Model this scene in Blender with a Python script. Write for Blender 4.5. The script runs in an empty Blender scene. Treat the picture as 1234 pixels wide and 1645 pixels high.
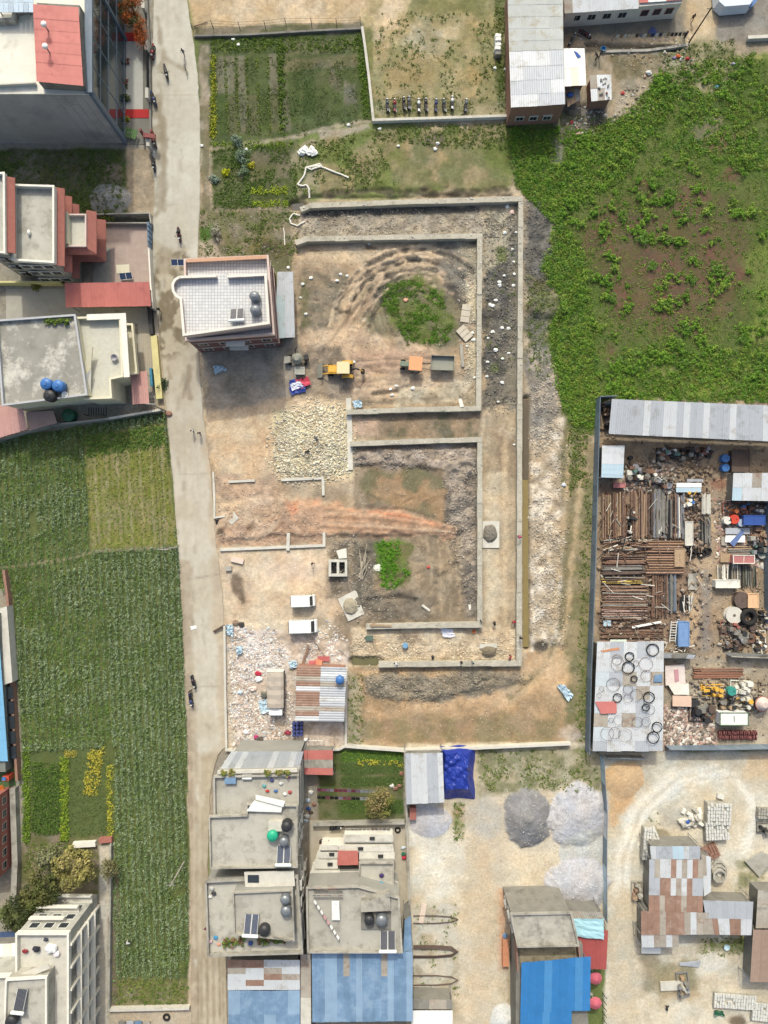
import bpy, bmesh, math, random
import numpy as np
from mathutils import Vector, Matrix, Euler
R = math.radians
random.seed(7); rng = np.random.default_rng(11)
scene = bpy.context.scene
COL = scene.collection
# ------------------------------------------------------------ camera, sky, sun, exposure
CAM_H = 114.0
cam_d = bpy.data.cameras.new('camera'); cam = bpy.data.objects.new('camera', cam_d); COL.objects.link(cam)
cam.location = (0, 0, CAM_H); cam.rotation_euler = (0, 0, 0)
cam_d.sensor_fit = 'VERTICAL'; cam_d.angle = 2*math.atan(82.25/CAM_H)
cam_d.clip_start = 1; cam_d.clip_end = 3000
scene.camera = cam
SUN_EL = R(44); SUN_AZ = R(-4)          # sun stands towards +Y (top of the picture), a little to the left
w = bpy.data.worlds.new('World'); scene.world = w; w.use_nodes = True
nt = w.node_tree; nt.nodes.clear()
sky = nt.nodes.new('ShaderNodeTexSky'); sky.sky_type = 'NISHITA'; sky.sun_disc = False
sky.sun_elevation = SUN_EL; sky.sun_rotation = SUN_AZ; sky.air_density = 1.0; sky.dust_density = 6.0; sky.ozone_density = .6
bg = nt.nodes.new('ShaderNodeBackground'); bg.inputs[1].default_value = 0.15
wo = nt.nodes.new('ShaderNodeOutputWorld'); nt.links.new(sky.outputs[0], bg.inputs[0]); nt.links.new(bg.outputs[0], wo.inputs[0])
sd = bpy.data.lights.new('sun', 'SUN'); sd.energy = 2.0; sd.angle = R(1.6); sd.color = (1.0, .965, .88)
sun = bpy.data.objects.new('sun', sd); COL.objects.link(sun)
sdir = Vector((math.sin(SUN_AZ)*math.cos(SUN_EL), math.cos(SUN_AZ)*math.cos(SUN_EL), math.sin(SUN_EL)))
sun.rotation_euler = (-sdir).to_track_quat('-Z', 'Y').to_euler(); sun.location = (0, 60, 90)
vs = scene.view_settings; vs.view_transform = 'Standard'; vs.look = 'None'; vs.exposure = 0.33; vs.gamma = 1.0
# ------------------------------------------------------------ measures: 10 photo pixels are one metre on the ground
def P(px, py, h=0.0):
    k = (CAM_H-h)/CAM_H*.1
    return ((px-617)*k, (822.5-py)*k)
def PQ(pts, h=0.0): return [P(a, b, h) for a, b in pts]
def s2l(c):
    c = c/255.
    return c/12.92 if c <= .04045 else ((c+.055)/1.055)**2.4
ALB = 1.16
def C(r, g, b):
    m = .3*r+.55*g+.15*b; d = max(r, g, b)-min(r, g, b); k = .73 if r >= g and d < 95 else (.82 if r >= g else (.95 if g >= b else .82))
    q = [s2l(max(2, m+k*(x-m)))/ALB for x in (r, g, b)]
    if k == .73: q[1] *= 1.04; q[2] *= .99
    return tuple(min(.84, x) for x in q)
# ------------------------------------------------------------ noise
_T = rng.random((256, 256))
def vnoise(x, y, s, seed=0):
    x = x/s+seed*17.37; y = y/s+seed*9.71
    xi = np.floor(x).astype(int); yi = np.floor(y).astype(int); fx = x-xi; fy = y-yi
    fx = fx*fx*(3-2*fx); fy = fy*fy*(3-2*fy)
    a = _T[xi & 255, yi & 255]; b = _T[(xi+1) & 255, yi & 255]; c = _T[xi & 255, (yi+1) & 255]; d = _T[(xi+1) & 255, (yi+1) & 255]
    return (a*(1-fx)+b*fx)*(1-fy)+(c*(1-fx)+d*fx)*fy
def fbm(x, y, s, seed=0, o=4):
    t = 0; a = .5; n = 0
    for i in range(o):
        t = t+a*vnoise(x, y, s/2**i, seed+i*3); n += a; a *= .55
    return t/n
def sdf(px, py, poly):
    d = np.full(px.shape, 1e9); ins = np.zeros(px.shape, bool); n = len(poly)
    for i in range(n):
        ax, ay = poly[i]; bx, by = poly[(i+1) % n]
        ex, ey = bx-ax, by-ay; L = ex*ex+ey*ey+1e-9
        t = np.clip(((px-ax)*ex+(py-ay)*ey)/L, 0, 1)
        d = np.minimum(d, (px-ax-t*ex)**2+(py-ay-t*ey)**2)
        c = ((ay > py) != (by > py)) & (px < (bx-ax)*(py-ay)/((by-ay) if by != ay else 1e-9)+ax)
        ins ^= c
    d = np.sqrt(d)
    return np.where(ins, -d, d)
def seg_d(px, py, pts):
    d = np.full(px.shape, 1e9)
    for (ax, ay), (bx, by) in zip(pts[:-1], pts[1:]):
        ex, ey = bx-ax, by-ay; L = ex*ex+ey*ey+1e-9
        t = np.clip(((px-ax)*ex+(py-ay)*ey)/L, 0, 1)
        d = np.minimum(d, (px-ax-t*ex)**2+(py-ay-t*ey)**2)
    return np.sqrt(d)
def sstep(a, b, x):
    t = np.clip((x-a)/(b-a), 0, 1); return t*t*(3-2*t)
# ------------------------------------------------------------ materials
MATS = {}
def nd(nt, t, **kw):
    n = nt.nodes.new(t)
    for k, v in kw.items(): setattr(n, k, v)
    return n
def pm(name, rgb, rough=.75, var=.14, scale=1.2, metal=0., bump=.0, alpha=None, stain=None, trans=0.):
    """procedural paint / concrete / metal: base colour mottled by two noises, optional stain colour, fine bump"""
    if name in MATS: return MATS[name]
    m = bpy.data.materials.new(name); m.use_nodes = True; MATS[name] = m
    nt = m.node_tree; b = nt.nodes['Principled BSDF']; L = nt.links.new
    b.inputs['Roughness'].default_value = rough; b.inputs['Metallic'].default_value = metal
    b.inputs['Specular IOR Level'].default_value = .3
    if trans: b.inputs['Transmission Weight'].default_value = trans
    col = C(*rgb)
    tc = nd(nt, 'ShaderNodeTexCoord'); geo = nd(nt, 'ShaderNodeNewGeometry'); oi = nd(nt, 'ShaderNodeObjectInfo')
    n1 = nd(nt, 'ShaderNodeTexNoise'); n1.inputs['Scale'].default_value = scale; n1.inputs['Detail'].default_value = 5; n1.inputs['Roughness'].default_value = .65
    L(geo.outputs['Position'], n1.inputs['Vector'])
    mr = nd(nt, 'ShaderNodeMapRange'); mr.inputs[1].default_value = .3; mr.inputs[2].default_value = .7
    mr.inputs[3].default_value = 1-var; mr.inputs[4].default_value = 1+var*.8
    L(n1.outputs[0], mr.inputs[0])
    ov = nd(nt, 'ShaderNodeMapRange'); ov.inputs[3].default_value = 1-var*.5; ov.inputs[4].default_value = 1+var*.4
    L(oi.outputs['Random'], ov.inputs[0])
    mu = nd(nt, 'ShaderNodeMath', operation='MULTIPLY'); L(mr.outputs[0], mu.inputs[0]); L(ov.outputs[0], mu.inputs[1])
    mx = nd(nt, 'ShaderNodeMix', data_type='RGBA', blend_type='MULTIPLY'); mx.inputs[0].default_value = 1
    mx.inputs[6].default_value = (*col, 1); L(mu.outputs[0], mx.inputs[7])
    out = mx.outputs[2]
    if stain:
        n2 = nd(nt, 'ShaderNodeTexNoise'); n2.inputs['Scale'].default_value = stain[2]; n2.inputs['Detail'].default_value = 6; n2.inputs['Roughness'].default_value = .7
        L(geo.outputs['Position'], n2.inputs['Vector'])
        r2 = nd(nt, 'ShaderNodeMapRange'); r2.inputs[1].default_value = stain[1]; r2.inputs[2].default_value = stain[1]+.14; r2.inputs[4].default_value = stain[3]
        L(n2.outputs[0], r2.inputs[0])
        m2 = nd(nt, 'ShaderNodeMix', data_type='RGBA'); L(r2.outputs[0], m2.inputs[0]); L(out, m2.inputs[6]); m2.inputs[7].default_value = (*C(*stain[0]), 1)
        out = m2.outputs[2]
    L(out, b.inputs['Base Color'])
    if bump:
        n3 = nd(nt, 'ShaderNodeTexNoise'); n3.inputs['Scale'].default_value = 6; n3.inputs['Detail'].default_value = 6
        L(geo.outputs['Position'], n3.inputs['Vector'])
        bp = nd(nt, 'ShaderNodeBump'); bp.inputs['Strength'].default_value = bump; bp.inputs['Distance'].default_value = .1
        L(n3.outputs[0], bp.inputs['Height']); L(bp.outputs[0], b.inputs['Normal'])
    return m
def vcmat(name, rough=.9, var=.12, scale=3., bump=.3, dist=.08, spec=.2, fine=14., sub=0.):
    """base colour from the mesh's own colour attribute, broken up by noise"""
    if name in MATS: return MATS[name]
    m = bpy.data.materials.new(name); m.use_nodes = True; MATS[name] = m
    nt = m.node_tree; b = nt.nodes['Principled BSDF']; L = nt.links.new
    b.inputs['Roughness'].default_value = rough; b.inputs['Specular IOR Level'].default_value = spec
    if sub:
        b.inputs['Transmission Weight'].default_value = 0
    at = nd(nt, 'ShaderNodeAttribute', attribute_name='Col'); geo = nd(nt, 'ShaderNodeNewGeometry')
    fac = None
    for sc, v in ((scale, var), (fine, var*1.1)):
        n1 = nd(nt, 'ShaderNodeTexNoise'); n1.inputs['Scale'].default_value = sc; n1.inputs['Detail'].default_value = 5; n1.inputs['Roughness'].default_value = .7
        L(geo.outputs['Position'], n1.inputs['Vector'])
        mr = nd(nt, 'ShaderNodeMapRange'); mr.inputs[1].default_value = .3; mr.inputs[2].default_value = .7; mr.inputs[3].default_value = 1-v; mr.inputs[4].default_value = 1+v
        L(n1.outputs[0], mr.inputs[0])
        if fac is None: fac = mr.outputs[0]
        else:
            mu = nd(nt, 'ShaderNodeMath', operation='MULTIPLY'); L(fac, mu.inputs[0]); L(mr.outputs[0], mu.inputs[1]); fac = mu.outputs[0]
    mx = nd(nt, 'ShaderNodeMix', data_type='RGBA', blend_type='MULTIPLY'); mx.inputs[0].default_value = 1
    L(at.outputs['Color'], mx.inputs[6]); L(fac, mx.inputs[7]); L(mx.outputs[2], b.inputs['Base Color'])
    if bump:
        n3 = nd(nt, 'ShaderNodeTexNoise'); n3.inputs['Scale'].default_value = 4; n3.inputs['Detail'].default_value = 8; n3.inputs['Roughness'].default_value = .75
        L(geo.outputs['Position'], n3.inputs['Vector'])
        bp = nd(nt, 'ShaderNodeBump'); bp.inputs['Strength'].default_value = bump; bp.inputs['Distance'].default_value = dist
        L(n3.outputs[0], bp.inputs['Height']); L(bp.outputs[0], b.inputs['Normal'])
    return m
def glassmat(name, rgb, rough=.12):
    if name in MATS: return MATS[name]
    m = pm(name, rgb, rough=rough, var=.1, scale=.8); m.node_tree.nodes['Principled BSDF'].inputs['Specular IOR Level'].default_value = .6
    return m
# ------------------------------------------------------------ mesh collecting
class MB:
    def __init__(s): s.v = []; s.f = []; s.mi = []; s.cur = 0
    def add(s, vs, fs):
        o = len(s.v); s.v += [tuple(q) for q in vs]
        for f in fs: s.f.append(tuple(i+o for i in f)); s.mi.append(s.cur)
        return s
    def box(s, x0, y0, z0, x1, y1, z1):
        if x0 > x1: x0, x1 = x1, x0
        if y0 > y1: y0, y1 = y1, y0
        return s.add([(x0,y0,z0),(x1,y0,z0),(x1,y1,z0),(x0,y1,z0),(x0,y0,z1),(x1,y0,z1),(x1,y1,z1),(x0,y1,z1)],
                     [(3,2,1,0),(4,5,6,7),(0,1,5,4),(1,2,6,5),(2,3,7,6),(3,0,4,7)])
    def obox(s, c, size, ang=0, z0=0, z1=1, taper=1.):
        ca, sa = math.cos(ang), math.sin(ang); hx, hy = size[0]/2, size[1]/2; vs = []
        for z, t in ((z0, 1.), (z1, taper)):
            for a, b in ((-hx,-hy),(hx,-hy),(hx,hy),(-hx,hy)):
                vs.append((c[0]+(a*ca-b*sa)*t, c[1]+(a*sa+b*ca)*t, z))
        return s.add(vs, [(3,2,1,0),(4,5,6,7),(0,1,5,4),(1,2,6,5),(2,3,7,6),(3,0,4,7)])
    def prism(s, poly, z0, z1, top=None):
        a = sum(poly[i][0]*poly[(i+1) % len(poly)][1]-poly[(i+1) % len(poly)][0]*poly[i][1] for i in range(len(poly)))
        if a < 0: poly = poly[::-1]; top = top[::-1] if top else None
        t = top or poly; n = len(poly)
        return s.add([(x, y, z0) for x, y in poly]+[(x, y, z1) for x, y in t],
                     [tuple(range(n-1, -1, -1)), tuple(range(n, 2*n))]+[(i, (i+1) % n, n+(i+1) % n, n+i) for i in range(n)])
    def slab(s, q, t):
        """four (or more) 3-D corners of the upper side, thickness t downwards"""
        n = len(q); a = sum(q[i][0]*q[(i+1) % n][1]-q[(i+1) % n][0]*q[i][1] for i in range(n))
        if a < 0: q = q[::-1]
        return s.add([(x, y, z-t) for x, y, z in q]+list(q), [tuple(range(n-1, -1, -1)), tuple(range(n, 2*n))]+[(i, (i+1) % n, n+(i+1) % n, n+i) for i in range(n)])
    def wall(s, pts, th, z0, z1, closed=False, jit=0., z1b=None):
        """thick wall along a polyline with mitred corners"""
        n = len(pts); pts = [Vector((a, b)) for a, b in pts]; Lf = []; Rt = []
        for i in range(n):
            d0 = (pts[i]-pts[i-1]) if (i > 0 or closed) else None
            d1 = (pts[(i+1) % n]-pts[i]) if (i < n-1 or closed) else None
            if d0 is None: d0 = d1
            if d1 is None: d1 = d0
            d0 = d0.normalized(); d1 = d1.normalized()
            n0 = Vector((-d0.y, d0.x)); n1 = Vector((-d1.y, d1.x)); m = (n0+n1)
            m = m/max(.3, m.length_squared)*2 if m.length > .1 else n0
            t = th*(1+random.uniform(-jit, jit))
            Lf.append(pts[i]+m*t/2); Rt.append(pts[i]-m*t/2)
        for i in range(n if closed else n-1):
            j = (i+1) % n
            vs = [(*Rt[i], z0), (*Rt[j], z0), (*Lf[j], z0), (*Lf[i], z0), (*Rt[i], z1), (*Rt[j], z1), (*Lf[j], z1), (*Lf[i], z1)]
            fs = [(3,2,1,0), (4,5,6,7), (0,1,5,4), (2,3,7,6)]
            if not closed and i == 0: fs.append((3,0,4,7))
            if not closed and i == n-2: fs.append((1,2,6,5))
            s.add(vs, fs)
        return s
    def tube(s, pts, r, n=6, closed=False):
        pts = [Vector(p) for p in pts]; k = len(pts); o = []
        for i, p in enumerate(pts):
            d = (pts[(i+1) % k]-pts[i-1]) if (closed or 0 < i < k-1) else (pts[1]-pts[0] if i == 0 else pts[-1]-pts[-2])
            d.normalize(); u = d.cross(Vector((0,0,1)))
            if u.length < .05: u = d.cross(Vector((1,0,0)))
            u.normalize(); v = d.cross(u); rr = r[i] if hasattr(r, '__len__') else r
            o += [p+(u*math.cos(2*math.pi*j/n)+v*math.sin(2*math.pi*j/n))*rr for j in range(n)]
        fs = []
        for i in range(k if closed else k-1):
            a = i*n; b = ((i+1) % k)*n
            fs += [(a+j, b+j, b+(j+1) % n, a+(j+1) % n) for j in range(n)]
        if not closed: fs += [tuple(range(n)), tuple(range((k-1)*n+n-1, (k-1)*n-1, -1))]
        return s.add(o, fs)
    def cyl(s, x, y, z0, z1, r, n=14, r2=None):
        r2 = r if r2 is None else r2
        vs = [(x+r*math.cos(2*math.pi*j/n), y+r*math.sin(2*math.pi*j/n), z0) for j in range(n)]+[(x+r2*math.cos(2*math.pi*j/n), y+r2*math.sin(2*math.pi*j/n), z1) for j in range(n)]
        return s.add(vs, [tuple(range(n-1,-1,-1)), tuple(range(n,2*n))]+[(j,(j+1)%n,n+(j+1)%n,n+j) for j in range(n)])
    def lathe(s, x, y, prof, n=16):
        vs = [(x+r*math.cos(2*math.pi*j/n), y+r*math.sin(2*math.pi*j/n), z) for r, z in prof for j in range(n)]; k = len(prof)
        fs = [(i*n+j, i*n+(j+1)%n, (i+1)*n+(j+1)%n, (i+1)*n+j) for i in range(k-1) for j in range(n)]
        return s.add(vs, fs+[tuple(range(n-1,-1,-1)), tuple(range((k-1)*n, k*n))])
    def ell(s, c, r, nu=10, nv=6):
        vs = [(c[0], c[1], c[2]-r[2])]; fs = []
        for i in range(1, nv):
            t = math.pi*i/nv
            for j in range(nu):
                a = 2*math.pi*j/nu; vs.append((c[0]+r[0]*math.sin(t)*math.cos(a), c[1]+r[1]*math.sin(t)*math.sin(a), c[2]-r[2]*math.cos(t)))
        vs.append((c[0], c[1], c[2]+r[2])); e = len(vs)-1
        for j in range(nu): fs += [(0, 1+(j+1)%nu, 1+j), (e, e-nu+j, e-nu+(j+1)%nu)]
        for i in range(nv-2):
            for j in range(nu):
                a = 1+i*nu; fs.append((a+j, a+(j+1)%nu, a+nu+(j+1)%nu, a+nu+j))
        return s.add(vs, fs)
    def prof(s, pts, y0, y1, inset=None):
        """outline in x-z swept across y"""
        n = len(pts); a = sum(pts[i][0]*pts[(i+1)%n][1]-pts[(i+1)%n][0]*pts[i][1] for i in range(n))
        if a < 0: pts = pts[::-1]
        return s.add([(x, y0, z) for x, z in pts]+[(x, y1, z) for x, z in pts],
                     [tuple(range(n)), tuple(range(2*n-1, n-1, -1))]+[((i+1)%n, i, n+i, n+(i+1)%n) for i in range(n)])
    def mesh(s, off=(0,0,0)):
        me = bpy.data.meshes.new('m'); ox, oy, oz = off
        me.from_pydata([(a-ox, b-oy, c-oz) for a, b, c in s.v], [], s.f); me.update(); return me
def wloc(o):
    v = Vector((0,0,0))
    while o: v += o.location; o = o.parent
    return v
def tag(o, label=None, cat=None, group=None, kind=None):
    if label: o['label'] = label
    if cat: o['category'] = cat
    if group: o['group'] = group
    if kind: o['kind'] = kind
    return o
def thing(name, label, cat, loc, group=None):
    o = bpy.data.objects.new(name, None); COL.objects.link(o); o.location = (loc[0], loc[1], loc[2] if len(loc) > 2 else 0); o.empty_display_size = .3
    return tag(o, label, cat, group)
def part(parent, name, mb, mat, smooth=False, bevel=0., kind=None, label=None):
    off = wloc(parent); me = mb.mesh(off); return link(name, me, mat, parent, smooth, bevel, kind, label, mb.mi)
def link(name, me, mat, parent=None, smooth=False, bevel=0., kind=None, label=None, mi=None):
    me.name = name; mats = mat if isinstance(mat, (list, tuple)) else [mat]
    for m in mats: me.materials.append(m)
    if len(mats) > 1 and mi: me.polygons.foreach_set('material_index', mi)
    if smooth: me.polygons.foreach_set('use_smooth', [True]*len(me.polygons))
    o = bpy.data.objects.new(name, me); COL.objects.link(o)
    if parent: o.parent = parent
    if bevel:
        b = o.modifiers.new('bevel', 'BEVEL'); b.width = bevel; b.segments = 1; b.limit_method = 'ANGLE'
    if kind: o['kind'] = kind
    if label: o['label'] = label
    return o
def solo(name, label, cat, mb, mat, group=None, smooth=False, bevel=0.):
    a = np.array(mb.v); c = (float(a[:,0].mean()), float(a[:,1].mean()), float(a[:,2].min()))
    o = link(name, mb.mesh(c), mat, None, smooth, bevel, mi=mb.mi); o.location = c
    return tag(o, label, cat, group)
def struct(name, mb, mat, kind='structure', smooth=False):
    o = link(name, mb.mesh(), mat, None, smooth, mi=mb.mi); o['kind'] = kind; return o
def dup(o, loc=None, rz=None, label=None, group=None, parent=None, sc=None):
    c = o.copy(); COL.objects.link(c); c.parent = parent
    if loc is not None: c.location = (loc[0], loc[1], loc[2] if len(loc) > 2 else 0)
    if rz is not None: c.rotation_euler = (0, 0, rz)
    if sc is not None: c.scale = (sc, sc, sc) if not hasattr(sc, '__len__') else sc
    if label: c['label'] = label
    if group: c['group'] = group
    for ch in [q for q in o.children]: dup(ch, parent=c)
    return c
def recolour(o, swaps):
    """give a copied thing its own paint on the named parts"""
    for ch in o.children:
        k = ch.name.split('.')[0]
        if k in swaps:
            ch.data = ch.data.copy(); ch.data.materials.clear(); ch.data.materials.append(swaps[k])
        recolour(ch, swaps)
def npmesh(name, V, F, Ccol=None, mat=None, smooth=False, nper=None):
    """large mesh from arrays; Ccol is a colour for each vertex"""
    me = bpy.data.meshes.new(name); k = F.shape[1]
    me.vertices.add(len(V)); me.vertices.foreach_set('co', V.astype(np.float32).ravel())
    me.loops.add(F.size); me.loops.foreach_set('vertex_index', F.astype(np.int32).ravel())
    me.polygons.add(len(F)); me.polygons.foreach_set('loop_start', np.arange(0, F.size, k, dtype=np.int32))
    me.polygons.foreach_set('loop_total', np.full(len(F), k, dtype=np.int32))
    if smooth: me.polygons.foreach_set('use_smooth', np.ones(len(F), bool))
    me.update(calc_edges=True)
    if Ccol is not None:
        a = me.color_attributes.new('Col', 'FLOAT_COLOR', 'POINT')
        a.data.foreach_set('color', np.concatenate([Ccol, np.ones((len(V), 1))], 1).astype(np.float32).ravel())
    if mat: me.materials.append(mat)
    o = bpy.data.objects.new(name, me); COL.objects.link(o); return o
# ------------------------------------------------------------ terrain
class Lay:
    def __init__(s, px, py, base):
        s.px = px.ravel(); s.py = py.ravel(); n = s.px.size
        s.c = np.tile(np.array(C(*base)), (n, 1)); s.z = np.zeros(n)
    def _sub(s, poly, m):
        a = np.array(poly); m = m+2
        return np.nonzero((s.px > a[:,0].min()-m) & (s.px < a[:,0].max()+m) & (s.py > a[:,1].min()-m) & (s.py < a[:,1].max()+m))[0]
    def paint(s, poly, rgb, rgb2=None, soft=4, wob=6, ws=22, alpha=1., ms=25, mott=.10, seed=None, lo=.38, hi=.62):
        seed = (random.randint(1, 400) if seed is None else seed)
        i = s._sub(poly, soft+wob); x = s.px[i]; y = s.py[i]
        d = sdf(x, y, poly)+wob*2*(fbm(x, y, ws, seed)-.5)*1.6
        w_ = sstep(soft, -soft, d)*alpha
        c = np.array(C(*rgb))[None, :]
        if rgb2: t = sstep(lo, hi, fbm(x, y, ms, seed+5))[:, None]; c = c*(1-t)+np.array(C(*rgb2))[None, :]*t
        c = c*(1+mott*2*(fbm(x, y, 9, seed+9, 3)-.5))[:, None]
        s.c[i] = s.c[i]*(1-w_[:, None])+c*w_[:, None]
    def stroke(s, pts, wd, rgb, alpha=.8, soft=3, wob=3, dz=0., brk=0.):
        i = s._sub(pts, wd+soft+wob); x = s.px[i]; y = s.py[i]; sd_ = random.randint(1, 400)
        d = seg_d(x, y, pts)-wd/2+wob*2*(fbm(x, y, 14, sd_)-.5)
        w_ = sstep(soft, -soft, d)*alpha
        if brk: w_ = w_*sstep(brk-.12, brk+.12, fbm(x, y, 18, sd_+4))
        s.c[i] = s.c[i]*(1-w_[:, None])+np.array(C(*rgb))[None, :]*w_[:, None]
        if dz: s.z[i] += dz*sstep(soft+1, -soft, d)
    def lift(s, poly, dz=0., soft=6, rough=0., rs=14, wob=3, ridged=False):
        i = s._sub(poly, soft+wob); x = s.px[i]; y = s.py[i]; sd_ = random.randint(1, 400)
        w_ = sstep(soft, -soft, sdf(x, y, poly)+wob*2*(fbm(x, y, 18, sd_)-.5))
        n = fbm(x, y, rs, sd_+3)-.5
        if ridged: n = .3-np.abs(n)*2.2
        s.z[i] += w_*(dz+rough*2*n)
    def cone(s, cx, cy, rx, ry, h, p=1.1, rgb=None, rgb2=None):
        i = s._sub([(cx-rx, cy-ry), (cx+rx, cy+ry)], 6); x = s.px[i]; y = s.py[i]; sd_ = random.randint(1, 400)
        r = np.sqrt(((x-cx)/rx)**2+((y-cy)/ry)**2)+.34*(fbm(x, y, 26, sd_)-.5)+.07*(fbm(x, y, 5, sd_+7)-.5)
        s.z[i] = np.maximum(s.z[i], .8*h*np.clip(1-r, 0, 1)**p*(1+.22*(fbm(x, y, 16, sd_+2)-.5)))
        if rgb:
            w_ = sstep(1.04, .94, r)[:, None]; c = np.array(C(*rgb))[None, :]
            if rgb2: t = sstep(.4, .6, fbm(x, y, 20, sd_+5))[:, None]; c = c*(1-t)+np.array(C(*rgb2))*t
            s.c[i] = s.c[i]*(1-w_)+c*w_
def elp(cx, cy, rx, ry, ang=0, n=18):
    a = R(ang); return [(cx+rx*math.cos(t)*math.cos(a)-ry*math.sin(t)*math.sin(a), cy+rx*math.cos(t)*math.sin(a)+ry*math.sin(t)*math.cos(a)) for t in [2*math.pi*k/n for k in range(n)]]
def rc(x0, y0, x1, y1): return [(x0, y0), (x1, y0), (x1, y1), (x0, y1)]
STEP = 2.0
gx = np.arange(-45, 1282, STEP); gy = np.arange(-45, 1692, STEP)
grow = np.cumsum(8*1.35**np.arange(18))
GX = np.concatenate([gx[0]-grow[::-1], gx, gx[-1]+grow]); GY = np.concatenate([gy[0]-grow[::-1], gy, gy[-1]+grow])
MX, MY = np.meshgrid(GX, GY)
G = Lay(MX, MY, (186, 164, 136))
sh = MX.shape
# far surroundings beyond the frame: fields and bare plots
f_ = fbm(G.px, G.py, 420, 3)[:, None]; t_ = sstep(.42, .56, f_)
G.c = G.c*(1-t_)+np.array(C(104, 118, 66))[None, :]*t_
G.z += .05*(fbm(G.px, G.py, 30, 1)-.5)
# --- top: sandy lot and lawn
G.paint([(296,-60),(600,-60),(640,60),(590,60),(578,44),(312,56)], (206,178,142), (188,160,120), soft=6, ms=40)
G.paint([(590,-60),(815,-60),(818,192),(600,198),(586,60)], (140,132,84), (164,146,100), soft=10, wob=14, ms=30, mott=.2)
G.paint([(596,-20),(650,-20),(690,40),(650,75),(604,60)], (208,180,142), (170,150,105), soft=14, wob=14)
G.paint(elp(685,62,26,24), (186,176,154), (150,140,105), soft=8, wob=14); G.paint(elp(725,55,16,12), (190,168,128), soft=6, wob=8, alpha=.8)
G.paint(rc(660,0,780,30), (104,110,66), soft=12, wob=12, alpha=.7); G.paint(rc(796,-20,814,180), (84,98,52), soft=5, wob=6, alpha=.8)
G.paint(elp(765,125,14,22), (172,138,84), soft=8, wob=10, alpha=.6); G.paint(elp(665,120,40,30), (150,128,84), soft=14, wob=12, alpha=.6)
G.paint(rc(604,158,812,186), (150,142,110), (112,112,72), soft=5, wob=6, alpha=.7)
G.paint(rc(572,40,600,110), (96,106,58), soft=4, wob=6, alpha=.7)
# --- vegetable gardens at the top
G.paint([(318,58),(582,48),(600,197),(545,205),(470,222),(340,238),(322,240)], (86,98,60), (74,88,52), soft=3, wob=3, ms=18)
G.paint([(312,44),(582,36),(584,52),(314,62)], (126,116,96), (96,98,70), soft=3, wob=3)
G.paint([(320,70),(336,70),(340,340),(324,410)], (158,144,124), (120,112,82), soft=4, wob=4)
for k, x in enumerate(range(346, 452, 17)):
    G.paint([(x,92-k),(x+13,91-k),(x+16,150),(x+2,151)], random.choice([(112,110,86),(90,96,66),(78,92,54)]), soft=2, wob=2)
    G.paint([(x+3,154),(x+16,153),(x+20,215-k),(x+6,218-k)], random.choice([(104,104,78),(72,88,46),(92,96,66)]), soft=2, wob=2)
G.paint([(458,66),(575,60),(578,80),(458,92)], (94,98,68), soft=3, wob=3); G.paint([(458,96),(576,84),(578,104),(458,116)], (112,106,78), (96,98,66), soft=3, wob=3)
for k, x in enumerate(range(462, 574, 22)):
    G.paint([(x,118-k*2),(x+19,115-k*2),(x+23,192-k*3),(x+4,197-k*3)], [(66,86,40),(64,82,42),(84,92,60),(108,104,84),(108,106,86)][k % 5], (74,88,50), soft=2, wob=3)
G.stroke([(342,238),(400,230),(470,221),(520,206),(595,194)], 5, (164,150,126), .9)
G.paint([(512,210),(590,200),(596,208),(520,232)], (158,146,124), soft=3, wob=3)
G.paint([(338,242),(478,226),(480,330),(342,340)], (92,98,66), (74,86,46), soft=4, wob=4, ms=16)
G.paint([(366,270),(470,262),(470,285),(366,290)], (132,116,90), (96,98,66), soft=4, wob=5, alpha=.7); G.paint(rc(405,245,468,262), (108,98,76), soft=4, wob=4, alpha=.7)
# --- grass strip between gardens and site
G.paint([(478,232),(598,206),(818,196),(828,300),(640,312),(470,318)], (104,116,62), (138,126,84), soft=6, wob=8, ms=36, mott=.2)
G.paint([(650,225),(760,232),(812,300),(640,304)], (150,132,92), (116,116,70), soft=14, wob=14); G.paint(elp(698,222,12,14), (128,112,92), (84,78,70), soft=4, wob=6)
G.paint([(470,250),(505,225),(510,300),(478,320)], (150,138,106), (104,110,66), soft=6, wob=8)
G.stroke([(520,312),(600,306),(700,312),(815,306)], 7, (92,84,68), .8, wob=6, dz=-.3)
G.stroke([(470,322),(500,316),(640,316),(820,313)], 4, (58,54,48), .8, dz=-.35)
G.stroke([(525,304),(600,298),(640,305),(720,300)], 4, (60,54,46), .7, wob=6, brk=.5)
# --- scrub north of the pink house
G.paint([(322,335),(480,330),(486,418),(470,440),(318,420)], (132,120,96), (106,106,66), soft=6, wob=7, ms=18, mott=.22)
G.paint(rc(322,365,342,392), (74,104,44), soft=5, wob=6); G.paint(rc(322,388,352,418), (176,158,134), soft=5, wob=6)
G.paint(elp(430,400,34,18), (110,104,58), (84,76,58), soft=6, wob=10)
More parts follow.
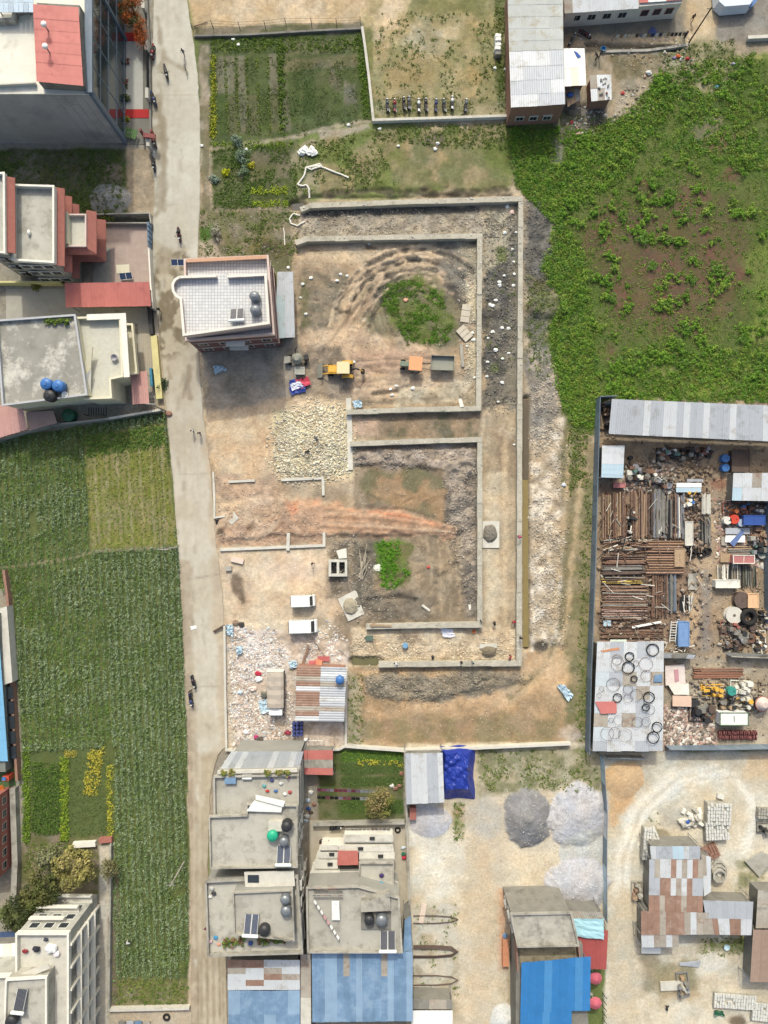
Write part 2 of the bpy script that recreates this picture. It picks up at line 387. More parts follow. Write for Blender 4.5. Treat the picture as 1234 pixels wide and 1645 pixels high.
# --- the building site
SITE = [(470,322),(842,316),(842,1076),(562,1078),(560,880),(330,880),(325,640),(470,560)]
G.paint(SITE, (180,156,126), (160,138,110), soft=5, wob=3)
G.paint(rc(480,333,834,382), (172,158,138), (150,136,116), soft=4, wob=4, ms=16, mott=.2)
G.paint([(486,336),(832,330),(832,342),(490,348)], (92,88,82), soft=3, wob=4)  # dark band: shadow of the outer wall painted into the ground
G.paint(rc(472,392,768,655), (184,156,124), (164,138,108), soft=4, wob=5, ms=30, mott=.15)
G.paint(rc(484,400,720,420), (202,176,142), soft=8, wob=8)
G.paint([(702,388),(766,388),(768,560),(750,560),(700,430)], (92,86,80), (126,118,106), soft=6, wob=10, ms=20)
G.paint(rc(740,390,768,428), (172,158,128), soft=6, wob=8, alpha=.7); G.paint(rc(748,430,768,650), (196,180,150), (160,144,120), soft=5, wob=5)
G.paint([(486,432),(560,440),(545,500),(520,545),(482,540)], (146,128,104), (122,110,90), soft=6, wob=8, ms=14)
G.paint([(482,450),(496,450),(500,520),(482,530)], (96,98,64), soft=4, wob=5, alpha=.7)
G.paint([(582,470),(640,440),(700,440),(740,500),(740,560),(590,565),(575,520)], (112,108,80), (128,118,90), soft=6, wob=6)
for k in range(7):
    G.stroke([(584+k*9, 478-k*3), (590+k*11, 520), (604+k*14, 560)], 3, (84,80,66) if k % 2 else (140,132,104), .8, 2, 2, dz=-.08)
# tyre ruts sweeping round the green patch
for k in range(17):
    r_ = 72+k*4.6+random.uniform(-3,3); cx, cy = 668+random.uniform(-9,9), 536+random.uniform(-9,7); t0 = 188+random.uniform(-6,40); t1 = 318-random.uniform(-8,50)
    cl = random.choice([(78,72,64),(64,60,54),(96,86,74),(206,178,144),(176,150,122),(110,98,82)])
    G.stroke([(cx+r_*1.0*math.cos(R(t))+random.uniform(-2,2), cy+r_*math.sin(R(t))+random.uniform(-2,2)) for t in np.arange(t0, t1, 7)], random.uniform(1.8,4.5), cl, .9, 1.4, 6, dz=-.17 if cl[0] < 130 else .1, brk=.36)
for k in range(90):
    a = random.uniform(482,760); b = random.uniform(395,648)
    if k > 45: a = random.uniform(572,764); b = random.uniform(720,998)
    an = random.uniform(0,3.1) if k % 3 else .2; L_ = random.uniform(5,22); G.stroke([(a,b),(a+L_*math.cos(an),b+L_*math.sin(an)*.7)], random.uniform(1.5,5), random.choice([(96,86,76),(120,106,90),(206,188,160),(196,164,136),(74,68,60)]), .7, 2, 5, dz=random.choice([-.12,.12]))
for k in range(6):
    G.stroke([(500+k*7, 590-k*4), (540+k*8, 540-k*6), (575+k*8, 490-k*9)], 5, random.choice([(196,160,126),(150,126,100),(204,172,138),(128,106,86)]), .7, 2.5, 3, dz=random.choice([-.08,.06]))
G.paint([(480,540),(560,520),(700,560),(740,640),(600,645),(490,640)], (178,148,120), (196,166,134), soft=8, wob=10, ms=24)
G.paint([(560,570),(680,566),(720,575),(640,592),(560,600)], (186,150,124), soft=6, wob=6)
for y0 in (578, 588, 600, 612, 622):
    G.stroke([(560,y0+4),(620,y0-1),(700,y0-3)], 4, random.choice([(150,122,98),(120,100,84),(206,180,150)]), .7, 2, 4, dz=-.07, brk=.45)
G.stroke([(600,632),(640,628),(655,620)], 5, (74,66,58), .8, 2, 4, dz=-.12); G.stroke([(572,648),(640,645),(740,640)], 7, (122,108,90), .8, 3, 5, dz=-.1)
G.paint([(640,625),(760,615),(765,648),(640,650)], (190,172,144), (156,138,112), soft=6, wob=8)
G.paint([(622,462),(668,450),(712,474),(730,520),(722,552),(660,556),(640,530),(618,500)], (98,110,60), (118,110,78), soft=8, wob=16)
G.paint([(330,560),(470,545),(520,600),(470,640),(330,665)], (168,152,134), (150,136,118), soft=6, wob=8, ms=20)
G.paint([(480,560),(545,560),(560,640),(485,645)], (158,138,116), (130,114,98), soft=6, wob=8)
# right-hand corridor: rubble above, wet mud in the middle, dry below
G.paint(rc(776,330,832,1066), (188,164,132), (164,144,116), soft=4, wob=4, ms=26)
G.paint(rc(776,336,832,455), (168,156,132), (140,130,110), soft=5, wob=5, mott=.25)
G.paint([(776,440),(832,395),(832,640),(776,655)], (88,84,80), (112,106,96), soft=8, wob=12, ms=22, mott=.2)
G.paint(rc(818,340,833,660), (120,114,104), soft=4, wob=4, alpha=.8); G.paint(rc(808,560,832,640), (140,128,108), soft=8, wob=8, alpha=.7)
G.paint(elp(806,410,8,10), (110,120,76), soft=5, wob=6); G.paint(elp(795,592,9,9), (96,108,66), soft=5, wob=6)
G.paint(rc(800,700,832,760), (140,118,94), soft=8, wob=10, alpha=.8); G.paint(rc(780,760,800,1010), (206,188,158), soft=6, wob=7, alpha=.6)
G.stroke([(812,700),(810,800),(812,1000)], 8, (206,178,140), .6, 4, 5)
# corridor between the two inner rooms
G.paint(rc(566,664,772,704), (148,124,98), (112,104,80), soft=4, wob=5, ms=18); G.paint(rc(566,668,610,700), (196,160,132), soft=8, wob=8)
# lower room
G.paint(rc(568,716,770,1004), (152,130,104), (132,112,90), soft=3, wob=3)
G.paint([(568,722),(766,718),(766,760),(720,752),(640,750),(568,746)], (180,160,144), (150,132,116), soft=5, wob=6, mott=.25, ms=14)
G.paint([(716,735),(768,735),(768,990),(745,1000),(715,870)], (164,146,128), (118,108,98), soft=6, wob=8, mott=.25, ms=16)
G.paint([(582,756),(690,752),(716,790),(712,835),(620,815),(582,800)], (160,126,90), (118,110,78), soft=5, wob=8, ms=26)
G.stroke([(575,748),(620,746),(690,752)], 5, (78,70,62), .8, 2.5, 5, dz=-.2); G.stroke([(720,800),(716,850),(745,955)], 7, (92,84,76), .7, 3, 6, dz=-.15)
G.paint([(566,880),(640,866),(700,850),(740,870),(745,1000),(580,1000),(566,960)], (158,136,108), (138,118,94), soft=6, wob=8, ms=20)
G.paint([(570,870),(612,868),(600,950),(640,975),(566,985)], (104,96,82), (128,116,100), soft=6, wob=8, ms=16)
G.paint([(585,955),(700,950),(690,1000),(585,1000)], (130,116,98), (112,100,86), soft=6, wob=7); G.stroke([(590,962),(640,958),(668,962)], 5, (60,52,46), .7, 2, 4, dz=-.12)
for k in range(9):
    G.stroke([(676+k*9,868),(684+k*8,900),(688+k*7,985)], 3, (184,158,124) if k % 2 else (132,112,88), .5, 2, 3, dz=.05, brk=.4)
G.paint([(600,872),(640,866),(662,880),(660,935),(632,948),(606,930)], (88,116,44), (110,104,62), soft=4, wob=6)
# red earth ramp
RAMP = [(352,812),(440,800),(535,812),(650,824),(738,850),(730,864),(650,856),(540,858),(440,862),(356,866)]
G.paint(RAMP, (200,150,114), (172,130,98), soft=3, wob=12, ms=16, mott=.2, alpha=.85); G.paint([(330,770),(450,775),(440,880),(340,880)], (206,178,146), (190,158,128), soft=26, wob=20, alpha=.7, ms=14, mott=.2); G.lift(RAMP, .3, 4, .15, 9, wob=8)
G.paint([(560,818),(650,826),(735,850),(640,834)], (200,132,92), soft=3, wob=4, alpha=.8); G.paint([(462,806),(520,800),(516,830),(470,832)], (208,140,98), (196,150,116), soft=6, wob=6)
for dy in (0, 9, 18, 25):
    G.stroke([(520,822+dy),(600,826+dy),(730,846+dy*.5)], 3, (142,104,78) if dy in (9,25) else (206,170,134), .6, 2, 3, dz=-.06)
G.stroke([(528,812),(650,818),(735,845)], 3, (120,88,68), .6, 2, 4, dz=-.1); G.stroke([(530,862),(600,862),(660,860)], 4, (104,82,66), .7, 2, 4, dz=-.1)
# dry lot beside the road
G.paint([(326,660),(470,640),(560,645),(560,768),(450,770),(345,760)], (214,184,146), (204,170,132), soft=8, wob=9, ms=36)
G.paint([(440,660),(565,650),(565,768),(440,770)], (216,196,150), (196,172,132), soft=8, wob=9)
G.paint([(345,765),(440,770),(470,810),(350,800)], (194,160,132), (172,142,116), soft=8, wob=9, ms=16)
G.paint([(350,845),(460,835),(525,860),(520,876),(350,876)], (170,132,104), (190,152,122), soft=6, wob=8, ms=18)
for k in range(6): G.stroke([(388+k*11,868-k),(408+k*12,840)], 4, random.choice([(120,98,80),(206,176,146),(150,112,86)]), .6, 2, 3, dz=-.07)
G.paint(rc(346,845,364,862), (40,36,32), soft=4, wob=5, alpha=.8)
for pts in ([(420,690),(450,760),(470,800)],[(436,690),(462,760),(480,800)],[(400,660),(430,720),(455,790)]):
    G.stroke(pts, 5, (188,152,118), .5, 3, 5, dz=-.05)
G.paint([(345,880),(560,880),(562,1010),(480,1030),(365,1020)], (212,188,156), (198,170,140), soft=6, wob=5, ms=40)
G.paint(elp(470,915,50,22), (218,184,156), soft=14, wob=8, alpha=.7); G.paint(elp(384,945,10,26,-20), (128,108,88), (110,92,74), soft=4, wob=6)
G.paint(rc(525,865,566,960), (150,132,112), (110,98,84), soft=6, wob=8, ms=14); G.paint(rc(535,985,590,1070), (170,146,118), (142,122,100), soft=8, wob=8)
G.stroke([(505,935),(540,960)], 5, (160,140,116), .6); G.stroke([(510,1000),(560,1020),(585,1020)], 14, (150,128,102), .7, 6, 8)
G.paint([(364,1005),(560,1030),(558,1200),(366,1200)], (206,186,172), (190,166,146), soft=5, wob=4, ms=16, mott=.2)
G.paint([(364,1040),(378,1040),(380,1200),(366,1200)], (196,178,158), soft=3, wob=3)
G.paint(elp(445,1185,16,8), (170,134,100), soft=4, wob=4); G.paint(elp(425,1050,28,40), (226,214,208), (206,190,180), soft=10, wob=12, alpha=.8)
# bottom corridor of the site
G.paint(rc(566,1010,836,1066), (206,182,150), (186,160,128), soft=5, wob=6, ms=18, mott=.2); G.paint(elp(655,1028,16,9), (150,128,104), soft=5, wob=6)
G.paint(rc(566,1054,606,1070), (120,112,70), soft=2, wob=2)
# ground south and east of the outer wall
G.paint([(560,1072),(840,1072),(845,1040),(905,1030),(955,1010),(955,1200),(558,1196)], (182,146,106), (164,132,94), soft=5, wob=5, ms=32)
G.paint([(840,1076),(900,1040),(925,1050),(905,1100),(840,1120),(700,1135),(640,1125)], (208,168,124), soft=12, wob=12, alpha=.8)
G.paint([(580,1082),(830,1078),(850,1090),(810,1112),(700,1125),(640,1128),(588,1110)], (128,116,98), (150,134,112), soft=5, wob=10, ms=16, mott=.2)
G.paint([(560,1150),(900,1150),(900,1196),(560,1196)], (160,130,96), (142,124,86), soft=10, wob=9); G.paint([(558,1076),(582,1076),(580,1196),(558,1196)], (140,132,90), (170,154,124), soft=5, wob=6)
G.paint([(840,318),(892,316),(892,450),(846,470)], (96,92,86), (116,110,102), soft=6, wob=8, ms=18)
G.paint([(846,440),(905,470),(915,490),(880,520),(846,520)], (128,116,98), (96,100,66), soft=7, wob=8)
G.paint([(846,500),(880,520),(885,620),(848,640)], (122,116,110), (92,98,70), soft=6, wob=8, ms=14)
G.paint([(848,640),(905,660),(905,1040),(850,1040)], (212,196,176), (172,152,126), soft=6, wob=9, ms=18, mott=.22)
G.paint([(848,560),(885,570),(900,660),(862,720),(848,700)], (132,124,114), (160,148,134), soft=6, wob=9, ms=14, mott=.22)
G.paint([(905,640),(955,640),(958,1010),(950,1190),(915,1190),(900,1000)], (122,116,76), (148,130,94), soft=6, wob=8, ms=26)
for d_ in (-9, 4, 13):
    G.stroke([(926+d_,690),(918+d_,800),(906+d_,900),(898+d_,1000),(878+d_*.6,1070),(820,1118+d_)], 7, (184,156,116) if d_ != 4 else (128,116,80), .85, 4, 6, dz=-.06)
G.paint(elp(868,1038,12,10), (104,92,80), soft=4, wob=5); G.paint(rc(880,1060,910,1110), (206,166,122), soft=10, wob=8, alpha=.8)
G.paint([(938,1000),(955,1000),(950,1190),(930,1190)], (110,112,70), soft=6, wob=6, alpha=.8); G.paint(elp(915,1180,22,12), (150,124,96), (176,160,144), soft=6, wob=8)
# --- overgrown field
OVER = [(812,196),(905,180),(985,190),(1030,150),(1060,110),(1140,100),(1300,60),(1300,650),(960,645),(955,700),(915,690),(890,610),(880,520),(905,480),(880,440),(895,380),(880,330),(835,300),(812,250)]
G.paint(OVER, (80,100,44), (92,104,54), soft=6, wob=10, ms=30, mott=.2)
G.paint(elp(1085,415,140,115), (96,78,52), (108,76,62), soft=40, wob=40, ws=60, ms=26, alpha=.75)
for cx, cy, rx, ry in ((1000,350,44,16),(960,395,38,16),(1075,440,22,40),(1130,370,14,46),(1110,310,26,24),(1075,490,16,20),(1150,450,16,26),(1050,420,18,30),(1000,480,10,26),(1205,440,26,16),(985,560,6,22),(1045,560,6,22),(1080,330,22,14),(1180,280,20,14),(1030,300,16,10),(1160,230,20,10),(1110,530,30,6)):
    G.paint(elp(cx,cy,rx,ry,random.uniform(-30,30)), (112,76,62), (98,82,56), soft=8, wob=14, ms=12, alpha=.9)
for cx, cy, rx, ry in ((1140,620,40,14),(1225,530,18,14),(1060,600,14,10),(1190,590,14,8),(1210,80,30,20)):
    G.paint(elp(cx,cy,rx,ry), (160,160,84), (122,140,60), soft=10, wob=10, alpha=.8)
G.paint([(1200,420),(1300,350),(1300,560),(1220,540)], (110,128,60), soft=14, wob=14, alpha=.7); G.paint([(890,225),(910,222),(905,262),(885,262)], (140,136,122), soft=5, wob=6); G.paint(elp(1140,205,14,26,60), (122,112,84), soft=6, wob=8, alpha=.8)
# --- top right hamlet
G.paint([(818,-60),(1300,-60),(1300,70),(1150,100),(1062,110),(1030,150),(985,195),(905,185),(820,192)], (166,146,120), (142,130,106), soft=6, wob=8, ms=20, mott=.2)
G.paint([(905,20),(1100,20),(1100,58),(905,62)], (134,124,110), soft=4, wob=5, alpha=.8); G.paint(rc(1100,-40,1150,80), (202,176,138), (184,158,122), soft=7, wob=7)  # first patch: shade of the row house painted into the ground
G.paint(rc(1152,-30,1300,68), (146,138,128), (132,124,114), soft=4, wob=4); G.paint(rc(905,58,1090,78), (198,168,130), soft=5, wob=6)  # first patch: shadow cast from outside the frame, painted as grey ground
G.paint([(1060,70),(1160,55),(1190,110),(1140,150),(1080,140)], (150,140,104), (116,116,72), soft=8, wob=9, ms=14)
G.paint([(975,80),(1075,85),(1050,130),(990,130)], (118,106,74), (146,128,96), soft=6, wob=8, ms=12); G.paint(elp(1010,170,30,22), (170,152,126), soft=6, wob=8)
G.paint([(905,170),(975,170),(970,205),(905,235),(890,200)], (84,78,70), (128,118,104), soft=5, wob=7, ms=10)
# --- top left block
G.paint([(-60,240),(206,232),(206,345),(-60,345)], (84,100,50), (104,104,72), soft=5, wob=6, ms=20, mott=.2)
G.paint([(204,225),(247,225),(246,352),(206,352)], (176,154,124), (158,138,112), soft=4, wob=4); G.paint(elp(182,280,14,14), (150,128,102), soft=5, wob=6); G.paint(rc(30,245,60,290), (142,130,118), soft=8, wob=8, alpha=.7)
G.paint(rc(-60,-60,248,238), (150,142,130), soft=3, wob=2); G.paint(rc(-60,350,250,720), (150,140,124), soft=3, wob=2)
# --- the big crop field
FIELD = [(-60,715),(265,662),(275,760),(287,880),(297,1050),(302,1250),(304,1520),(302,1614),(182,1614),(180,1340),(36,1350),(20,960),(-60,905)]
G.paint(FIELD, (72,86,46), (92,102,58), soft=2, wob=2, ms=14); G.paint([(134,700),(264,680),(284,876),(146,884)], (120,122,62), (134,126,76), soft=3, wob=3)
for k in range(7): G.stroke([(150+k*18,712-k*3),(158+k*18,870)], 3, (160,146,108), .6, 2, 2)
G.stroke([(4,912),(110,898),(150,886),(285,878)], 4, (150,132,104), .8, 2, 2); G.paint(rc(186,1572,302,1614), (110,112,68), (134,122,88), soft=4, wob=5)
G.paint([(40,1212),(185,1200),(184,1350),(44,1352)], (86,98,54), soft=3, wob=3)
G.paint([(-60,930),(20,955),(40,1300),(30,1460),(-60,1460)], (150,140,124), soft=2, wob=2); G.paint([(36,1345),(180,1340),(176,1450),(20,1480)], (132,118,94), (98,100,62), soft=5, wob=6)
G.paint([(160,1360),(182,1355),(180,1700),(156,1700)], (192,182,166), soft=2, wob=2); G.paint(rc(176,1400,190,1640), (120,104,82), soft=4, wob=3); G.paint(rc(172,1616,312,1720), (186,166,140), soft=2, wob=3)
# --- houses' yards at the bottom
G.paint([(340,1205),(655,1200),(655,1700),(340,1700)], (150,138,122), soft=3, wob=3); G.paint(rc(512,1202,650,1318), (104,104,66), (80,92,50), soft=3, wob=3)
for y0, y1, cl in ((1206,1224,(72,100,40)),(1226,1244,(70,90,46)),(1247,1264,(68,88,44)),(1285,1308,(72,92,44))):
    G.paint([(548,y0),(648,y0),(648,y1),(546,y1)], cl, soft=2, wob=2)
# --- gravel yard
G.paint([(655,1196),(966,1192),(974,1460),(815,1470),(815,1700),(655,1700)], (208,192,166), (196,178,150), soft=3, wob=3, ms=30)
G.paint([(764,1200),(966,1196),(966,1270),(900,1262),(770,1284)], (168,156,126), (134,130,92), soft=5, wob=6, ms=14, mott=.22)
G.paint(elp(700,1395,46,50), (222,216,202), (206,200,186), soft=24, wob=16, alpha=.8); G.paint(rc(655,1290,700,1360), (214,208,196), soft=10, wob=10); G.paint(elp(735,1320,12,26), (184,148,112), (140,140,90), soft=8, wob=9)
G.paint(rc(770,1290,815,1420), (190,176,156), soft=12, wob=10, alpha=.6); G.paint(rc(665,1450,735,1620), (178,164,138), (196,188,172), soft=8, wob=9)
G.paint(rc(800,1425,816,1560), (206,150,112), soft=5, wob=5, alpha=.8); G.paint(rc(815,1428,900,1466), (120,112,74), (180,170,146), soft=6, wob=8)
G.stroke([(770,1330),(775,1450),(770,1650)], 40, (200,178,148), .6, 12, 10)
# --- block maker's yard
G.paint([(972,1208),(1300,1206),(1300,1700),(972,1700)], (206,196,176), (194,180,156), soft=3, wob=3, ms=36)
G.paint([(975,1222),(1032,1224),(1020,1290),(985,1330),(976,1300)], (206,164,116), (196,164,124), soft=8, wob=8); G.paint(rc(1200,1212,1300,1250), (206,178,140), soft=10, wob=8); G.paint(rc(1010,1470,1060,1600), (150,138,112), soft=8, wob=8)
for pts in ([(1005,1420),(1010,1360),(1040,1300),(1110,1250),(1180,1245),(1215,1300),(1200,1360)],[(990,1480),(992,1380),(1020,1300),(1080,1248),(1150,1232)]):
    G.stroke(pts, 16, (222,216,204), .8, 8, 7); G.stroke([(a+9, b+3) for a, b in pts], 4, (188,176,156), .5, 3, 4, dz=-.05)
G.paint(elp(1062,1345,18,14,30), (150,138,112), soft=3, wob=4); G.paint(rc(1060,1300,1110,1330), (176,168,154), soft=8, wob=7)
G.paint([(1040,1555),(1120,1540),(1125,1600),(1060,1610)], (176,154,120), (150,138,104), soft=8, wob=8); G.paint(rc(1120,1505,1200,1530), (112,112,72), (150,142,112), soft=6, wob=6); G.paint(elp(1150,1545,26,16), (206,200,188), soft=6, wob=8)
G.paint(rc(1185,1380,1234,1430), (196,184,160), (140,138,96), soft=6, wob=8); G.paint(elp(1185,1640,16,10), (120,104,84), soft=4, wob=4); G.paint(rc(980,1440,1030,1700), (198,182,156), soft=8, wob=7)
# --- scrapyard floor
G.paint([(960,640),(1300,645),(1300,1206),(950,1206)], (174,146,116), (152,128,102), soft=2, wob=1, ms=22); G.paint(rc(966,780,1140,1030), (124,98,80), (148,118,94), soft=5, wob=6, ms=12)
G.paint([(1138,760),(1160,760),(1150,900),(1110,1060),(1160,1060),(1160,1000),(1175,1200),(1068,1200),(1100,1000)], (186,156,122), (164,140,116), soft=5, wob=6); G.stroke([(1135,920),(1132,1040)], 16, (140,130,122), .7, 6, 6); G.paint(rc(1070,1060,1234,1200), (184,166,140), (160,144,122), soft=6, wob=7)
G.paint(elp(1152,778,16,12), (162,112,86), soft=6, wob=6)
# --- relief
G.lift([(485,336),(832,332),(832,378),(485,382)], .1, 4, .3, 11); G.lift(rc(476,395,764,560), .0, 6, .16, 14); G.lift(rc(776,340,832,650), 0, 4, .28, 10)
G.lift([(568,722),(766,720),(766,760),(640,750),(568,748)], .3, 4, .35, 10); G.lift([(716,740),(766,740),(766,990),(745,995),(716,870)], .25, 5, .4, 11); G.lift(rc(585,955,700,1000), .1, 6, .25, 12)
G.lift([(584,1082),(830,1080),(846,1092),(700,1122),(640,1126),(588,1108)], .5, 7, .5, 13); G.lift([(850,560),(885,570),(905,660),(903,1035),(852,1035)], .25, 7, .3, 12)
G.lift([(846,322),(890,320),(890,440),(848,460)], .1, 6, .3, 12); G.lift(elp(880,492,30,18), .8, 8, .3, 12); G.lift([(345,765),(440,775),(520,865),(350,872)], .05, 8, .18, 14); G.lift(rc(566,668,768,702), .05, 4, .18, 12)
G.lift([(365,1005),(558,1030),(556,1195),(367,1195)], .05, 6, .18, 9); G.lift(rc(566,1012,832,1062), .1, 4, .2, 9); G.lift(rc(640,615,765,650), .1, 5, .2, 12); G.lift([(640,225),(790,225),(812,300),(480,312),(500,240)], 0, 6, .1, 14)
G.lift(rc(606,454,722,552), .1, 8, .1); G.lift([(570,870),(620,868),(640,980),(566,985)], .1, 6, .3, 11); G.lift(elp(698,222,14,16), .3, 5, .2, 9)
# canal beside the outer wall, ditches, pits
for pts, wd, dz in (([(845,640),(845,720),(846,1040)], 9, -.7), ([(566,1062),(610,1062)], 12, -.5), ([(470,330),(486,330)], 14, -.6), ([(945,70),(1090,78)], 7, -.6)):
    G.stroke(pts, wd, (104,92,68), .7, 2, 1, dz=dz)
G.stroke([(150,355),(243,355)], 9, (70,66,52), .8, 2, 1, dz=-.5)
# gravel and sand heaps
G.cone(848,1313,40,48,2.6,.85,(140,141,140),(130,131,130)); G.cone(930,1310,50,54,2.0,.7,(184,187,190),(174,177,180)); G.cone(938,1366,40,34,.45,.7,(190,190,188)); G.cone(928,1420,52,44,1.9,.7,(186,189,192),(176,179,182))
G.cone(690,1320,34,26,.7,.8,(186,188,190)); G.paint(elp(782,1315,30,34), (176,171,163), soft=12, wob=10, alpha=.7); G.cone(176,322,34,26,2.0,1.,(158,156,152)); G.cone(812,1640,24,30,1.2,1.,(206,204,200))
G.cone(1002,1252,32,30,.9,.9,(208,166,118)); G.cone(503,712,60,62,1.3,.7)
G.z += .09*(fbm(G.px, G.py, 9, 71)-.5)*sstep(1290, 1200, G.px)
n1_ = fbm(G.px, G.py, 4.5, 55, 3)-.5; n2_ = fbm(G.px, G.py, 13, 57, 3)-.5; n3_ = fbm(G.px, G.py, 22, 61, 3)-.5
am_ = .45+.55*sstep(1215, 1190, G.py)*sstep(650, 600, np.where(G.px > 955, 700-G.py*0, 0)); am_ = am_*(sdf(G.px, G.py, rc(-40,-40,1275,1685)) < 0); n3_ = n3_*(am_ > 0); G.c *= (1+am_*(.4*n1_+.34*n2_))[:, None]; G.c[:, 0] *= 1+.16*n3_; G.c[:, 2] *= 1-.2*n3_; G.c = np.clip(G.c, .01, .8)
def gz(px, py):
    i = int(np.clip(np.searchsorted(GX, px), 1, len(GX)-1)); j = int(np.clip(np.searchsorted(GY, py), 1, len(GY)-1))
    return float(Z2[j-1:j+1, i-1:i+1].mean())
Z2 = G.z.reshape(sh)
def grid_faces(ny, nx):
    a = np.arange(ny*nx).reshape(ny, nx)
    return np.stack([a[1:, :-1], a[1:, 1:], a[:-1, 1:], a[:-1, :-1]], -1).reshape(-1, 4)
EARTH = vcmat('earth', .95, .17, 2.2, .6, .16, fine=5.5)
V = np.stack([(G.px-617)*.1, (822.5-G.py)*.1, G.z], 1)
o = npmesh('ground', V, grid_faces(*sh), G.c, EARTH, True); o['kind'] = 'structure'
# ------------------------------------------------------------ the road: a strip between its two edges, raised on its own kerb
RL = [(-60,247),(0,247),(100,246),(240,244),(300,248),(420,245),(520,254),(650,267),(700,272),(860,285),(1000,293),(1150,299),(1250,303),(1400,307),(1500,308),(1720,306)]
RR = [(-60,298),(0,301),(70,311),(130,318),(200,322),(300,322),(415,318),(560,319),(668,327),(760,339),(860,346),(960,358),(1010,361),(1100,362),(1195,366),(1212,350),(1250,340),(1330,336),(1400,334),(1500,332),(1535,364),(1720,366)]
ry = np.arange(-60, 1721, 2.6); rt = np.linspace(0, 1, 34)
le = np.interp(ry, [a for a, b in RL], [b for a, b in RL]); re = np.interp(ry, [a for a, b in RR], [b for a, b in RR])
le = le+1.6*(fbm(ry, ry*0, 26, 4)-.5)*2; re = re+2.2*(fbm(ry, ry*0, 22, 8)-.5)*2
RX = le[:, None]+(re-le)[:, None]*rt[None, :]; RY = np.repeat(ry[:, None], len(rt), 1)
D = Lay(RX, RY, (214,206,190))
D.paint(rc(200,-80,400,640), (214,208,194), (206,198,180), soft=5, ms=60, mott=.06)
D.paint([(240,560),(335,560),(350,900),(262,900)], (212,200,180), (204,188,164), soft=14, ms=40, mott=.06)
D.paint([(262,900),(370,860),(380,1200),(290,1200)], (212,202,184), (206,192,168), soft=14, ms=40, mott=.06)
D.paint([(285,900),(306,900),(316,1200),(326,1720),(296,1720)], (196,176,148), (180,158,132), soft=5, wob=5, ms=14, mott=.14)
D.paint([(318,1210),(372,1200),(372,1720),(316,1720)], (202,184,156), (188,168,138), soft=6, wob=6, ms=24)
D.paint([(333,690),(352,690),(372,1010),(376,1200),(352,1200)], (208,186,156), (196,172,146), soft=5, wob=6, alpha=.8)
D.paint([(244,80),(262,80),(264,340),(246,345)], (166,150,122), (206,198,180), soft=5, wob=9, ws=30, alpha=.75, lo=.45, hi=.6)
for pts, wd in (([(262,92),(284,106),(296,112)],7),([(254,30),(258,70)],8),([(256,170),(262,210),(266,270)],9),([(262,250),(266,300),(260,335)],6),([(270,225),(282,230)],5)): D.stroke(pts, wd, (158,140,110), .75, 4, 5)
D.paint([(249,395),(300,395),(320,440),(322,520),(316,572),(254,572),(248,470)], (140,124,98), (196,182,156), soft=8, wob=12, ms=20, lo=.54, hi=.62, alpha=1.)
D.paint(elp(268,420,14,20), (166,150,122), soft=6, wob=10, alpha=.7); D.paint([(275,330),(300,330),(310,390),(288,392)], (206,196,176), soft=8, wob=10, alpha=.6)
for pts, wd in (([(270,590),(274,606)],5),([(304,588),(302,620),(306,640)],7),([(302,610),(294,640)],4)): D.stroke(pts, wd, (156,132,104), .7, 3, 4)
for y_ in (152, 330, 428, 577, 760, 925, 1100): D.stroke([(240,y_),(370,y_+3)], 1.2, (178,166,146), .6, 1.2, 1)
D.stroke([(308,930),(352,922)], 1.4, (160,148,128), .7, 1, 2); D.stroke([(296,560),(298,900),(312,1200)], 5, (192,178,154), .5, 4, 4)
for k in range(9): D.stroke([(318+k*5,1540),(320+k*5,1720)], 2, random.choice([(170,150,122),(216,202,176),(150,132,106)]), .7, 1.5, 2)
for k in range(5): D.stroke([(312+k*5,1210),(312+k*5,1540)], 3, random.choice([(184,164,134),(214,198,172)]), .5, 2, 3)
D.paint([(330,690),(350,700),(350,760),(336,760)], (214,178,142), soft=6, wob=6, alpha=.6)
for k in range(46):
    y_ = random.uniform(0, 1640); x_ = np.interp(y_, ry, le)+random.uniform(4, 48); D.stroke([(x_,y_),(x_+random.uniform(-4,4),y_+random.uniform(4,22))], random.uniform(1.5,5), random.choice([(160,144,118),(176,160,136),(224,216,200),(140,128,108)]), .5, 3, 4)
for a in (14, 22, 34, 42): D.stroke([(np.interp(q, ry, le)+a+3*math.sin(q*.013), q) for q in range(0, 1640, 40)], 4, (190,178,156), .4, 4, 4, brk=.48)
D.z += .12+.015*(fbm(D.px, D.py, 30, 2)-.5)
D.c *= (.80*(1+.12*(fbm(D.px, D.py, 40, 77)-.5)+.14*(fbm(D.px, D.py, 6, 78)-.5)))[:, None]
n_ = RX.shape; V = np.stack([(D.px-617)*.1, (822.5-D.py)*.1, D.z], 1)
edge = V.copy(); edge[:, 2] = -.2; F = grid_faces(*n_); idx = np.arange(len(V)).reshape(n_); N0 = len(V)
sk = []
for col, fl in ((0, 0), (n_[1]-1, 1)):
    a = idx[:-1, col]; b = idx[1:, col]; q = np.stack([a, b, b+N0, a+N0], 1); sk.append(q[:, ::-1] if not fl else q)
V2 = np.concatenate([V, edge]); F2 = np.concatenate([F]+sk)
o = npmesh('road', V2, F2, np.concatenate([D.c, D.c]), vcmat('road_concrete', .9, .07, .9, .15, .03), True); o['kind'] = 'structure'
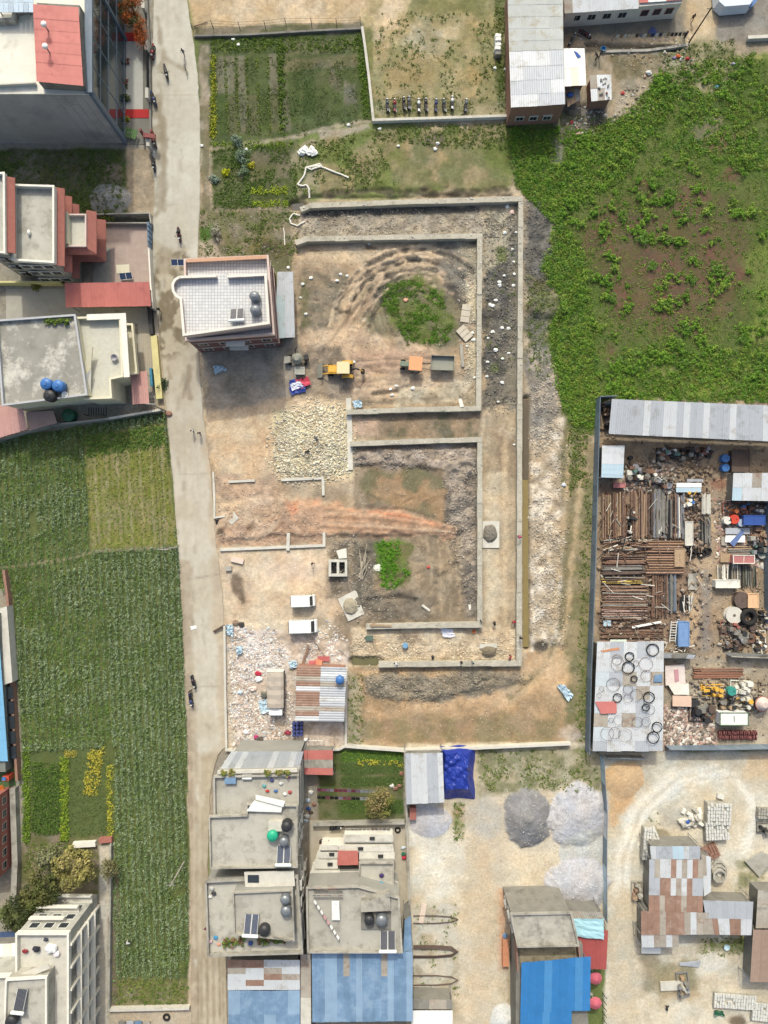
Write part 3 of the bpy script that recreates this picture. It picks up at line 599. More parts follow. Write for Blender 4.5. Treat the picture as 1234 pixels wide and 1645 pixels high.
# ------------------------------------------------------------ scattered chips, leaves
def inpoly(poly, n, seed=None, k=None):
    a = np.array(poly); out = []
    while sum(map(len, out)) < n:
        x = rng.uniform(a[:,0].min(), a[:,0].max(), n*2+50); y = rng.uniform(a[:,1].min(), a[:,1].max(), n*2+50)
        m = sdf(x, y, poly) < 0
        if k is not None: m &= (fbm(x, y, k[0], k[1])+rng.normal(0, .05, x.size) > k[2])
        out.append(np.stack([x[m], y[m]], 1))
    return np.concatenate(out)[:n]
def gzv(px, py):
    i = np.clip(np.searchsorted(GX, px), 1, len(GX)-1); j = np.clip(np.searchsorted(GY, py), 1, len(GY)-1)
    return (Z2[j, i]+Z2[j-1, i-1]+Z2[j-1, i]+Z2[j, i-1])/4
CHIP = vcmat('rubble', .9, .12, 5., .2, .05)
def chips(name, label, cat, pts, s0, s1, cols, flat=.5, dz=0., power=2., z=None, top=True, kind='stuff', parent=None, jit=4., gmix=.5):
    """many small broken lumps (8 corners each) lying on the ground"""
    n = len(pts); s = (s0+(s1-s0)*rng.random(n)**power); pts = pts+rng.normal(0, jit, pts.shape)
    base = np.array([(-1,-1,-1),(1,-1,-1),(1,1,-1),(-1,1,-1),(-1,-1,1),(1,-1,1),(1,1,1),(-1,1,1)], float)*.5
    v = np.repeat(base[None], n, 0)*(1+.5*(rng.random((n, 8, 3))-.5))
    v[:, 4:, :2] *= .75
    v[:, :, 0] *= s[:, None]*rng.uniform(.7, 1.5, n)[:, None]; v[:, :, 1] *= s[:, None]*rng.uniform(.5, 1.0, n)[:, None]; v[:, :, 2] *= s[:, None]*flat*rng.uniform(.5, 1.2, n)[:, None]
    a = rng.uniform(0, 6.283, n); tl = rng.normal(0, .3, n)
    y_ = v[:, :, 1]*np.cos(tl)[:, None]-v[:, :, 2]*np.sin(tl)[:, None]; z_ = v[:, :, 1]*np.sin(tl)[:, None]+v[:, :, 2]*np.cos(tl)[:, None]
    x_ = v[:, :, 0]*np.cos(a)[:, None]-y_*np.sin(a)[:, None]; y2 = v[:, :, 0]*np.sin(a)[:, None]+y_*np.cos(a)[:, None]
    zz = (gzv(pts[:, 0], pts[:, 1]) if z is None else z)+s*flat*.35+dz
    Vv = np.stack([x_+((pts[:, 0]-617)*.1)[:, None], y2+((822.5-pts[:, 1])*.1)[:, None], z_+np.reshape(zz, (-1, 1))], -1).reshape(-1, 3)
    fb = np.array([(4,5,6,7),(0,1,5,4),(1,2,6,5),(2,3,7,6),(3,0,4,7)]); F = (fb[None]+np.arange(n)[:, None, None]*8).reshape(-1, 4)
    cc = np.array([C(*c) for c in cols])[rng.integers(0, len(cols), n)]*rng.uniform(.75, 1.15, n)[:, None]
    i_ = np.clip(np.searchsorted(GX, pts[:, 0]), 0, len(GX)-1); j_ = np.clip(np.searchsorted(GY, pts[:, 1]), 0, len(GY)-1); cc = cc*(1-gmix)+gmix*G.c.reshape(*sh, 3)[j_, i_]*rng.uniform(.8, 1.3, n)[:, None]
    o = npmesh(name, Vv, F, np.repeat(cc, 8, 0), CHIP)
    if kind: o['kind'] = kind
    if parent: o.parent = parent
    else: tag(o, label, cat)
    return o
LEAF = vcmat('foliage', .8, .16, 2., 0, spec=.08, fine=9.)
def leafmass(pts, rad, nleaf, size, cols, z=None, squash=.7, jc=.25, up=.35, parentloc=None, hgt=None):
    """leaf-sized faces through a clump round each point; rad/size per clump; returns arrays"""
    n = len(pts); rad = np.broadcast_to(rad, (n,)); size = np.broadcast_to(size, (n,))
    N = n*nleaf
    d = rng.normal(size=(N, 3)); d /= np.linalg.norm(d, axis=1)[:, None]; d *= (rng.random(N)**.45)[:, None]
    d[:, 2] = np.abs(d[:, 2])*squash if hgt is None else np.abs(d[:, 2])*hgt
    c = np.repeat(pts, nleaf, 0)+d*np.repeat(rad, nleaf)[:, None]
    nrm = d+rng.normal(0, .55, (N, 3)); nrm[:, 2] = np.abs(nrm[:, 2])+up; nrm /= np.linalg.norm(nrm, axis=1)[:, None]
    u = np.cross(nrm, rng.normal(size=(N, 3))); u /= np.linalg.norm(u, axis=1)[:, None]; v = np.cross(nrm, u)
    s = (np.repeat(size, nleaf)*rng.uniform(.6, 1.3, N))[:, None]
    q = np.stack([c-u*s, c-v*s*.55+nrm*s*.12, c+u*s, c+v*s*.55+nrm*s*.12], 1).reshape(-1, 3)
    cl = np.array([C(*k) for k in cols]); ci = np.repeat(rng.integers(0, len(cl), n), nleaf)
    cc = cl[ci]*rng.uniform(1-jc, 1+jc, N)[:, None]
    return q, np.arange(N*4).reshape(-1, 4), np.repeat(cc, 4, 0)
def leafobj(name, arrs, kind=None, parent=None):
    V = []; F = []; Cc = []; o = 0
    for q, f, c in arrs: V.append(q); F.append(f+o); Cc.append(c); o += len(q)
    ob = npmesh(name, np.concatenate(V), np.concatenate(F), np.concatenate(Cc), LEAF)
    if kind: ob['kind'] = kind
    if parent: ob.parent = parent
    return ob
def p3(pts, dz=0.): return np.stack([(pts[:, 0]-617)*.1, (822.5-pts[:, 1])*.1, gzv(pts[:, 0], pts[:, 1])+dz], 1)
# ------------------------------------------------------------ common materials
conc = pm('concrete', (172,166,154), .9, .18, .8, bump=.15, stain=((122,116,106), .5, .45, .8))
conc_l = pm('pale_concrete', (204,198,186), .9, .12, .8, bump=.12, stain=((164,156,142), .55, .5, .6))
conc_d = pm('dark_concrete', (134,130,122), .9, .16, .6, bump=.15, stain=((98,94,88), .52, .4, .7))
cream = pm('cream_paint', (222,212,180), .85, .08, .6, stain=((176,166,140), .58, .5, .6))
white = pm('white_paint', (236,236,232), .6, .05, .8)
offwhite = pm('off_white_plaster', (226,220,208), .85, .08, .7, stain=((186,176,160), .58, .6, .6))
pinkpl = pm('pink_plaster', (214,186,176), .85, .08, .8)
brickred = pm('brick_red', (176,98,84), .9, .12, 1.5, bump=.2, stain=((140,84,74), .55, 1.2, .6))
brick = pm('raw_brick', (160,112,92), .95, .16, 3., bump=.3, stain=((120,92,80), .55, 1., .6))
yellowp = pm('yellow_paint', (216,202,128), .85, .1, .8, stain=((170,158,110), .56, .7, .6))
dark = pm('dark_metal', (52,52,54), .6, .2, 2.); black = pm('black_plastic', (34,34,36), .5, .15, 2.); rubber = pm('rubber', (42,41,40), .9, .2, 3.)
steel = pm('grey_steel', (150,152,154), .45, .12, 1.5, metal=.3); bluesteel = pm('blue_grey_steel', (104,124,140), .5, .1, 1.2, stain=((132,142,148), .55, .8, .5))
tin_g = pm('tin_grey', (184,192,196), .5, .08, .5, metal=.15, stain=((150,152,150), .52, .5, .7))
tin_l = pm('tin_pale', (206,212,212), .5, .07, .5, metal=.1, stain=((170,160,146), .53, .6, .7))
tin_r = pm('tin_rust', (160,118,98), .8, .16, .9, stain=((180,150,132), .52, .8, .7))
tin_o = pm('tin_old', (172,160,146), .7, .14, .8, stain=((150,116,98), .52, .7, .8))
tin_b = pm('tin_blue', (112,150,184), .5, .2, .6, stain=((138,166,190), .5, .6, .7))
tin_bb = pm('tin_bright_blue', (44,128,200), .5, .1, .6, stain=((70,140,196), .54, .5, .5))
tin_b2 = pm('tin_faded_blue', (136,170,198), .5, .12, .6)
tin_bb2 = pm('tin_bright_blue_worn', (66,144,206), .5, .1, .6)
tin_sky = pm('tin_sky', (176,206,218), .5, .06, .6)
tin_red = pm('tin_red', (206,116,104), .6, .08, .6, stain=((186,98,90), .52, .4, .7))
tin_w = pm('tin_white', (238,238,234), .5, .05, .6)
fibre = pm('fibre_cement', (186,192,186), .85, .08, .6, stain=((170,152,118), .52, .55, .75))
rust = pm('rust', (134,94,74), .9, .25, 2., stain=((96,72,60), .5, 1.5, .8)); rust2 = pm('rust_brown', (152,116,94), .9, .25, 2.); rust3 = pm('rust_dark', (104,84,74), .9, .25, 2.)
wood = pm('old_wood', (178,144,108), .9, .18, 2.); glass = glassmat('dark_glass', (52,60,66)); glass_t = glassmat('teal_glass', (48,66,72), .08)
def P3(px, py, h): return (*P(px, py, h), h)
# ------------------------------------------------------------ sheet roofs: every sheet a ribbed piece of its own
def sheetroof(parent, q, nu, nv, mats, pitch=.25, amp=.045, lap=.06, name='roof_sheet', wts=None, skip=()):
    a, b, c, d = [Vector(p) for p in q]; n = 0
    for j in range(nv):
        for i in range(nu):
            n += 1
            if (i, j) in skip: continue
            def pt(u, v): return (a*(1-u)+b*u)*(1-v)+(d*(1-u)+c*u)*v
            u0, u1 = i/nu, (i+1)/nu; v0, v1 = j/nv, (j+1)/nv
            wd = (pt(u1, v0)-pt(u0, v0)).length; ln = max(.1, (pt(u0, v1)-pt(u0, v0)).length)
            v1e = min(1.02, v1+lap/ln) if j < nv-1 else v1
            k = max(4, min(20, 2*int(wd/pitch/1.0))); dz = random.uniform(0, .012)+(.02 if (i % 2) else 0)+(nv-j)*.022
            e = random.uniform(-.004, .004)
            vs = []
            for v in (v0+e, v1e+e):
                for s_ in range(k+1):
                    p = pt(u0+(u1-u0)*s_/k, v); vs.append((p.x, p.y, p.z+dz+(amp if s_ % 2 else 0)))
            mb = MB(); mb.add(vs, [(s_, s_+1, k+2+s_, k+1+s_) for s_ in range(k)])
            m = mats(i, j) if callable(mats) else (random.choices(mats, wts)[0])
            part(parent, name, mb, m)
def frame_posts(parent, pts, h, mat=None, r=.06, name='post'):
    for x, y in pts: part(parent, name, MB().cyl(x, y, 0, h, r, 8), mat or steel)
# ------------------------------------------------------------ windows
_WM = {}
def window(parent, p, ang, w_, h_, z, fm=None, pmn=None, shade=True):
    """frame with glass pane, sill and sun-shade; p is on the wall's face, ang turns local +y outwards"""
    key = (round(w_, 2), round(h_, 2))
    if key not in _WM:
        f = MB(); t = .08
        f.box(-w_/2, -.02, 0, -w_/2+t, .06, h_).box(w_/2-t, -.02, 0, w_/2, .06, h_).box(-w_/2+t, -.02, 0, w_/2-t, .06, t).box(-w_/2+t, -.02, h_-t, w_/2-t, .06, h_).box(-.03, -.02, t, .03, .055, h_-t)
        g = MB().box(-w_/2+t, -.02, t, w_/2-t, .025, h_-t); s_ = MB().box(-w_/2-.1, -.02, h_+.04, w_/2+.1, .38, h_+.12)
        _WM[key] = [q.mesh() for q in (f, g, s_)]
    f, g, s_ = _WM[key]; off = wloc(parent)
    def inst(nm, me, mat, par, loc):
        mm = me.copy(); mm.materials.clear(); mm.materials.append(mat); o = bpy.data.objects.new(nm, mm); COL.objects.link(o); o.parent = par; o.location = loc; return o
    o = inst('window', f, fm or white, parent, (p[0]-off.x, p[1]-off.y, z-off.z)); o.rotation_euler = (0, 0, ang)
    inst('pane', g, pmn or glass, o, (0, 0, 0))
    if shade: inst('sunshade', s_, conc_l, o, (0, 0, 0))
def windows(parent, a, b, zs, n, w_=1.3, h_=1.4, fm=None, shade=True, pmn=None):
    """n windows in each storey on the wall from a to b (outside lies right of a->b)"""
    a = Vector(a); b = Vector(b); d = (b-a); ang = math.atan2(d.y, d.x)+math.pi
    for z in zs:
        for i in range(n): window(parent, a+d*((i+.5)/n), ang, w_, h_, z, fm, pmn, shade)
def house(name, label, poly, h, wall, roof=None, par=.9, pth=.2, parmat=None, ledge=None, floors=3., loc=None, cat='house'):
    """walls, roof slab, floor bands and parapet over a footprint (world metres, h to the roof floor)"""
    cx = sum(p[0] for p in poly)/len(poly); cy = sum(p[1] for p in poly)/len(poly)
    t = thing(name, label, cat, loc or (cx, cy, 0))
    block(t, poly, h, wall, roof, par, pth, parmat, ledge, floors); return t
def block(t, poly, h, wall, roof=None, par=.9, pth=.2, parmat=None, ledge=None, floors=3., z0=-.3):
    part(t, 'wall', MB().prism(poly, z0, h-.15), wall)
    cx = sum(p[0] for p in poly)/len(poly); cy = sum(p[1] for p in poly)/len(poly)
    def gr(d):
        out = []
        for x, y in poly:
            dx, dy = x-cx, y-cy; out.append((x+math.copysign(d, dx), y+math.copysign(d, dy)))
        return out
    part(t, 'roof', MB().prism(gr(.06), h-.15, h), roof or conc)
    if ledge:
        mb = MB(); z = floors
        while z < h-1.: mb.prism(gr(.08), z-.12, z); z += floors
        if mb.v: part(t, 'floor_band', mb, ledge)
    if par: part(t, 'parapet', MB().wall(gr(.06-pth/2), pth, h, h+par, closed=True), parmat or wall); part(t, 'coping', MB().wall(gr(.06-pth/2), pth+.1, h+par, h+par+.06, closed=True), parmat or conc_l)
# ------------------------------------------------------------ rooftop things
def make_tank(label, cat, x, y, z, r, hh, mat, stand=0.):
    t = thing('water_tank', label, cat, (x, y, z))
    pr = [(r, 0)]
    for k in range(4): pr += [(r, hh*(k+.15)/5), (r*1.03, hh*(k+.35)/5), (r*1.03, hh*(k+.75)/5), (r, hh*(k+.95)/5)]
    pr += [(r*.98, hh*.8), (r*.8, hh*.9), (r*.42, hh*.97), (r*.3, hh*.98)]
    part(t, 'tank_body', MB().lathe(x, y, [(a, z+stand+b) for a, b in pr], 20), mat, smooth=True)
    part(t, 'lid', MB().cyl(x, y, z+stand+hh*.98, z+stand+hh*1.04, r*.34, 14), mat)
    mb = MB()
    for k in range(2): mb.box(x-r*.9, y-r*.6+k*r*1.0, z, x+r*.9, y-r*.4+k*r*1.0, z+max(stand, .04))
    part(t, 'stand', mb, conc_d); part(t, 'pipe', MB().tube([(x+r*.9, y, z+.2), (x+r*1.15, y, z+.2), (x+r*1.15, y-.4, z+.05), (x+r*1.2, y-1.2, z+.05)], .03), steel)
    return t
tank_blue = pm('tank_blue', (58,118,190), .4, .06, 1.); tank_black = pm('tank_black', (52,54,56), .45, .1, 1.); tank_grey = pm('tank_grey', (128,136,140), .35, .08, 1., metal=.3); tank_green = pm('tank_green', (38,170,130), .4, .06, 1.); tank_dgreen = pm('tank_dark_green', (40,92,66), .45, .06, 1.)
solar = glassmat('solar_blue', (52,70,104), .2); solar_d = glassmat('solar_dark', (62,66,76), .2)
def make_solar(label, x, y, z, w_, l_, ang=0, np_=2, flip=1, mat=None):
    """solar water heater: tilted tube panels, white drum across the top, legs"""
    t = thing('solar_water_heater', label, 'solar heater', (x, y, z)); ca, sa = math.cos(ang), math.sin(ang)
    def T(a, b, c): return (x+a*ca-b*sa, y+a*sa+b*ca, z+c)
    zlo, zhi = .25, 1.1
    for k in range(np_):
        a0 = -w_/2+k*w_/np_+.04; a1 = -w_/2+(k+1)*w_/np_-.04
        p = MB().slab([T(a0, l_/2*flip, zlo), T(a1, l_/2*flip, zlo), T(a1, -l_/2*flip, zhi), T(a0, -l_/2*flip, zhi)], .06)
        pn = part(t, 'collector_panel', p, mat or solar)
        g = MB()
        for q in range(9):
            a = a0+(a1-a0)*(q+.5)/9; g.tube([T(a, l_/2*flip*.96, zlo+.04), T(a, -l_/2*flip*.96, zhi+.03)], .018, 4)
        part(pn, 'tube', g, steel)
        part(pn, 'panel_frame', MB().tube([T(a0, l_/2*flip, zlo+.02), T(a1, l_/2*flip, zlo+.02), T(a1, -l_/2*flip, zhi+.02), T(a0, -l_/2*flip, zhi+.02)], .03, 4, True), white)
    n = 12; vs = []
    part(t, 'drum', MB().tube([T(-w_/2-.15, -l_/2*flip-.22*flip, zhi+.12), T(w_/2+.15, -l_/2*flip-.22*flip, zhi+.12)], .23, 12), white, smooth=False)
    for a in (-w_/2, w_/2):
        part(t, 'leg', MB().tube([T(a, -l_/2*flip-.2*flip, 0), T(a, -l_/2*flip-.2*flip, zhi)], .03, 5), steel); part(t, 'leg', MB().tube([T(a, l_/2*flip, 0), T(a, l_/2*flip, zlo)], .03, 5), steel)
    return t
def make_pv(label, x, y, z, w_, l_, ang=0, nx=2, ny=1, tilt=.35, mat=None):
    t = thing('solar_array', label, 'solar panel', (x, y, z)); ca, sa = math.cos(ang), math.sin(ang)
    def T(a, b, c): return (x+a*ca-b*sa, y+a*sa+b*ca, z+c)
    for i in range(nx):
        for j in range(ny):
            a0, a1 = -w_/2+w_*i/nx+.02, -w_/2+w_*(i+1)/nx-.02; b0, b1 = -l_/2+l_*j/ny+.02, -l_/2+l_*(j+1)/ny-.02
            zz = lambda b: .5+(l_/2-b)*tilt*-1+l_*tilt
            p = part(t, 'module', MB().slab([T(a0, b0, zz(b0)), T(a1, b0, zz(b0)), T(a1, b1, zz(b1)), T(a0, b1, zz(b1))], .04), mat or solar)
            part(p, 'module_frame', MB().tube([T(a0, b0, zz(b0)), T(a1, b0, zz(b0)), T(a1, b1, zz(b1)), T(a0, b1, zz(b1))], .03, 4, True), white)
    for a in (-w_*.4, w_*.4): part(t, 'leg', MB().tube([T(a, 0, 0), T(a, 0, .5)], .03, 5), steel)
    return t
# ------------------------------------------------------------ motorcycle (local +x forwards)
def make_bike():
    t = thing('motorcycle', 'motorcycle', 'motorcycle', (0, 0, 0))
    for x in (-.66, .66):
        pts = [(x+.29*math.cos(a), 0, .3+.29*math.sin(a)) for a in np.linspace(0, 2*math.pi, 17)[:-1]]
        tw = part(t, 'wheel', MB().tube(pts, .065, 6, True), rubber)
        m = MB(); m.tube([(x, -.05, .3), (x, .05, .3)], .1, 8)
        for k in range(5):
            a = k*2*math.pi/5; m.tube([(x, 0, .3), (x+.24*math.cos(a), 0, .3+.24*math.sin(a))], .02, 4)
        part(tw, 'rim', m, steel)
    part(t, 'engine', MB().obox((0, 0), (.46, .3), 0, .25, .62, .85), dark)
    part(t, 'fuel_tank', MB().ell((.2, 0, .82), (.31, .19, .17), 10, 6), pm('bike_black', (44,44,48), .3, .1), smooth=True)
    part(t, 'seat', MB().prof([(-.72,.82),(-.6,.76),(-.05,.76),(-.02,.84),(-.35,.84)], -.15, .15), black)
    part(t, 'tail', MB().prof([(-1.,.86),(-.7,.72),(-.4,.66),(-.4,.76),(-.72,.84)], -.1, .1), MATS['bike_black'])
    part(t, 'handlebar', MB().tube([(.38,-.38,1.02),(.5,-.14,1.0),(.5,.14,1.0),(.38,.38,1.02)], .022, 6), dark)
    part(t, 'fork', MB().tube([(.66,-.09,.3),(.5,-.09,1.0)], .03, 6).tube([(.66,.09,.3),(.5,.09,1.0)], .03, 6), steel)
    part(t, 'headlight', MB().ell((.63, 0, .9), (.1, .11, .11), 8, 6), white, smooth=True)
    for s_ in (-1, 1): part(t, 'mirror', MB().tube([(.42,.26*s_,1.02),(.38,.34*s_,1.2)], .012, 4).ell((.37,.36*s_,1.22), (.02,.07,.05), 6, 4), dark)
    part(t, 'exhaust', MB().tube([(.1,-.16,.3),(-.3,-.2,.3),(-.9,-.22,.42)], [.03,.05,.06], 7), steel)
    part(t, 'front_mudguard', MB().tube([(.66+.37*math.cos(a),0,.3+.37*math.sin(a)) for a in np.linspace(.3,2.3,6)], .07, 5), MATS['bike_black'])
    return t
bike0 = make_bike(); bike_used = []
bp = {k: pm('bike_'+k, v, .3, .1) for k, v in dict(red=(150,44,52), blue=(52,64,110), white=(214,214,214), grey=(96,104,108), green=(70,84,84), maroon=(92,36,46)).items()}
def bike(px, py, ang, label, col=None, group=None, lean=.12, seat=None):
    o = bike0 if not bike_used else dup(bike0); bike_used.append(o)
    o.scale = (1.15, 1.5, 1.1); o.location = (*P(px, py), max(0, gz(px, py))+(.12 if px < 330 else 0)); o.rotation_euler = (lean if lean else 0, 0, ang); o['label'] = label
    if group: o['group'] = group
    sw = {}
    if col: sw = {'fuel_tank': bp[col], 'tail': bp[col], 'front_mudguard': bp[col]}
    if seat: sw['seat'] = seat
    if sw: o['_sw'] = 1; PEND.append((o, sw))
    return o
PEND = []
# ------------------------------------------------------------ people: one skinned body for each pose
POSES = {
 'stand': dict(pel=(0,0,.95), che=(0,0,1.32), nek=(0,0,1.5), hed=(0,.02,1.66), ls=(-.19,0,1.43), le=(-.25,-.02,1.14), lh=(-.24,.08,.88), rs=(.19,0,1.43), re=(.25,-.02,1.14), rh=(.24,.08,.88), lp=(-.09,0,.9), lk=(-.1,.02,.49), la=(-.1,-.02,.07), lt=(-.11,.14,.04), rp=(.09,0,.9), rk=(.1,.02,.49), ra=(.1,-.02,.07), rt=(.11,.14,.04)),
 'walk': dict(pel=(0,0,.94), che=(0,.03,1.31), nek=(0,.04,1.49), hed=(0,.08,1.65), ls=(-.19,.03,1.42), le=(-.25,-.1,1.15), lh=(-.23,.02,.9), rs=(.19,.03,1.42), re=(.25,.1,1.15), rh=(.22,.3,.98), lp=(-.09,0,.9), lk=(-.1,.2,.52), la=(-.1,.24,.1), lt=(-.11,.4,.06), rp=(.09,0,.9), rk=(.1,-.06,.48), ra=(.1,-.32,.12), rt=(.11,-.2,.05)),
 'ride': dict(pel=(0,-.25,.9), che=(0,-.1,1.28), nek=(0,-.02,1.45), hed=(0,.05,1.6), ls=(-.19,-.06,1.38), le=(-.3,.08,1.14), lh=(-.34,.36,1.06), rs=(.19,-.06,1.38), re=(.3,.08,1.14), rh=(.34,.36,1.06), lp=(-.1,-.22,.88), lk=(-.2,.2,.74), la=(-.18,.06,.34), lt=(-.18,.2,.3), rp=(.1,-.22,.88), rk=(.2,.2,.74), ra=(.18,.06,.34), rt=(.18,.2,.3)),
 'bend': dict(pel=(0,-.1,.85), che=(0,.22,1.08), nek=(0,.38,1.15), hed=(0,.54,1.18), ls=(-.19,.32,1.12), le=(-.22,.42,.84), lh=(-.18,.5,.58), rs=(.19,.32,1.12), re=(.22,.42,.84), rh=(.18,.52,.58), lp=(-.1,-.1,.8), lk=(-.12,.06,.46), la=(-.12,-.06,.07), lt=(-.13,.1,.04), rp=(.1,-.1,.8), rk=(.12,.04,.46), ra=(.12,-.1,.07), rt=(.13,.06,.04))}
RAD = dict(pel=.15, che=.16, nek=.06, hed=.105, ls=.075, le=.05, lh=.04, rs=.075, re=.05, rh=.04, lp=.095, lk=.065, la=.045, lt=.04, rp=.095, rk=.065, ra=.045, rt=.04)
BONES = [('pel','che',1),('che','nek',1),('nek','hed',0),('che','ls',1),('ls','le',1),('le','lh',0),('che','rs',1),('rs','re',1),('re','rh',0),('pel','lp',2),('lp','lk',2),('lk','la',2),('la','lt',3),('pel','rp',2),('rp','rk',2),('rk','ra',2),('ra','rt',3)]
_PM = {}
def body_mesh(pose):
    if pose in _PM: return _PM[pose]
    J = POSES[pose]; names = list(J); me = bpy.data.meshes.new('person')
    me.from_pydata([J[k] for k in names], [(names.index(a), names.index(b)) for a, b, c in BONES], []); me.update()
    o = bpy.data.objects.new('tmp', me); COL.objects.link(o)
    o.modifiers.new('skin', 'SKIN'); su = o.modifiers.new('sub', 'SUBSURF'); su.levels = 1; su.render_levels = 1
    for k, v in zip(names, me.skin_vertices[0].data): v.radius = (RAD[k], RAD[k]*(.75 if k in ('pel','che') else 1)); v.use_root = (k == 'pel')
    dg = bpy.context.evaluated_depsgraph_get(); dg.update()
    ev = bpy.data.meshes.new_from_object(o.evaluated_get(dg)); bpy.data.objects.remove(o)
    V_ = np.array([v.co for v in ev.vertices])
    mi = []
    for p in ev.polygons:
        c = Vector(p.center); best = (9, 0)
        for a, b, l in BONES:
            A = Vector(J[a]); B = Vector(J[b]); t = max(0, min(1, (c-A).dot(B-A)/max(1e-6, (B-A).length_squared)))
            dd = (c-(A+(B-A)*t)).length-(RAD[a]*(1-t)+RAD[b]*t)*.8
            if dd < best[0]: best = (dd, l)
        mi.append(best[1])
    _PM[pose] = (ev, mi); return _PM[pose]
skin = pm('skin', (176,128,100), .6, .05); hair = pm('hair', (34,30,28), .7, .1)
def cloth(rgb): return pm('cloth_%d_%d_%d' % rgb, rgb, .9, .1, 4.)
def person(px, py, pose, ang, label, shirt=(40,44,60), trou=(44,46,56), z=0., xy=None, group=None, helmet=None):
    ev, mi = body_mesh(pose); me = ev.copy(); me.materials.clear()
    for m in (skin, cloth(shirt), cloth(trou), black): me.materials.append(m)
    me.polygons.foreach_set('material_index', mi); me.polygons.foreach_set('use_smooth', [True]*len(mi))
    x, y = xy or P(px, py); o = bpy.data.objects.new('person', me); COL.objects.link(o); o.location = (x, y, z); o.rotation_euler = (0, 0, ang)
    tag(o, label, 'person', group); h = POSES[pose]['hed']
    mb = MB().ell((h[0], h[1]-.025, h[2]+.035), (.115, .125, .115), 10, 6)
    hm = link('helmet' if helmet else 'hair', mb.mesh(), helmet or hair, o, True)
    return o
# ============================================================ TOP LEFT: glass-fronted building, its forecourt
H = 13.5
xe, ys = P(146, 151, H); xw = -72.; yn = 92.
t = thing('commercial_building', 'tall grey building with dark glass street front and red tin roof', 'building', ((xe+xw)/2, (ys+yn)/2, 0))
grey_clad = pm('grey_cladding', (172,174,170), .85, .1, .25, stain=((140,144,142), .5, .18, .7))
part(t, 'wall', MB().box(xw, ys, -.3, xe, yn, H-.2), grey_clad)
part(t, 'roof', MB().box(xw, ys+.02, H-.2, xe-.02, yn, H), pm('terrace_screed', (222,216,202), .9, .08, .5, stain=((186,176,150), .56, .4, .6)))
k_ = 0
for z in np.arange(.2, 13., 2.15):           # cladding panels on the side wall, joints recessed
    n = 5
    for i in range(n):
        a = xe-.15-(xe-xw-24)*(i+1)/n*1.0; b = xe-.15-(xe-xw-24)*i/n
        part(t, 'cladding_panel', MB().box(a+.03, ys-.05-random.uniform(0,.015), z, b-.03, ys-.001, z+2.1), grey_clad)
for z0, z1, y0_, y1_ in [(z, z+2.9, ys+.4+i*4.05, ys+.4+i*4.05+3.75) for z in (.9, 4.2, 7.5, 10.4) for i in range(8)]:
    part(t, 'glass_pane', MB().box(xe, y0_, z0, xe+.05, y1_, min(z1, H-.3)), glass_t)
for z in (.7, 3.95, 7.25, 10.25): part(t, 'transom', MB().box(xe, ys-.02, z-.12, xe+.12, yn, z+.14), bluesteel)
for i in range(0, 9): part(t, 'mullion', MB().box(xe, ys+.2+i*4.05, .1, xe+(.32 if i in (0, 4) else .1), ys+.2+i*4.05+(.4 if i in (0, 4) else .16), H-.25), bluesteel)
part(t, 'corner_column', MB().box(xe-.2, ys-.25, -.2, xe+.3, ys+.18, H), bluesteel)
part(t, 'cornice', MB().box(xe-.7, ys-.02, H, xe+.35, yn, H+.45), bluesteel)
part(t, 'parapet', MB().wall([(xw, ys+.12), P(60,137,H)], .22, H, H+.7), conc_l); x_, y_ = P(2, 34, H)
part(t, 'terrace_wall', MB().wall([P(-40,41,H), P(26,38,H), P(28,24,H), P(54,18,H)], .5, H, H+.9), conc)
part(t, 'stair_box', MB().prism(PQ([(59,4),(128,8),(134,136),(62,132)], H+1.6), H, H+1.55), conc_d)
sheetroof(t, [P3(54,8,H+2.4), P3(127,13,H+2.0), P3(134,138,H+2.0), P3(59,131,H+2.4)], 1, 7, [tin_red], pitch=.9, amp=.02)
for px, py in ((70,40),(72,75)):
    x, y = P(px+9, py+11, H+2.2)
    o = thing('roof_vent', 'white round vent cap on the red tin roof, ' + ('nearer the top' if py < 50 else 'nearer the courtyard corner'), 'vent', (x, y, H+2.2), 'vents on the red roof')
    part(o, 'pipe', MB().cyl(x, y, H+2.0, H+3.6, .1, 8), steel); part(o, 'cap', MB().ell((x, y, H+3.75), (.42,.42,.3), 12, 6), white, smooth=True)
o = thing('perforated_canopy', 'pale blue lattice canopy roof at the top left corner', 'canopy', P(25, 10, H))
sky_l = pm('lattice_blue', (176,200,216), .6, .3, 9.)
for i in range(8):
    for j in range(2): part(o, 'lattice_panel', MB().prism(PQ(rc(-10+i*8, -12+j*16, -10.5+i*8+8, 3.2+j*16), H+1.8), H+1.7, H+1.76), sky_l)
for px in (4, 50): part(o, 'post', MB().cyl(*P(px,24,H), H, H+1.7, .08, 8), steel)
# forecourt
struct('forecourt', MB().prism(PQ(rc(190,-30,240,232)), -.2, .06), pm('forecourt_stone', (128,124,114), .9, .1, .8))
struct('paved_strip', MB().prism(PQ(rc(203,66,230,176)), .06, .1), pm('pale_tile', (186,184,174), .85, .08, 1.))
redmat = pm('red_carpet', (196,48,46), .95, .08, 1.5)
for q, lab in ((rc(198,53,224,67), 'short red mat across the tiled strip near the orange tree'), (rc(176,176,240,190), 'long red mat across the forecourt by the green stair')):
    solo('floor_mat', lab, 'mat', MB().prism(PQ(q), .1, .125), redmat)
gp = pm('stair_green', (86,120,70), .7, .1)
t = thing('outdoor_stair', 'green metal stair at the corner of the glass-fronted building', 'stair', P(202, 214))
for k in range(8):
    a = P(190+k*4, 208+k*1.2, .2+k*.1); part(t, 'step', MB().obox(a, (.36, 1.5), -.28, .1+k*.12, .16+k*.12), gp)
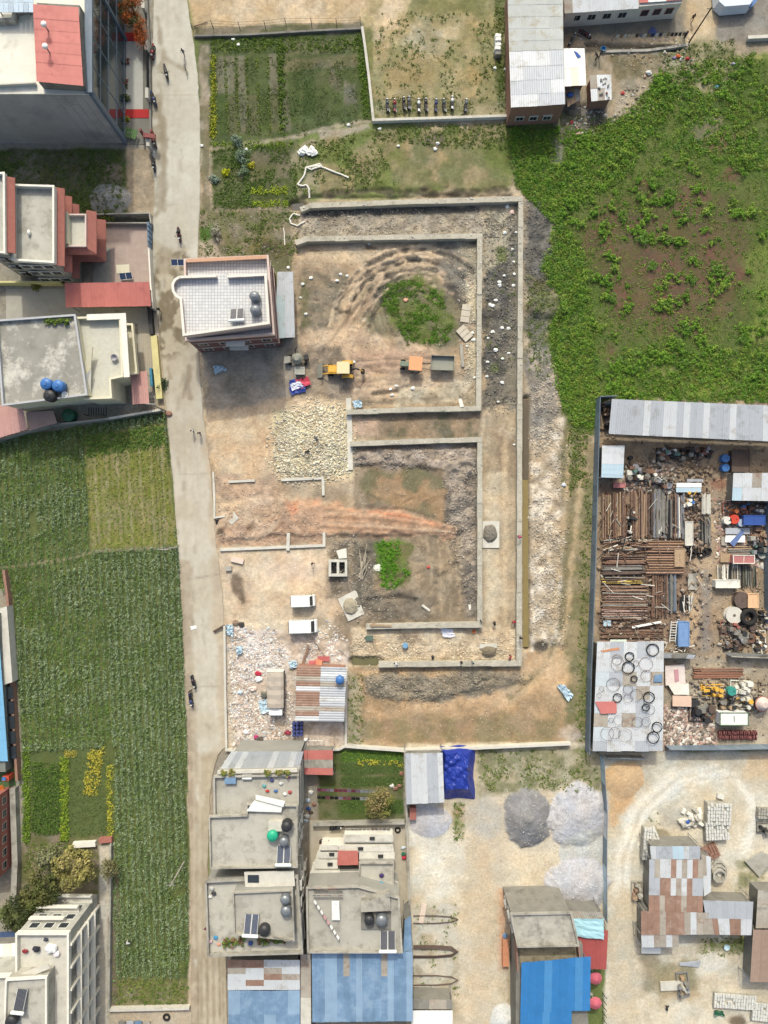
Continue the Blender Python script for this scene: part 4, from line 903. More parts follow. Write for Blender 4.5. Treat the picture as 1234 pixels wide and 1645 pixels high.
for s_ in (0, 1): part(t, 'railing', MB().tube([(*P(188, 202+s_*15), 1.0), (*P(218, 209+s_*15), 2.0)], .04, 5).tube([(*P(188, 202+s_*15), .1), (*P(188, 202+s_*15), 1.0)], .03, 5), steel)
# street wall with white piers and dark railing
t = thing('street_wall', 'low dark railing wall with white piers along the road', 'wall', P(240, 120))
part(t, 'wall', MB().wall(PQ([(236,-30),(242,80),(243,160),(244,240)]), .3, -.1, .7), conc_d)
for px, py in ((236,18),(241,84),(242,160),(244,236)): part(t, 'pier', MB().obox(P(px,py), (.5,1.6), 0, -.1, 1.9), conc_l)
for k in range(6): part(t, 'rail', MB().tube([(*P(241,84),.8+k*.2), (*P(242,160),.8+k*.2)], .035, 4), dark)
for py in range(92,158,8): part(t, 'baluster', MB().cyl(*P(241.5,py), .7, 1.9, .035, 5), dark)
solo('gate_beam', 'dark red gate beam over the forecourt entrance by the road', 'gate', MB().prism(PQ([(231,214),(250,216),(250,223),(231,221)], 2.2), 2.0, 2.4).obox(P(232,219), (.3,.4), 0, 0, 2.0).obox(P(249,220), (.3,.4), 0, 0, 2.0), pm('gate_red', (150,70,66), .7, .1))
# ============================================================ HOUSE 2: brick-red house stepping down to the courtyard
H = 9.
poly = [P(26,302,H), P(90,304,H), P(90,424,H), P(26,420,H)]
t = house('stepped_house', 'grey-roofed house with brick-red eaves stepping down to a paved courtyard', poly, H, pm('house_plaster', (150,146,140), .9, .1, .4), pm('terrace_grey', (182,178,166), .9, .16, .6, stain=((148,142,130), .51, .5, .8)), par=.9, parmat=offwhite, ledge=None)
X0, X1 = poly[0][0], poly[1][0]; YN, YS = poly[0][1], poly[2][1]
for hz, out in ((8.6, 1.1), (5.9, 1.0), (3.1, .9)):      # red eaves under each storey of the street front
    part(t, 'eave', MB().slab([(X1-.05, YN+.1, hz+.5), (X1+out, YN+.1, hz), (X1+out, YS-.2, hz), (X1-.05, YS-.2, hz+.5)], .18), brickred)
windows(t, (X1, YN-.3), (X1, YN-3.7), (1.0, 3.9, 6.7), 1, 2.2, 1.5, fm=offwhite, shade=False)
windows(t, (X1, YS+3.4), (X1, YS+.2), (1.0, 3.9, 6.7), 1, 2.0, 1.5, fm=offwhite, shade=False)
windows(t, (X1-.8, YS), (X0, YS), (1.2, 4.2, 7.0), 3, 1.5, 1.4, shade=False)
L_ = [P(-30,284,11), P(10,282,11), P(11,408,11), P(-30,402,11)]
block(t, [L_[0], L_[1], L_[2], L_[3]], 11., MATS['house_plaster'], MATS['terrace_grey'], par=.7, parmat=offwhite)
part(t, 'eave', MB().slab([(L_[1][0], L_[1][1]-.2, 11.3), (L_[1][0]+1.1, L_[1][1]-.2, 10.7), (L_[2][0]+1.1, L_[2][1]+.2, 10.7), (L_[2][0], L_[2][1]+.2, 11.3)], .18), brickred)
windows(t, L_[2], (P(-14,402,11)[0], L_[2][1]), (1.5, 4.5, 7.5), 2, 1.5, 1.5, shade=False)
H2 = 6.4; T = [P(98,348,H2), P(141,348,H2), P(141,398,H2), P(98,398,H2)]
part(t, 'tower_wall', MB().prism(T, -.2, H2-.1), brickred); part(t, 'terrace', MB().prism(T, H2-.1, H2), pm('terrace_tile', (196,192,176), .85, .08, 2.))
part(t, 'terrace_parapet', MB().wall([T[0], T[1], T[2], T[3]], .22, H2, H2+.8), pinkpl)
tx0, tx1, tyn, tys = T[0][0], T[1][0], T[0][1], T[2][1]
for z, o_ in ((H2+.1, 1.3), (3.4, 1.5)):
    part(t, 'eave', MB().slab([(tx1, tyn+.8, z+.4), (tx1+o_, tyn+.8, z-.2), (tx1+o_, tys-.9, z-.2), (tx1, tys-.2, z+.4)], .16), brickred)
    part(t, 'eave', MB().slab([(tx0, tys, z+.4), (tx1, tys, z+.4), (tx1+o_-.02, tys-1.0, z-.2), (tx0+.6, tys-1.0, z-.2)], .16), brickred)
windows(t, (tx1, tyn-.2), (tx1, tys+.4), (.9, 4.0), 2, 1.6, 1.5, shade=False); windows(t, (tx1-.2, tys), (tx0, tys), (.9, 4.0), 2, 1.4, 1.4, shade=False)
part(t, 'tower_head', MB().prism(PQ([(94,340),(108,340),(108,390),(96,392)], 7.6), 6.4, 7.6), cream)
# courtyard
struct('courtyard', MB().prism(PQ([(164,362),(243,362),(246,455),(180,455),(178,400),(164,392)]), -.2, .07), pm('brick_paving', (178,152,140), .9, .1, 1.2, stain=((196,178,166), .54, .7, .5)))
struct('stone_strip', MB().prism(PQ([(150,440),(164,366),(179,366),(180,455),(150,455)]), -.2, .05), pm('stone_strip', (164,160,148), .9, .14, 2.))
t = thing('courtyard_wall', 'low plastered wall round the brick-paved courtyard by the road', 'wall', P(200, 358))
part(t, 'wall', MB().wall(PQ([(150,349),(244,347),(246,363)]), .2, -.1, 1.2), conc); part(t, 'wall', MB().wall(PQ([(155,361.5),(239,361.5)]), .18, -.1, .9), conc); part(t, 'wall', MB().wall(PQ([(244,403),(247,460),(251,500)]), .25, -.1, 1.6), offwhite)
part(t, 'gate', MB().wall(PQ([(243,364),(244,402)]), .08, .1, 2.0), bluesteel)
for k in range(5): part(t, 'gate_bar', MB().wall(PQ([(244.2,364+k*8),(244.3,370+k*8)]), .16, .2, 1.9), tin_b)
solo('doormat', 'beige cloth spread on the brick courtyard', 'cloth', MB().slab([(*P(187,426),.13),(*P(208,425),.14),(*P(209,440),.12),(*P(188,440),.15)], .05), cream)
o = make_pv('small dark solar panel on a pole in the brick courtyard', *P(205,446), .1, 2.0, 1.0, .1, 2, 1)
# ============================================================ red shed, paved yard
t = thing('tin_shed', 'long red corrugated shed roof between two houses', 'shed', P(172, 474))
sheetroof(t, [P3(104,455,3.9), P3(240,453,3.9), P3(243,492,3.3), P3(106,494,3.3)], 13, 1, [tin_red], pitch=.25)
part(t, 'wall', MB().prism(PQ(rc(112,462,238,482), 3), -.1, 3.2), conc_d); frame_posts(t, PQ([(114,492),(176,492),(238,491)], 3.2), 3.3)
solo('boundary_wall', 'yellow and grey wall behind the red shed', 'wall', MB().wall(PQ([(-20,458),(104,458)]), .3, -.1, 1.6), yellowp)
struct('yard_paving', MB().prism(PQ([(10,464),(108,464),(112,494),(248,494),(256,540),(250,640),(222,640),(222,520),(10,520)]), -.2, .05), pm('yard_cement', (172,164,150), .9, .1, .6, stain=((148,140,126), .54, .4, .5)))
for k in range(7):
    x = 226+k*3; part(bpy.data.objects['yard_paving'], 'plank', MB().wall(PQ([(x,532+k),(x+3,630)]), .2, .05, .09), pm('drive_plank', (186,170,146), .9, .1, 2.))
# ============================================================ HOUSE 3: broad grey roof with blue tanks
H = 7.
poly = [P(-2,517,H), P(122,508,H), P(141,634,H), P(8,651,H)]
rf = pm('weathered_roof', (150,146,136), .9, .2, .35, stain=((214,208,196), .5, .32, .8))
t = house('flat_roof_house', 'broad flat-roofed house with stained grey roof, cream walls and blue tanks', poly, H, cream, rf, par=.5, parmat=pm('grey_coping', (176,180,180), .8, .1, 1.), ledge=conc_l)
H2 = 5.6; q = [P(128,513,H2), P(196,511,H2), P(200,606,H2), P(180,610,H2), P(182,640,H2), P(138,642,H2)]
part(t, 'terrace_wall', MB().prism(q, -.2, H2-.1), cream)
tt = pm('terrace_tiles', (196,192,176), .85, .1, 1.6, stain=((176,160,146), .56, .9, .4)); part(t, 'terrace', MB().prism(q, H2-.1, H2), tt)
part(t, 'terrace_parapet', MB().wall([q[0], q[1], q[2], q[3], q[4], q[5]], .3, H2, H2+.9), cream)
part(t, 'terrace_coping', MB().wall(PQ([(140,510),(198,508),(204,606)], H2+.9), .9, H2+.9, H2+1.0), offwhite)
part(t, 'balcony', MB().prism(PQ([(203,523),(215,523),(222,600),(206,602)], 3.6), 3.3, 3.6), cream); part(t, 'balcony_wall', MB().wall(PQ([(203,523),(215,523),(222,600),(206,602)], 3.6), .3, 3.6, 4.4), cream)
part(t, 'external_stair', MB().slab([(*P(141,560,H),H+.3),(*P(150,558,H),H+.3),(*P(137,628,H),5.7),(*P(126,626,H),5.7)], .25), cream)
windows(t, P(122,520,H), P(138,620,H), (1.2, 4.2), 3, 1.4, 1.4, shade=False); windows(t, P(200,520,H2), P(200,600,H2), (1.,), 3, 1.4, 1.4)
part(t, 'stair_slab', MB().slab([(*P(143,603,H2),6.9),(*P(152,596,H2),6.9),(*P(146,636,H2),5.7),(*P(136,632,H2),5.7)], .18), offwhite)
for a, b in (((210,612),(238,648)),): 
    rr = [P3(210,598,2.9), P3(236,596,2.7), P3(240,648,2.7), P3(213,650,2.9)]
    o = thing('lean_to_roof', 'small pink tin lean-to at the corner of the cream house', 'lean-to', P(226,625)); sheetroof(o, rr, 3, 1, [pm('tin_pink', (206,142,132), .6, .08)]); frame_posts(o, PQ([(214,645),(236,645),(236,602)], 2.5), 2.7)
o = thing('lean_to_roof', 'faded pink tin roof at the left edge below the stained roof', 'lean-to', P(20,675)); sheetroof(o, [P3(-30,650,3.2), P3(36,650,3.2), P3(44,690,2.6), P3(-30,712,2.6)], 6, 1, [pm('tin_faded_pink', (214,152,142), .6, .08)]); frame_posts(o, PQ([(0,700),(40,688),(36,655)], 2.6), 2.6)
o = thing('lean_to_roof', 'brown flat shed roof beside the green tank', 'lean-to', P(68,676)); sheetroof(o, [P3(42,662,2.6), P3(86,660,2.6), P3(92,680,2.4), P3(46,692,2.4)], 3, 1, [pm('tin_brown', (168,134,124), .7, .08)]); frame_posts(o, PQ([(46,688),(90,678)], 2.4), 2.4)
for px, py, m, lab in ((75,617,tank_blue,'left of the two blue water tanks on the stained grey roof'), (94,620,tank_blue,'right of the two blue water tanks on the stained grey roof'), (80,636,tank_black,'black water tank beside two blue tanks on the grey roof')):
    make_tank(lab, 'water tank', *P(px,py,8.2), H, .85, 1.5, m, .3)
make_tank('green water tank standing on the ground below the cream house', 'water tank', *P(107,666,2), 0, 1.0, 1.7, tank_dgreen, .2)
solo('satellite_dish', 'white satellite dish on the stained grey roof', 'dish', MB().lathe(*P(104,634,7.6), [(.05,7.3),(.3,7.4),(.5,7.6),(.48,7.62),(.28,7.44),(.06,7.36)], 12), white)
solo('satellite_dish', 'grey satellite dish on the tiled cream terrace', 'dish', MB().lathe(*P(183,574,6.2), [(.05,5.7),(.3,5.9),(.55,6.1),(.5,6.12),(.28,5.95),(.06,5.8)], 12), steel)
o = thing('garden_wall', 'rough plastered wall between the cream house and the crop field', 'wall', P(200,672))
part(o, 'wall', MB().wall(PQ([(-20,716),(40,697),(92,684),(180,674),(262,660)]), .25, -.1, 1.3), conc); part(o, 'coping', MB().wall(PQ([(180,674),(262,660)]), .35, 1.3, 1.36), conc_l)
o = thing('pergola', 'dark slatted pergola beside the cream house wall', 'pergola', P(155,660))
for k in range(8): part(o, 'slat', MB().obox(P(142+k*4,661,2.2), (.14,1.3), 0, 2.0, 2.1), dark)
frame_posts(o, PQ([(142,668),(170,668)]), 2.0, dark)
o = thing('roadside_wall', 'yellow painted wall along the left side of the road', 'wall', P(258,590)); part(o, 'wall', MB().wall(PQ([(250,541),(254,590),(259,642)]), .9, -.1, .9), yellowp); part(o, 'coping', MB().wall(PQ([(250,541),(254,590),(259,642)]), 1.0, .9, .96), yellowp); part(o, 'gate', MB().wall(PQ([(243,495),(247,540)]), .6, -.1, 1.2), dark)
solo('rubble_clump', 'round heap of pink stones at the road edge by the field corner', 'stones', MB().ell((*P(272,665),.2), (.6,.5,.35), 9, 5), brick)
solo('laundry_stack', 'blue and teal sheets hung behind the yellow wall', 'laundry', MB().wall(PQ([(246,594),(248,622)]), .35, .1, 1.4), pm('teal_cloth', (62,140,170), .9, .3, 3.))
solo('water_sack', 'white figure-shaped bag on the grey terrace of the stepped house', 'bag', MB().ell((*P(47,374,9.2),9.3), (.25,.45,.3), 8, 5), white)
# ============================================================ road traffic
U, Dn = R(90), R(-90)
bike(249,88, R(-97), 'red motorcycle parked against the street wall near the top', 'red')
bike(269,120, R(-78), 'black motorcycle on the road beside a long stain', None, lean=0)
bike(250,162, R(-72), 'blue-black motorcycle parked by the white pier of the street wall', 'blue')
bike(250,229, R(-75), 'maroon motorcycle under the dark red gate beam', 'maroon')
bike(250,267, R(-85), 'dark motorcycle parked below the gate beam on the road edge', None)
b = bike(290,380, R(-85), 'dark motorcycle with rider on the road above the pink house', 'maroon', lean=0)
person(290,379,'ride', R(-175), 'person in dark clothes riding a motorcycle on the road', (40,40,50), (60,44,50), z=.14)
bike(313,1094, R(-75), 'upper of two motorcycles stopped on the left side of the road', None, lean=0); bike(309,1123, R(-80), 'lower of two motorcycles stopped on the left side of the road', 'blue', lean=0)
person(313,1091,'ride', R(-165), 'person in purple-grey sitting on the upper stopped motorcycle', (84,70,92), (50,50,60), z=.14); person(308,1108,'stand', R(-120), 'person in black standing between the two stopped motorcycles', (38,38,46), (44,44,50), z=.12)
person(297,90,'walk', R(170), 'person in blue-grey walking down the road by the gardens', (80,92,108), (60,66,78), z=.12)
t = thing('bicycle', 'dark bicycle standing on the right side of the road', 'bicycle', P(300,115))
for s_ in (-1, 1):
    c = P(300+s_*2, 115+s_*6); pts = [(c[0]+.3*math.cos(a)*.3, c[1]+.3*math.cos(a), .45+.31*math.sin(a)) for a in np.linspace(0, 6.283, 15)[:-1]]
    part(t, 'wheel', MB().tube(pts, .03, 5, True), rubber)
part(t, 'frame', MB().tube([(*P(298,109),.45),(*P(299,112),.9),(*P(301.5,117.5),.85),(*P(302,121),.45)], .03, 5), dark); part(t, 'saddle', MB().ell((*P(301.5,118),.95), (.1,.16,.06), 8, 5), black); part(t, 'handlebar', MB().tube([(*P(296.5,111),1.),(*P(301,110.5),1.)], .02, 5), steel)
person(258,500,'walk', R(200), 'person in black walking at the road edge beside the dark gate', (34,34,38), (40,40,44), z=.12)
person(312,693,'walk', R(175), 'left of two people walking on the road, in white and navy', (206,206,214), (44,50,72), z=.12); person(323,697,'walk', R(178), 'right of two people walking on the road, in black', (36,36,40), (44,44,50), z=.12)
solo('white_scrap', 'white sheet of scrap lying on the road verge beside the field', 'scrap', MB().slab([(*P(306,1006),.2),(*P(316,1004),.25),(*P(317,1009),.2),(*P(308,1012),.18)], .04), white)
# utility poles over the field edge
for px, py, q, lab in ((285,879,(246,892),'grey utility pole lying out over the field below the pale crop plot'), (296,1384,(274,1386),'grey utility pole with crossarm at the field edge low down')):
    x, y = P(px, py); t = thing('utility_pole', lab, 'pole', (x, y, 0)); part(t, 'pole', MB().tube([(x, y, -.2), (x, y, 7.5)], [.14,.09], 8), conc); part(t, 'crossarm', MB().tube([(x-.7, y, 7.2), (x+.7, y, 7.2)], .05, 5), steel)
# overhead cables across the road
for k, (a, b) in enumerate((((266,660),(285,879)),((285,879),(296,1384)))):
    for d_ in (-.5, 0, .5):
        A = Vector((P(*a)[0]+d_, P(*a)[1], 7.2)); B = Vector((P(*b)[0]+d_, P(*b)[1], 7.2)); pts = [A.lerp(B, u)-Vector((0, 0, 1.6*u*(1-u))) for u in np.linspace(0, 1, 9)]
        solo('overhead_cable', 'thin grey overhead cable running along the field edge', 'cable', MB().tube(pts, .02, 4), dark, group='cables along the field edge')
x, y = P(266,660); t = thing('utility_pole', 'grey utility pole at the corner of the garden wall and the field', 'pole', (x, y, 0)); part(t, 'pole', MB().tube([(x, y, -.2), (x, y, 7.5)], [.14,.09], 8), conc); part(t, 'crossarm', MB().tube([(x-.7, y, 7.2), (x+.7, y, 7.2)], .05, 5), steel)
# ============================================================ gardens at the top
t = thing('garden_retaining_wall', 'dark stone retaining wall along the top of the vegetable garden', 'wall', P(450,50)); part(t, 'wall', MB().wall(PQ([(313,60),(400,58),(500,52),(582,48)]), .3, -.3, .45), conc_d)
t = thing('wire_fence', 'wire fence on dark posts between the sandy lot and the garden', 'fence', P(450,42))
fp = [(311,50),(343,46),(386,48),(427,46),(460,42),(501,42),(541,42),(579,40)]
for q in fp: part(t, 'post', MB().tube([(*P(*q), -.1), (*P(*q), 1.9)], .05, 6), dark)
for z in (.6, 1.2, 1.8): part(t, 'wire', MB().tube([(*P(*q), z) for q in fp], .015, 4), dark)
t = thing('field_gate', 'rusty metal field gate frame at the road end of the wire fence', 'gate', P(325,38)); part(t, 'gate_frame', MB().tube([(*P(312,44),.1),(*P(334,37),.1),(*P(336,45),1.4),(*P(314,52),1.4)], .04, 5, True), rust3)
for k in range(3): part(t, 'bar', MB().tube([(*P(317+k*6,42-k*2),.1),(*P(319+k*6,50-k*2),1.4)], .025, 4), rust3)
t = thing('boundary_wall', 'thin whitewashed L-shaped wall round the motorcycle lawn', 'wall', P(600,195))
part(t, 'wall', MB().wall(PQ([(582,48),(586,75),(593,130),(600,197),(700,194),(818,190)]), .32, -.1, .8), offwhite); part(t, 'coping', MB().wall(PQ([(582,48),(586,75),(593,130),(600,197),(700,194),(818,190)]), .4, .8, .86), conc_l)
g_ = 'motorcycles parked in a row on the lawn'
for k, (px, py, c, lab) in enumerate(((621.5,172,'green','leftmost grey-green motorcycle in the row on the lawn'),(633,172,'red','red motorcycle, second from the left in the lawn row'),(648,169,None,'black motorcycle, third from the left in the lawn row'),(656,168,'grey','dark motorcycle close beside another, fourth in the lawn row'),(671.5,172,'white','motorcycle with white tank, fifth in the lawn row'),(683,171,None,'black motorcycle tilted outwards, sixth in the lawn row'),(699,172,'blue','blue motorcycle, seventh from the left in the lawn row'),(712,172,'green','thin grey motorcycle, eighth in the lawn row'),(725,168,'white','motorcycle with white panels, ninth in the lawn row'),(747,172,'grey','rightmost dark motorcycle, standing apart from the lawn row'))):
    bike(px, py, R(90+random.uniform(-6,6)), lab, c, g_)
t = thing('sack_stack', 'stack of white covered sacks beside the long shed wall', 'stack', P(800,80))
for k in range(5): part(t, 'sack', MB().obox(P(799+random.uniform(-.6,.6), 63+k*7), (1.1,.72), R(random.uniform(-8,8)), .02, 1.0+.15*(k % 2), .85), white if k < 4 else conc_d, bevel=.1)
def bag(px, py, s_=.3, rgb=(238,238,234), lab='white plastic bag', nm='plastic_bag', cat='bag', group=None):
    z = gz(px, py); mb = MB().ell((*P(px,py), z+s_*.3), (s_, s_*random.uniform(.6,.9), s_*.5), 9, 6); mb.v = [(a+random.uniform(-.25,.25)*s_, b+random.uniform(-.25,.25)*s_, c+random.uniform(-.15,.15)*s_) for a, b, c in mb.v]
    return solo(nm, lab, cat, mb, pm('bag_%d_%d_%d' % rgb, rgb, .6, .08, 4.), group=group)
for i, q in enumerate(((375,64),(383,72),(560,201),(610,207),(640,235),(699,240),(396,240),(795,110),(812,112),(324,234),(703,232))): bag(*q, .3, lab='white plastic bag lying on the grass and garden edges', group='white bags on the grass')
t = thing('plastic_sheet', 'crumpled white plastic sheet at the garden corner beside the hose', 'plastic sheet', P(494,243))
for k in range(6):
    mb = MB().ell((*P(486+k*3.5+random.uniform(-3,3),241+random.uniform(-5,6)), .25), (.6,.5,.3), 8, 5); mb.v = [(a+random.uniform(-.2,.2), b+random.uniform(-.2,.2), c+random.uniform(-.12,.12)) for a, b, c in mb.v]; part(t, 'fold', mb, white)
def hose(pts, r, lab, mat=None, nm='hose'):
    P_ = [Vector((*P(a,b), gz(a,b)+.12)) for a, b in pts]; out = []
    for i in range(len(P_)-1):
        for u in (0, .33, .66): out.append(P_[i].lerp(P_[i+1], u)+Vector((random.uniform(-.05,.05), random.uniform(-.05,.05), 0)))
    return solo(nm, lab, nm, MB().tube(out+[P_[-1]], r, 6), mat or offwhite)
hose([(560,286),(540,278),(520,270),(512,266),(492,270),(488,285),(478,297),(484,299),(493,298),(497,306),(497,318)], .16, 'long white hose lying bent on the grass above the site')
hose([(492,270),(514,264),(517,268),(500,273),(494,270)], .16, 'short looped white hose beside the crumpled sheet')
hose([(482,347),(472,344),(465,352),(468,360),(478,363),(490,357)], .14, 'curled cream hose at the end of the outer foundation wall'); hose([(456,366),(458,394)], .08, 'thin white stick on the scrub above the tin lean-to', nm='stick')
# ============================================================ hamlet at the top right
H = 5.2
t = thing('long_shed', 'long brick shed with grey fibre-cement roof at the top', 'shed', P(862, 85))
part(t, 'wall', MB().prism(PQ([(820,-30),(903,-30),(908,168),(822,173)], H), -.2, H-.1), brick)
sheetroof(t, [P3(815,-14,H+.5), P3(904,-14,H+.5), P3(905,80,H+.3), P3(818,83,H+.3)], 4, 5, [fibre], pitch=.3); sheetroof(t, [P3(818,83.5,H+.2), P3(905,80.5,H+.2), P3(908,168,H), P3(821,173,H)], 4, 4, [tin_g, tin_g, tin_l], pitch=.3)
windows(t, P(898,170.5,H), P(830,172.5,H), (1.4,), 3, 1.3, 1.1)
t = thing('annex_shed', 'white tin annex roof against the long brick shed', 'shed', P(924,108)); sheetroof(t, [P3(905,78,4.0), P3(939,78,3.6), P3(942,137,3.6), P3(907,139,4.0)], 3, 2, [tin_w, tin_w, pm('tin_cream', (236,226,200), .6, .06)]); part(t, 'wall', MB().prism(PQ([(909,82),(935,82),(938,133),(910,135)],3.5), -.1, 3.4), brick)
solo('blue_cloth', 'small blue cloth on the corner of the white annex roof', 'cloth', MB().slab([(*P(922,81,4),4.0),(*P(928,84,4),3.95),(*P(934,90,4),3.9),(*P(928,92,4),3.95)], .04), pm('blue_tarp', (42,92,180), .6, .1))
t = thing('lean_to_roof', 'ragged wooden lean-to with blue bundle below the white annex', 'lean-to', P(920,155)); sheetroof(t, [P3(906,141,2.2), P3(930,143,2.2), P3(933,160,2.0), P3(912,172,2.0)], 3, 1, [tin_o, wood]); frame_posts(t, PQ([(910,146),(928,146),(926,162)]), 2.0, wood)
solo('blue_bundle', 'blue bundle on the ragged lean-to below the annex', 'bundle', MB().ell((*P(916,152,2.4),2.4), (.6,.4,.3), 8, 5), MATS['blue_tarp'])
t = thing('small_shed', 'small shed whose pale roof is weighted with stones', 'shed', P(966,140)); part(t, 'wall', MB().prism(PQ([(950,123),(980,122),(981,158),(952,160)],2.8), -.1, 2.7), brick); sheetroof(t, [P3(947,121,3.), P3(982,120,3.), P3(983,160,2.8), P3(950,163,2.8)], 3, 2, [tin_l, tin_o])
for k in range(14):
    x, y = P(962+random.uniform(0,18), 124+random.uniform(0,34), 3.1); solo('roof_stone', 'stone weighing down the pale roof of the small shed', 'stone', MB().obox((x,y), (random.uniform(.2,.5),.22), random.uniform(0,3), 3.02, 3.2, .8), random.choice([conc_d, brick, conc]), group='stones on the small shed roof')
t = thing('row_house', 'low row house with pale tin roof and dark windows at the top edge', 'house', P(980,0)); part(t, 'wall', MB().prism(PQ([(908,-40),(1098,-40),(1096,4),(910,19)],3.6), -.2, 3.5), offwhite)
sheetroof(t, [P3(905,-30,4.4), P3(1023,-30,4.4), P3(1026,14,3.7), P3(907,22,3.7)], 9, 1, [tin_l, tin_l, tin_o]); sheetroof(t, [P3(1027,-34,4.0), P3(1099,-36,4.0), P3(1099,0,3.7), P3(1027,5,3.7)], 5, 1, [tin_w, tin_red]); windows(t, P(1018,11.5,3.6), P(918,18,3.6), (1.3,), 4, 1.4, 1.3, shade=False); windows(t, P(1092,5,3.6), P(1032,10,3.6), (1.3,), 3, 1.2, 1.3, fm=brickred, shade=False)
t = thing('parked_minibus', 'pale blue and white rounded minibus at the top right edge', 'minibus', P(1184,0))
part(t, 'body', MB().prism(PQ([(1152,-30),(1214,-30),(1216,-2),(1208,8),(1165,12),(1154,2)],2.2), .3, 2.0, PQ([(1156,-30),(1212,-30),(1213,-4),(1206,5),(1166,8),(1157,0)],2.3)), pm('bus_pale', (206,220,230), .4, .05))
part(t, 'stripe', MB().prism(PQ([(1150,-30),(1216,-30),(1218,-1),(1209,10),(1164,14),(1152,3)],1.4), 1.0, 1.35), pm('bus_blue', (84,132,196), .4, .05))
for q in ((1160,-8),(1210,-12)): part(t, 'wheel', MB().tube([(P(*q)[0]-.15,P(*q)[1],.35),(P(*q)[0]+.15,P(*q)[1],.35)], .35, 10), rubber)
for px, py, lab in ((1107,68,'dark wooden utility pole leaning over the hamlet path'),):
    x, y = P(px, py); t = thing('utility_pole', lab, 'pole', (x, y, 0)); part(t, 'pole', MB().tube([(x, y, -.2), (x, y, 8.0)], [.13,.09], 8), dark); part(t, 'crossarm', MB().tube([(x-.6, y, 7.6), (x+.6, y, 7.6)], .05, 5), dark)
person(1098,62,'stand', R(200), 'person in dark blue standing by the leaning pole', (44,58,92), (40,40,48)); person(1110,34,'walk', R(170), 'person in brown walking on the hamlet path', (86,64,52), (60,50,46)); person(957,96,'bend', R(40), 'left of two people bent over beside the small shed', (48,50,60), (70,72,80)); person(962,93,'stand', R(80), 'right of two people beside the small shed', (60,66,80), (50,50,56))
bike(939,58, R(-30), 'dark motorcycle parked in the shade before the row house', 'maroon'); bike(917,66, R(60), 'grey motorcycle parked beside the white annex', 'grey')
solo('washtub', 'bright blue plastic tub at the end of the washing line', 'tub', MB().lathe(*P(968,81), [(.3,.05),(.42,.5),(.38,.5),(.27,.12)], 14), pm('tub_blue', (40,140,200), .5, .05))
t = thing('washing_line', 'washing line hung with small dark and pale clothes along the ditch', 'washing line', P(1035,68))
part(t, 'line', MB().tube([(*P(982,66),1.6),(*P(1100,62),1.6)], .015, 4)  , dark); frame_posts(t, PQ([(982,66),(1100,62)]), 1.7, wood, .05)
for k in range(18):
    px = 986+k*6.2; part(t, 'garment', MB().slab([(*P(px,66-k*.2),1.58),(*P(px+4.5,66-k*.2),1.58),(*P(px+4.6,66.9-k*.2),.9),(*P(px-.2,66.9-k*.2),.95)], .03), cloth(random.choice([(60,70,96),(200,198,196),(150,120,80),(70,60,60),(210,190,160),(120,130,150)])))
t = thing('drain_wall', 'low concrete drain wall below the washing line', 'wall', P(1030,78)); part(t, 'wall', MB().wall(PQ([(968,84),(1040,82),(1104,73)]), .4, -.4, .25), conc)
for i, (px, py, c, lab, s_) in enumerate(((1089,91,(226,96,40),'orange bucket-like bundle near the hamlet drain',.4),(1104,95,(190,40,50),'red bundle near the hamlet drain',.35),(1083,93,(150,130,170),'violet bundle beside the orange one',.35),(1047,53,(70,90,150),'blue plastic heap before the row house',.7),(1062,25,(40,70,130),'dark blue bundle by the row house wall',.5),(1042,118,(220,220,216),'white tyre-sized bundle on the slope',.5),(1000,150,(196,70,60),'red bag on the bare slope',.35),(1035,182,(220,130,110),'pink bag at the bare slope edge',.3),(918,197,(214,70,70),'red bag among the rubbish below the long shed',.3),(930,217,(206,140,150),'pink cloth lying among the rubbish below the shed',.55),(934,215,(210,190,180),'pale bucket among the rubbish below the shed',.4),(1151,140,(60,160,190),'turquoise bag at the edge of the overgrown field',.35),(1178,103,(170,170,200),'pale violet bag near the right field edge',.35))):
    bag(px, py, s_, c, lab)
t = thing('low_wall', 'pale low wall stub at the right edge of the hamlet', 'wall', P(1218,66)); part(t, 'wall', MB().wall(PQ([(1198,65),(1260,62)]), .5, -.1, .8), conc_l)
chips('litter', 'small pale litter and rubble scattered round the hamlet', 'litter', np.concatenate([inpoly([(905,170),(975,165),(960,215),(915,230)], 300), inpoly([(930,60),(1110,60),(1120,110),(1000,140),(985,190),(1060,190),(1030,120)], 700)]), .06, .45, [(200,190,176),(230,228,222),(150,130,110),(120,110,100),(206,150,130)], power=3)
# ============================================================ pink house on the road
H = 10.0
rt_ = pm('white_roof_tile', (222,222,222), .7, .05, 1.)
# tiled roof: a regular tile grid in the material, drawn in object space
m = rt_; ntm = m.node_tree; bk = ntm.nodes.new('ShaderNodeTexBrick'); bk.offset = 0; bk.inputs['Scale'].default_value = 1.0
gm = ntm.nodes.new('ShaderNodeNewGeometry'); ntm.links.new(gm.outputs['Position'], bk.inputs['Vector'])
bk.inputs['Color1'].default_value = (*C(216,214,216),1); bk.inputs['Color2'].default_value = (*C(200,199,202),1); bk.inputs['Mortar'].default_value = (*C(164,163,168),1)
bk.inputs['Mortar Size'].default_value = .045; bk.inputs['Brick Width'].default_value = .46; bk.inputs['Row Height'].default_value = .46; bk.inputs['Mortar Smooth'].default_value = .3
ntm.links.new(bk.outputs[0], ntm.nodes['Principled BSDF'].inputs['Base Color'])
low = PQ([(300,421),(431,415),(441,538),(302,548)], H-2.4)
t = house('pink_house', 'three-storey pink house with white tiled roof terrace on the road', low, H-2.4, pm('maroon_wall', (128,84,80), .85, .1, .8), rt_, par=.9, parmat=pinkpl, ledge=pinkpl)
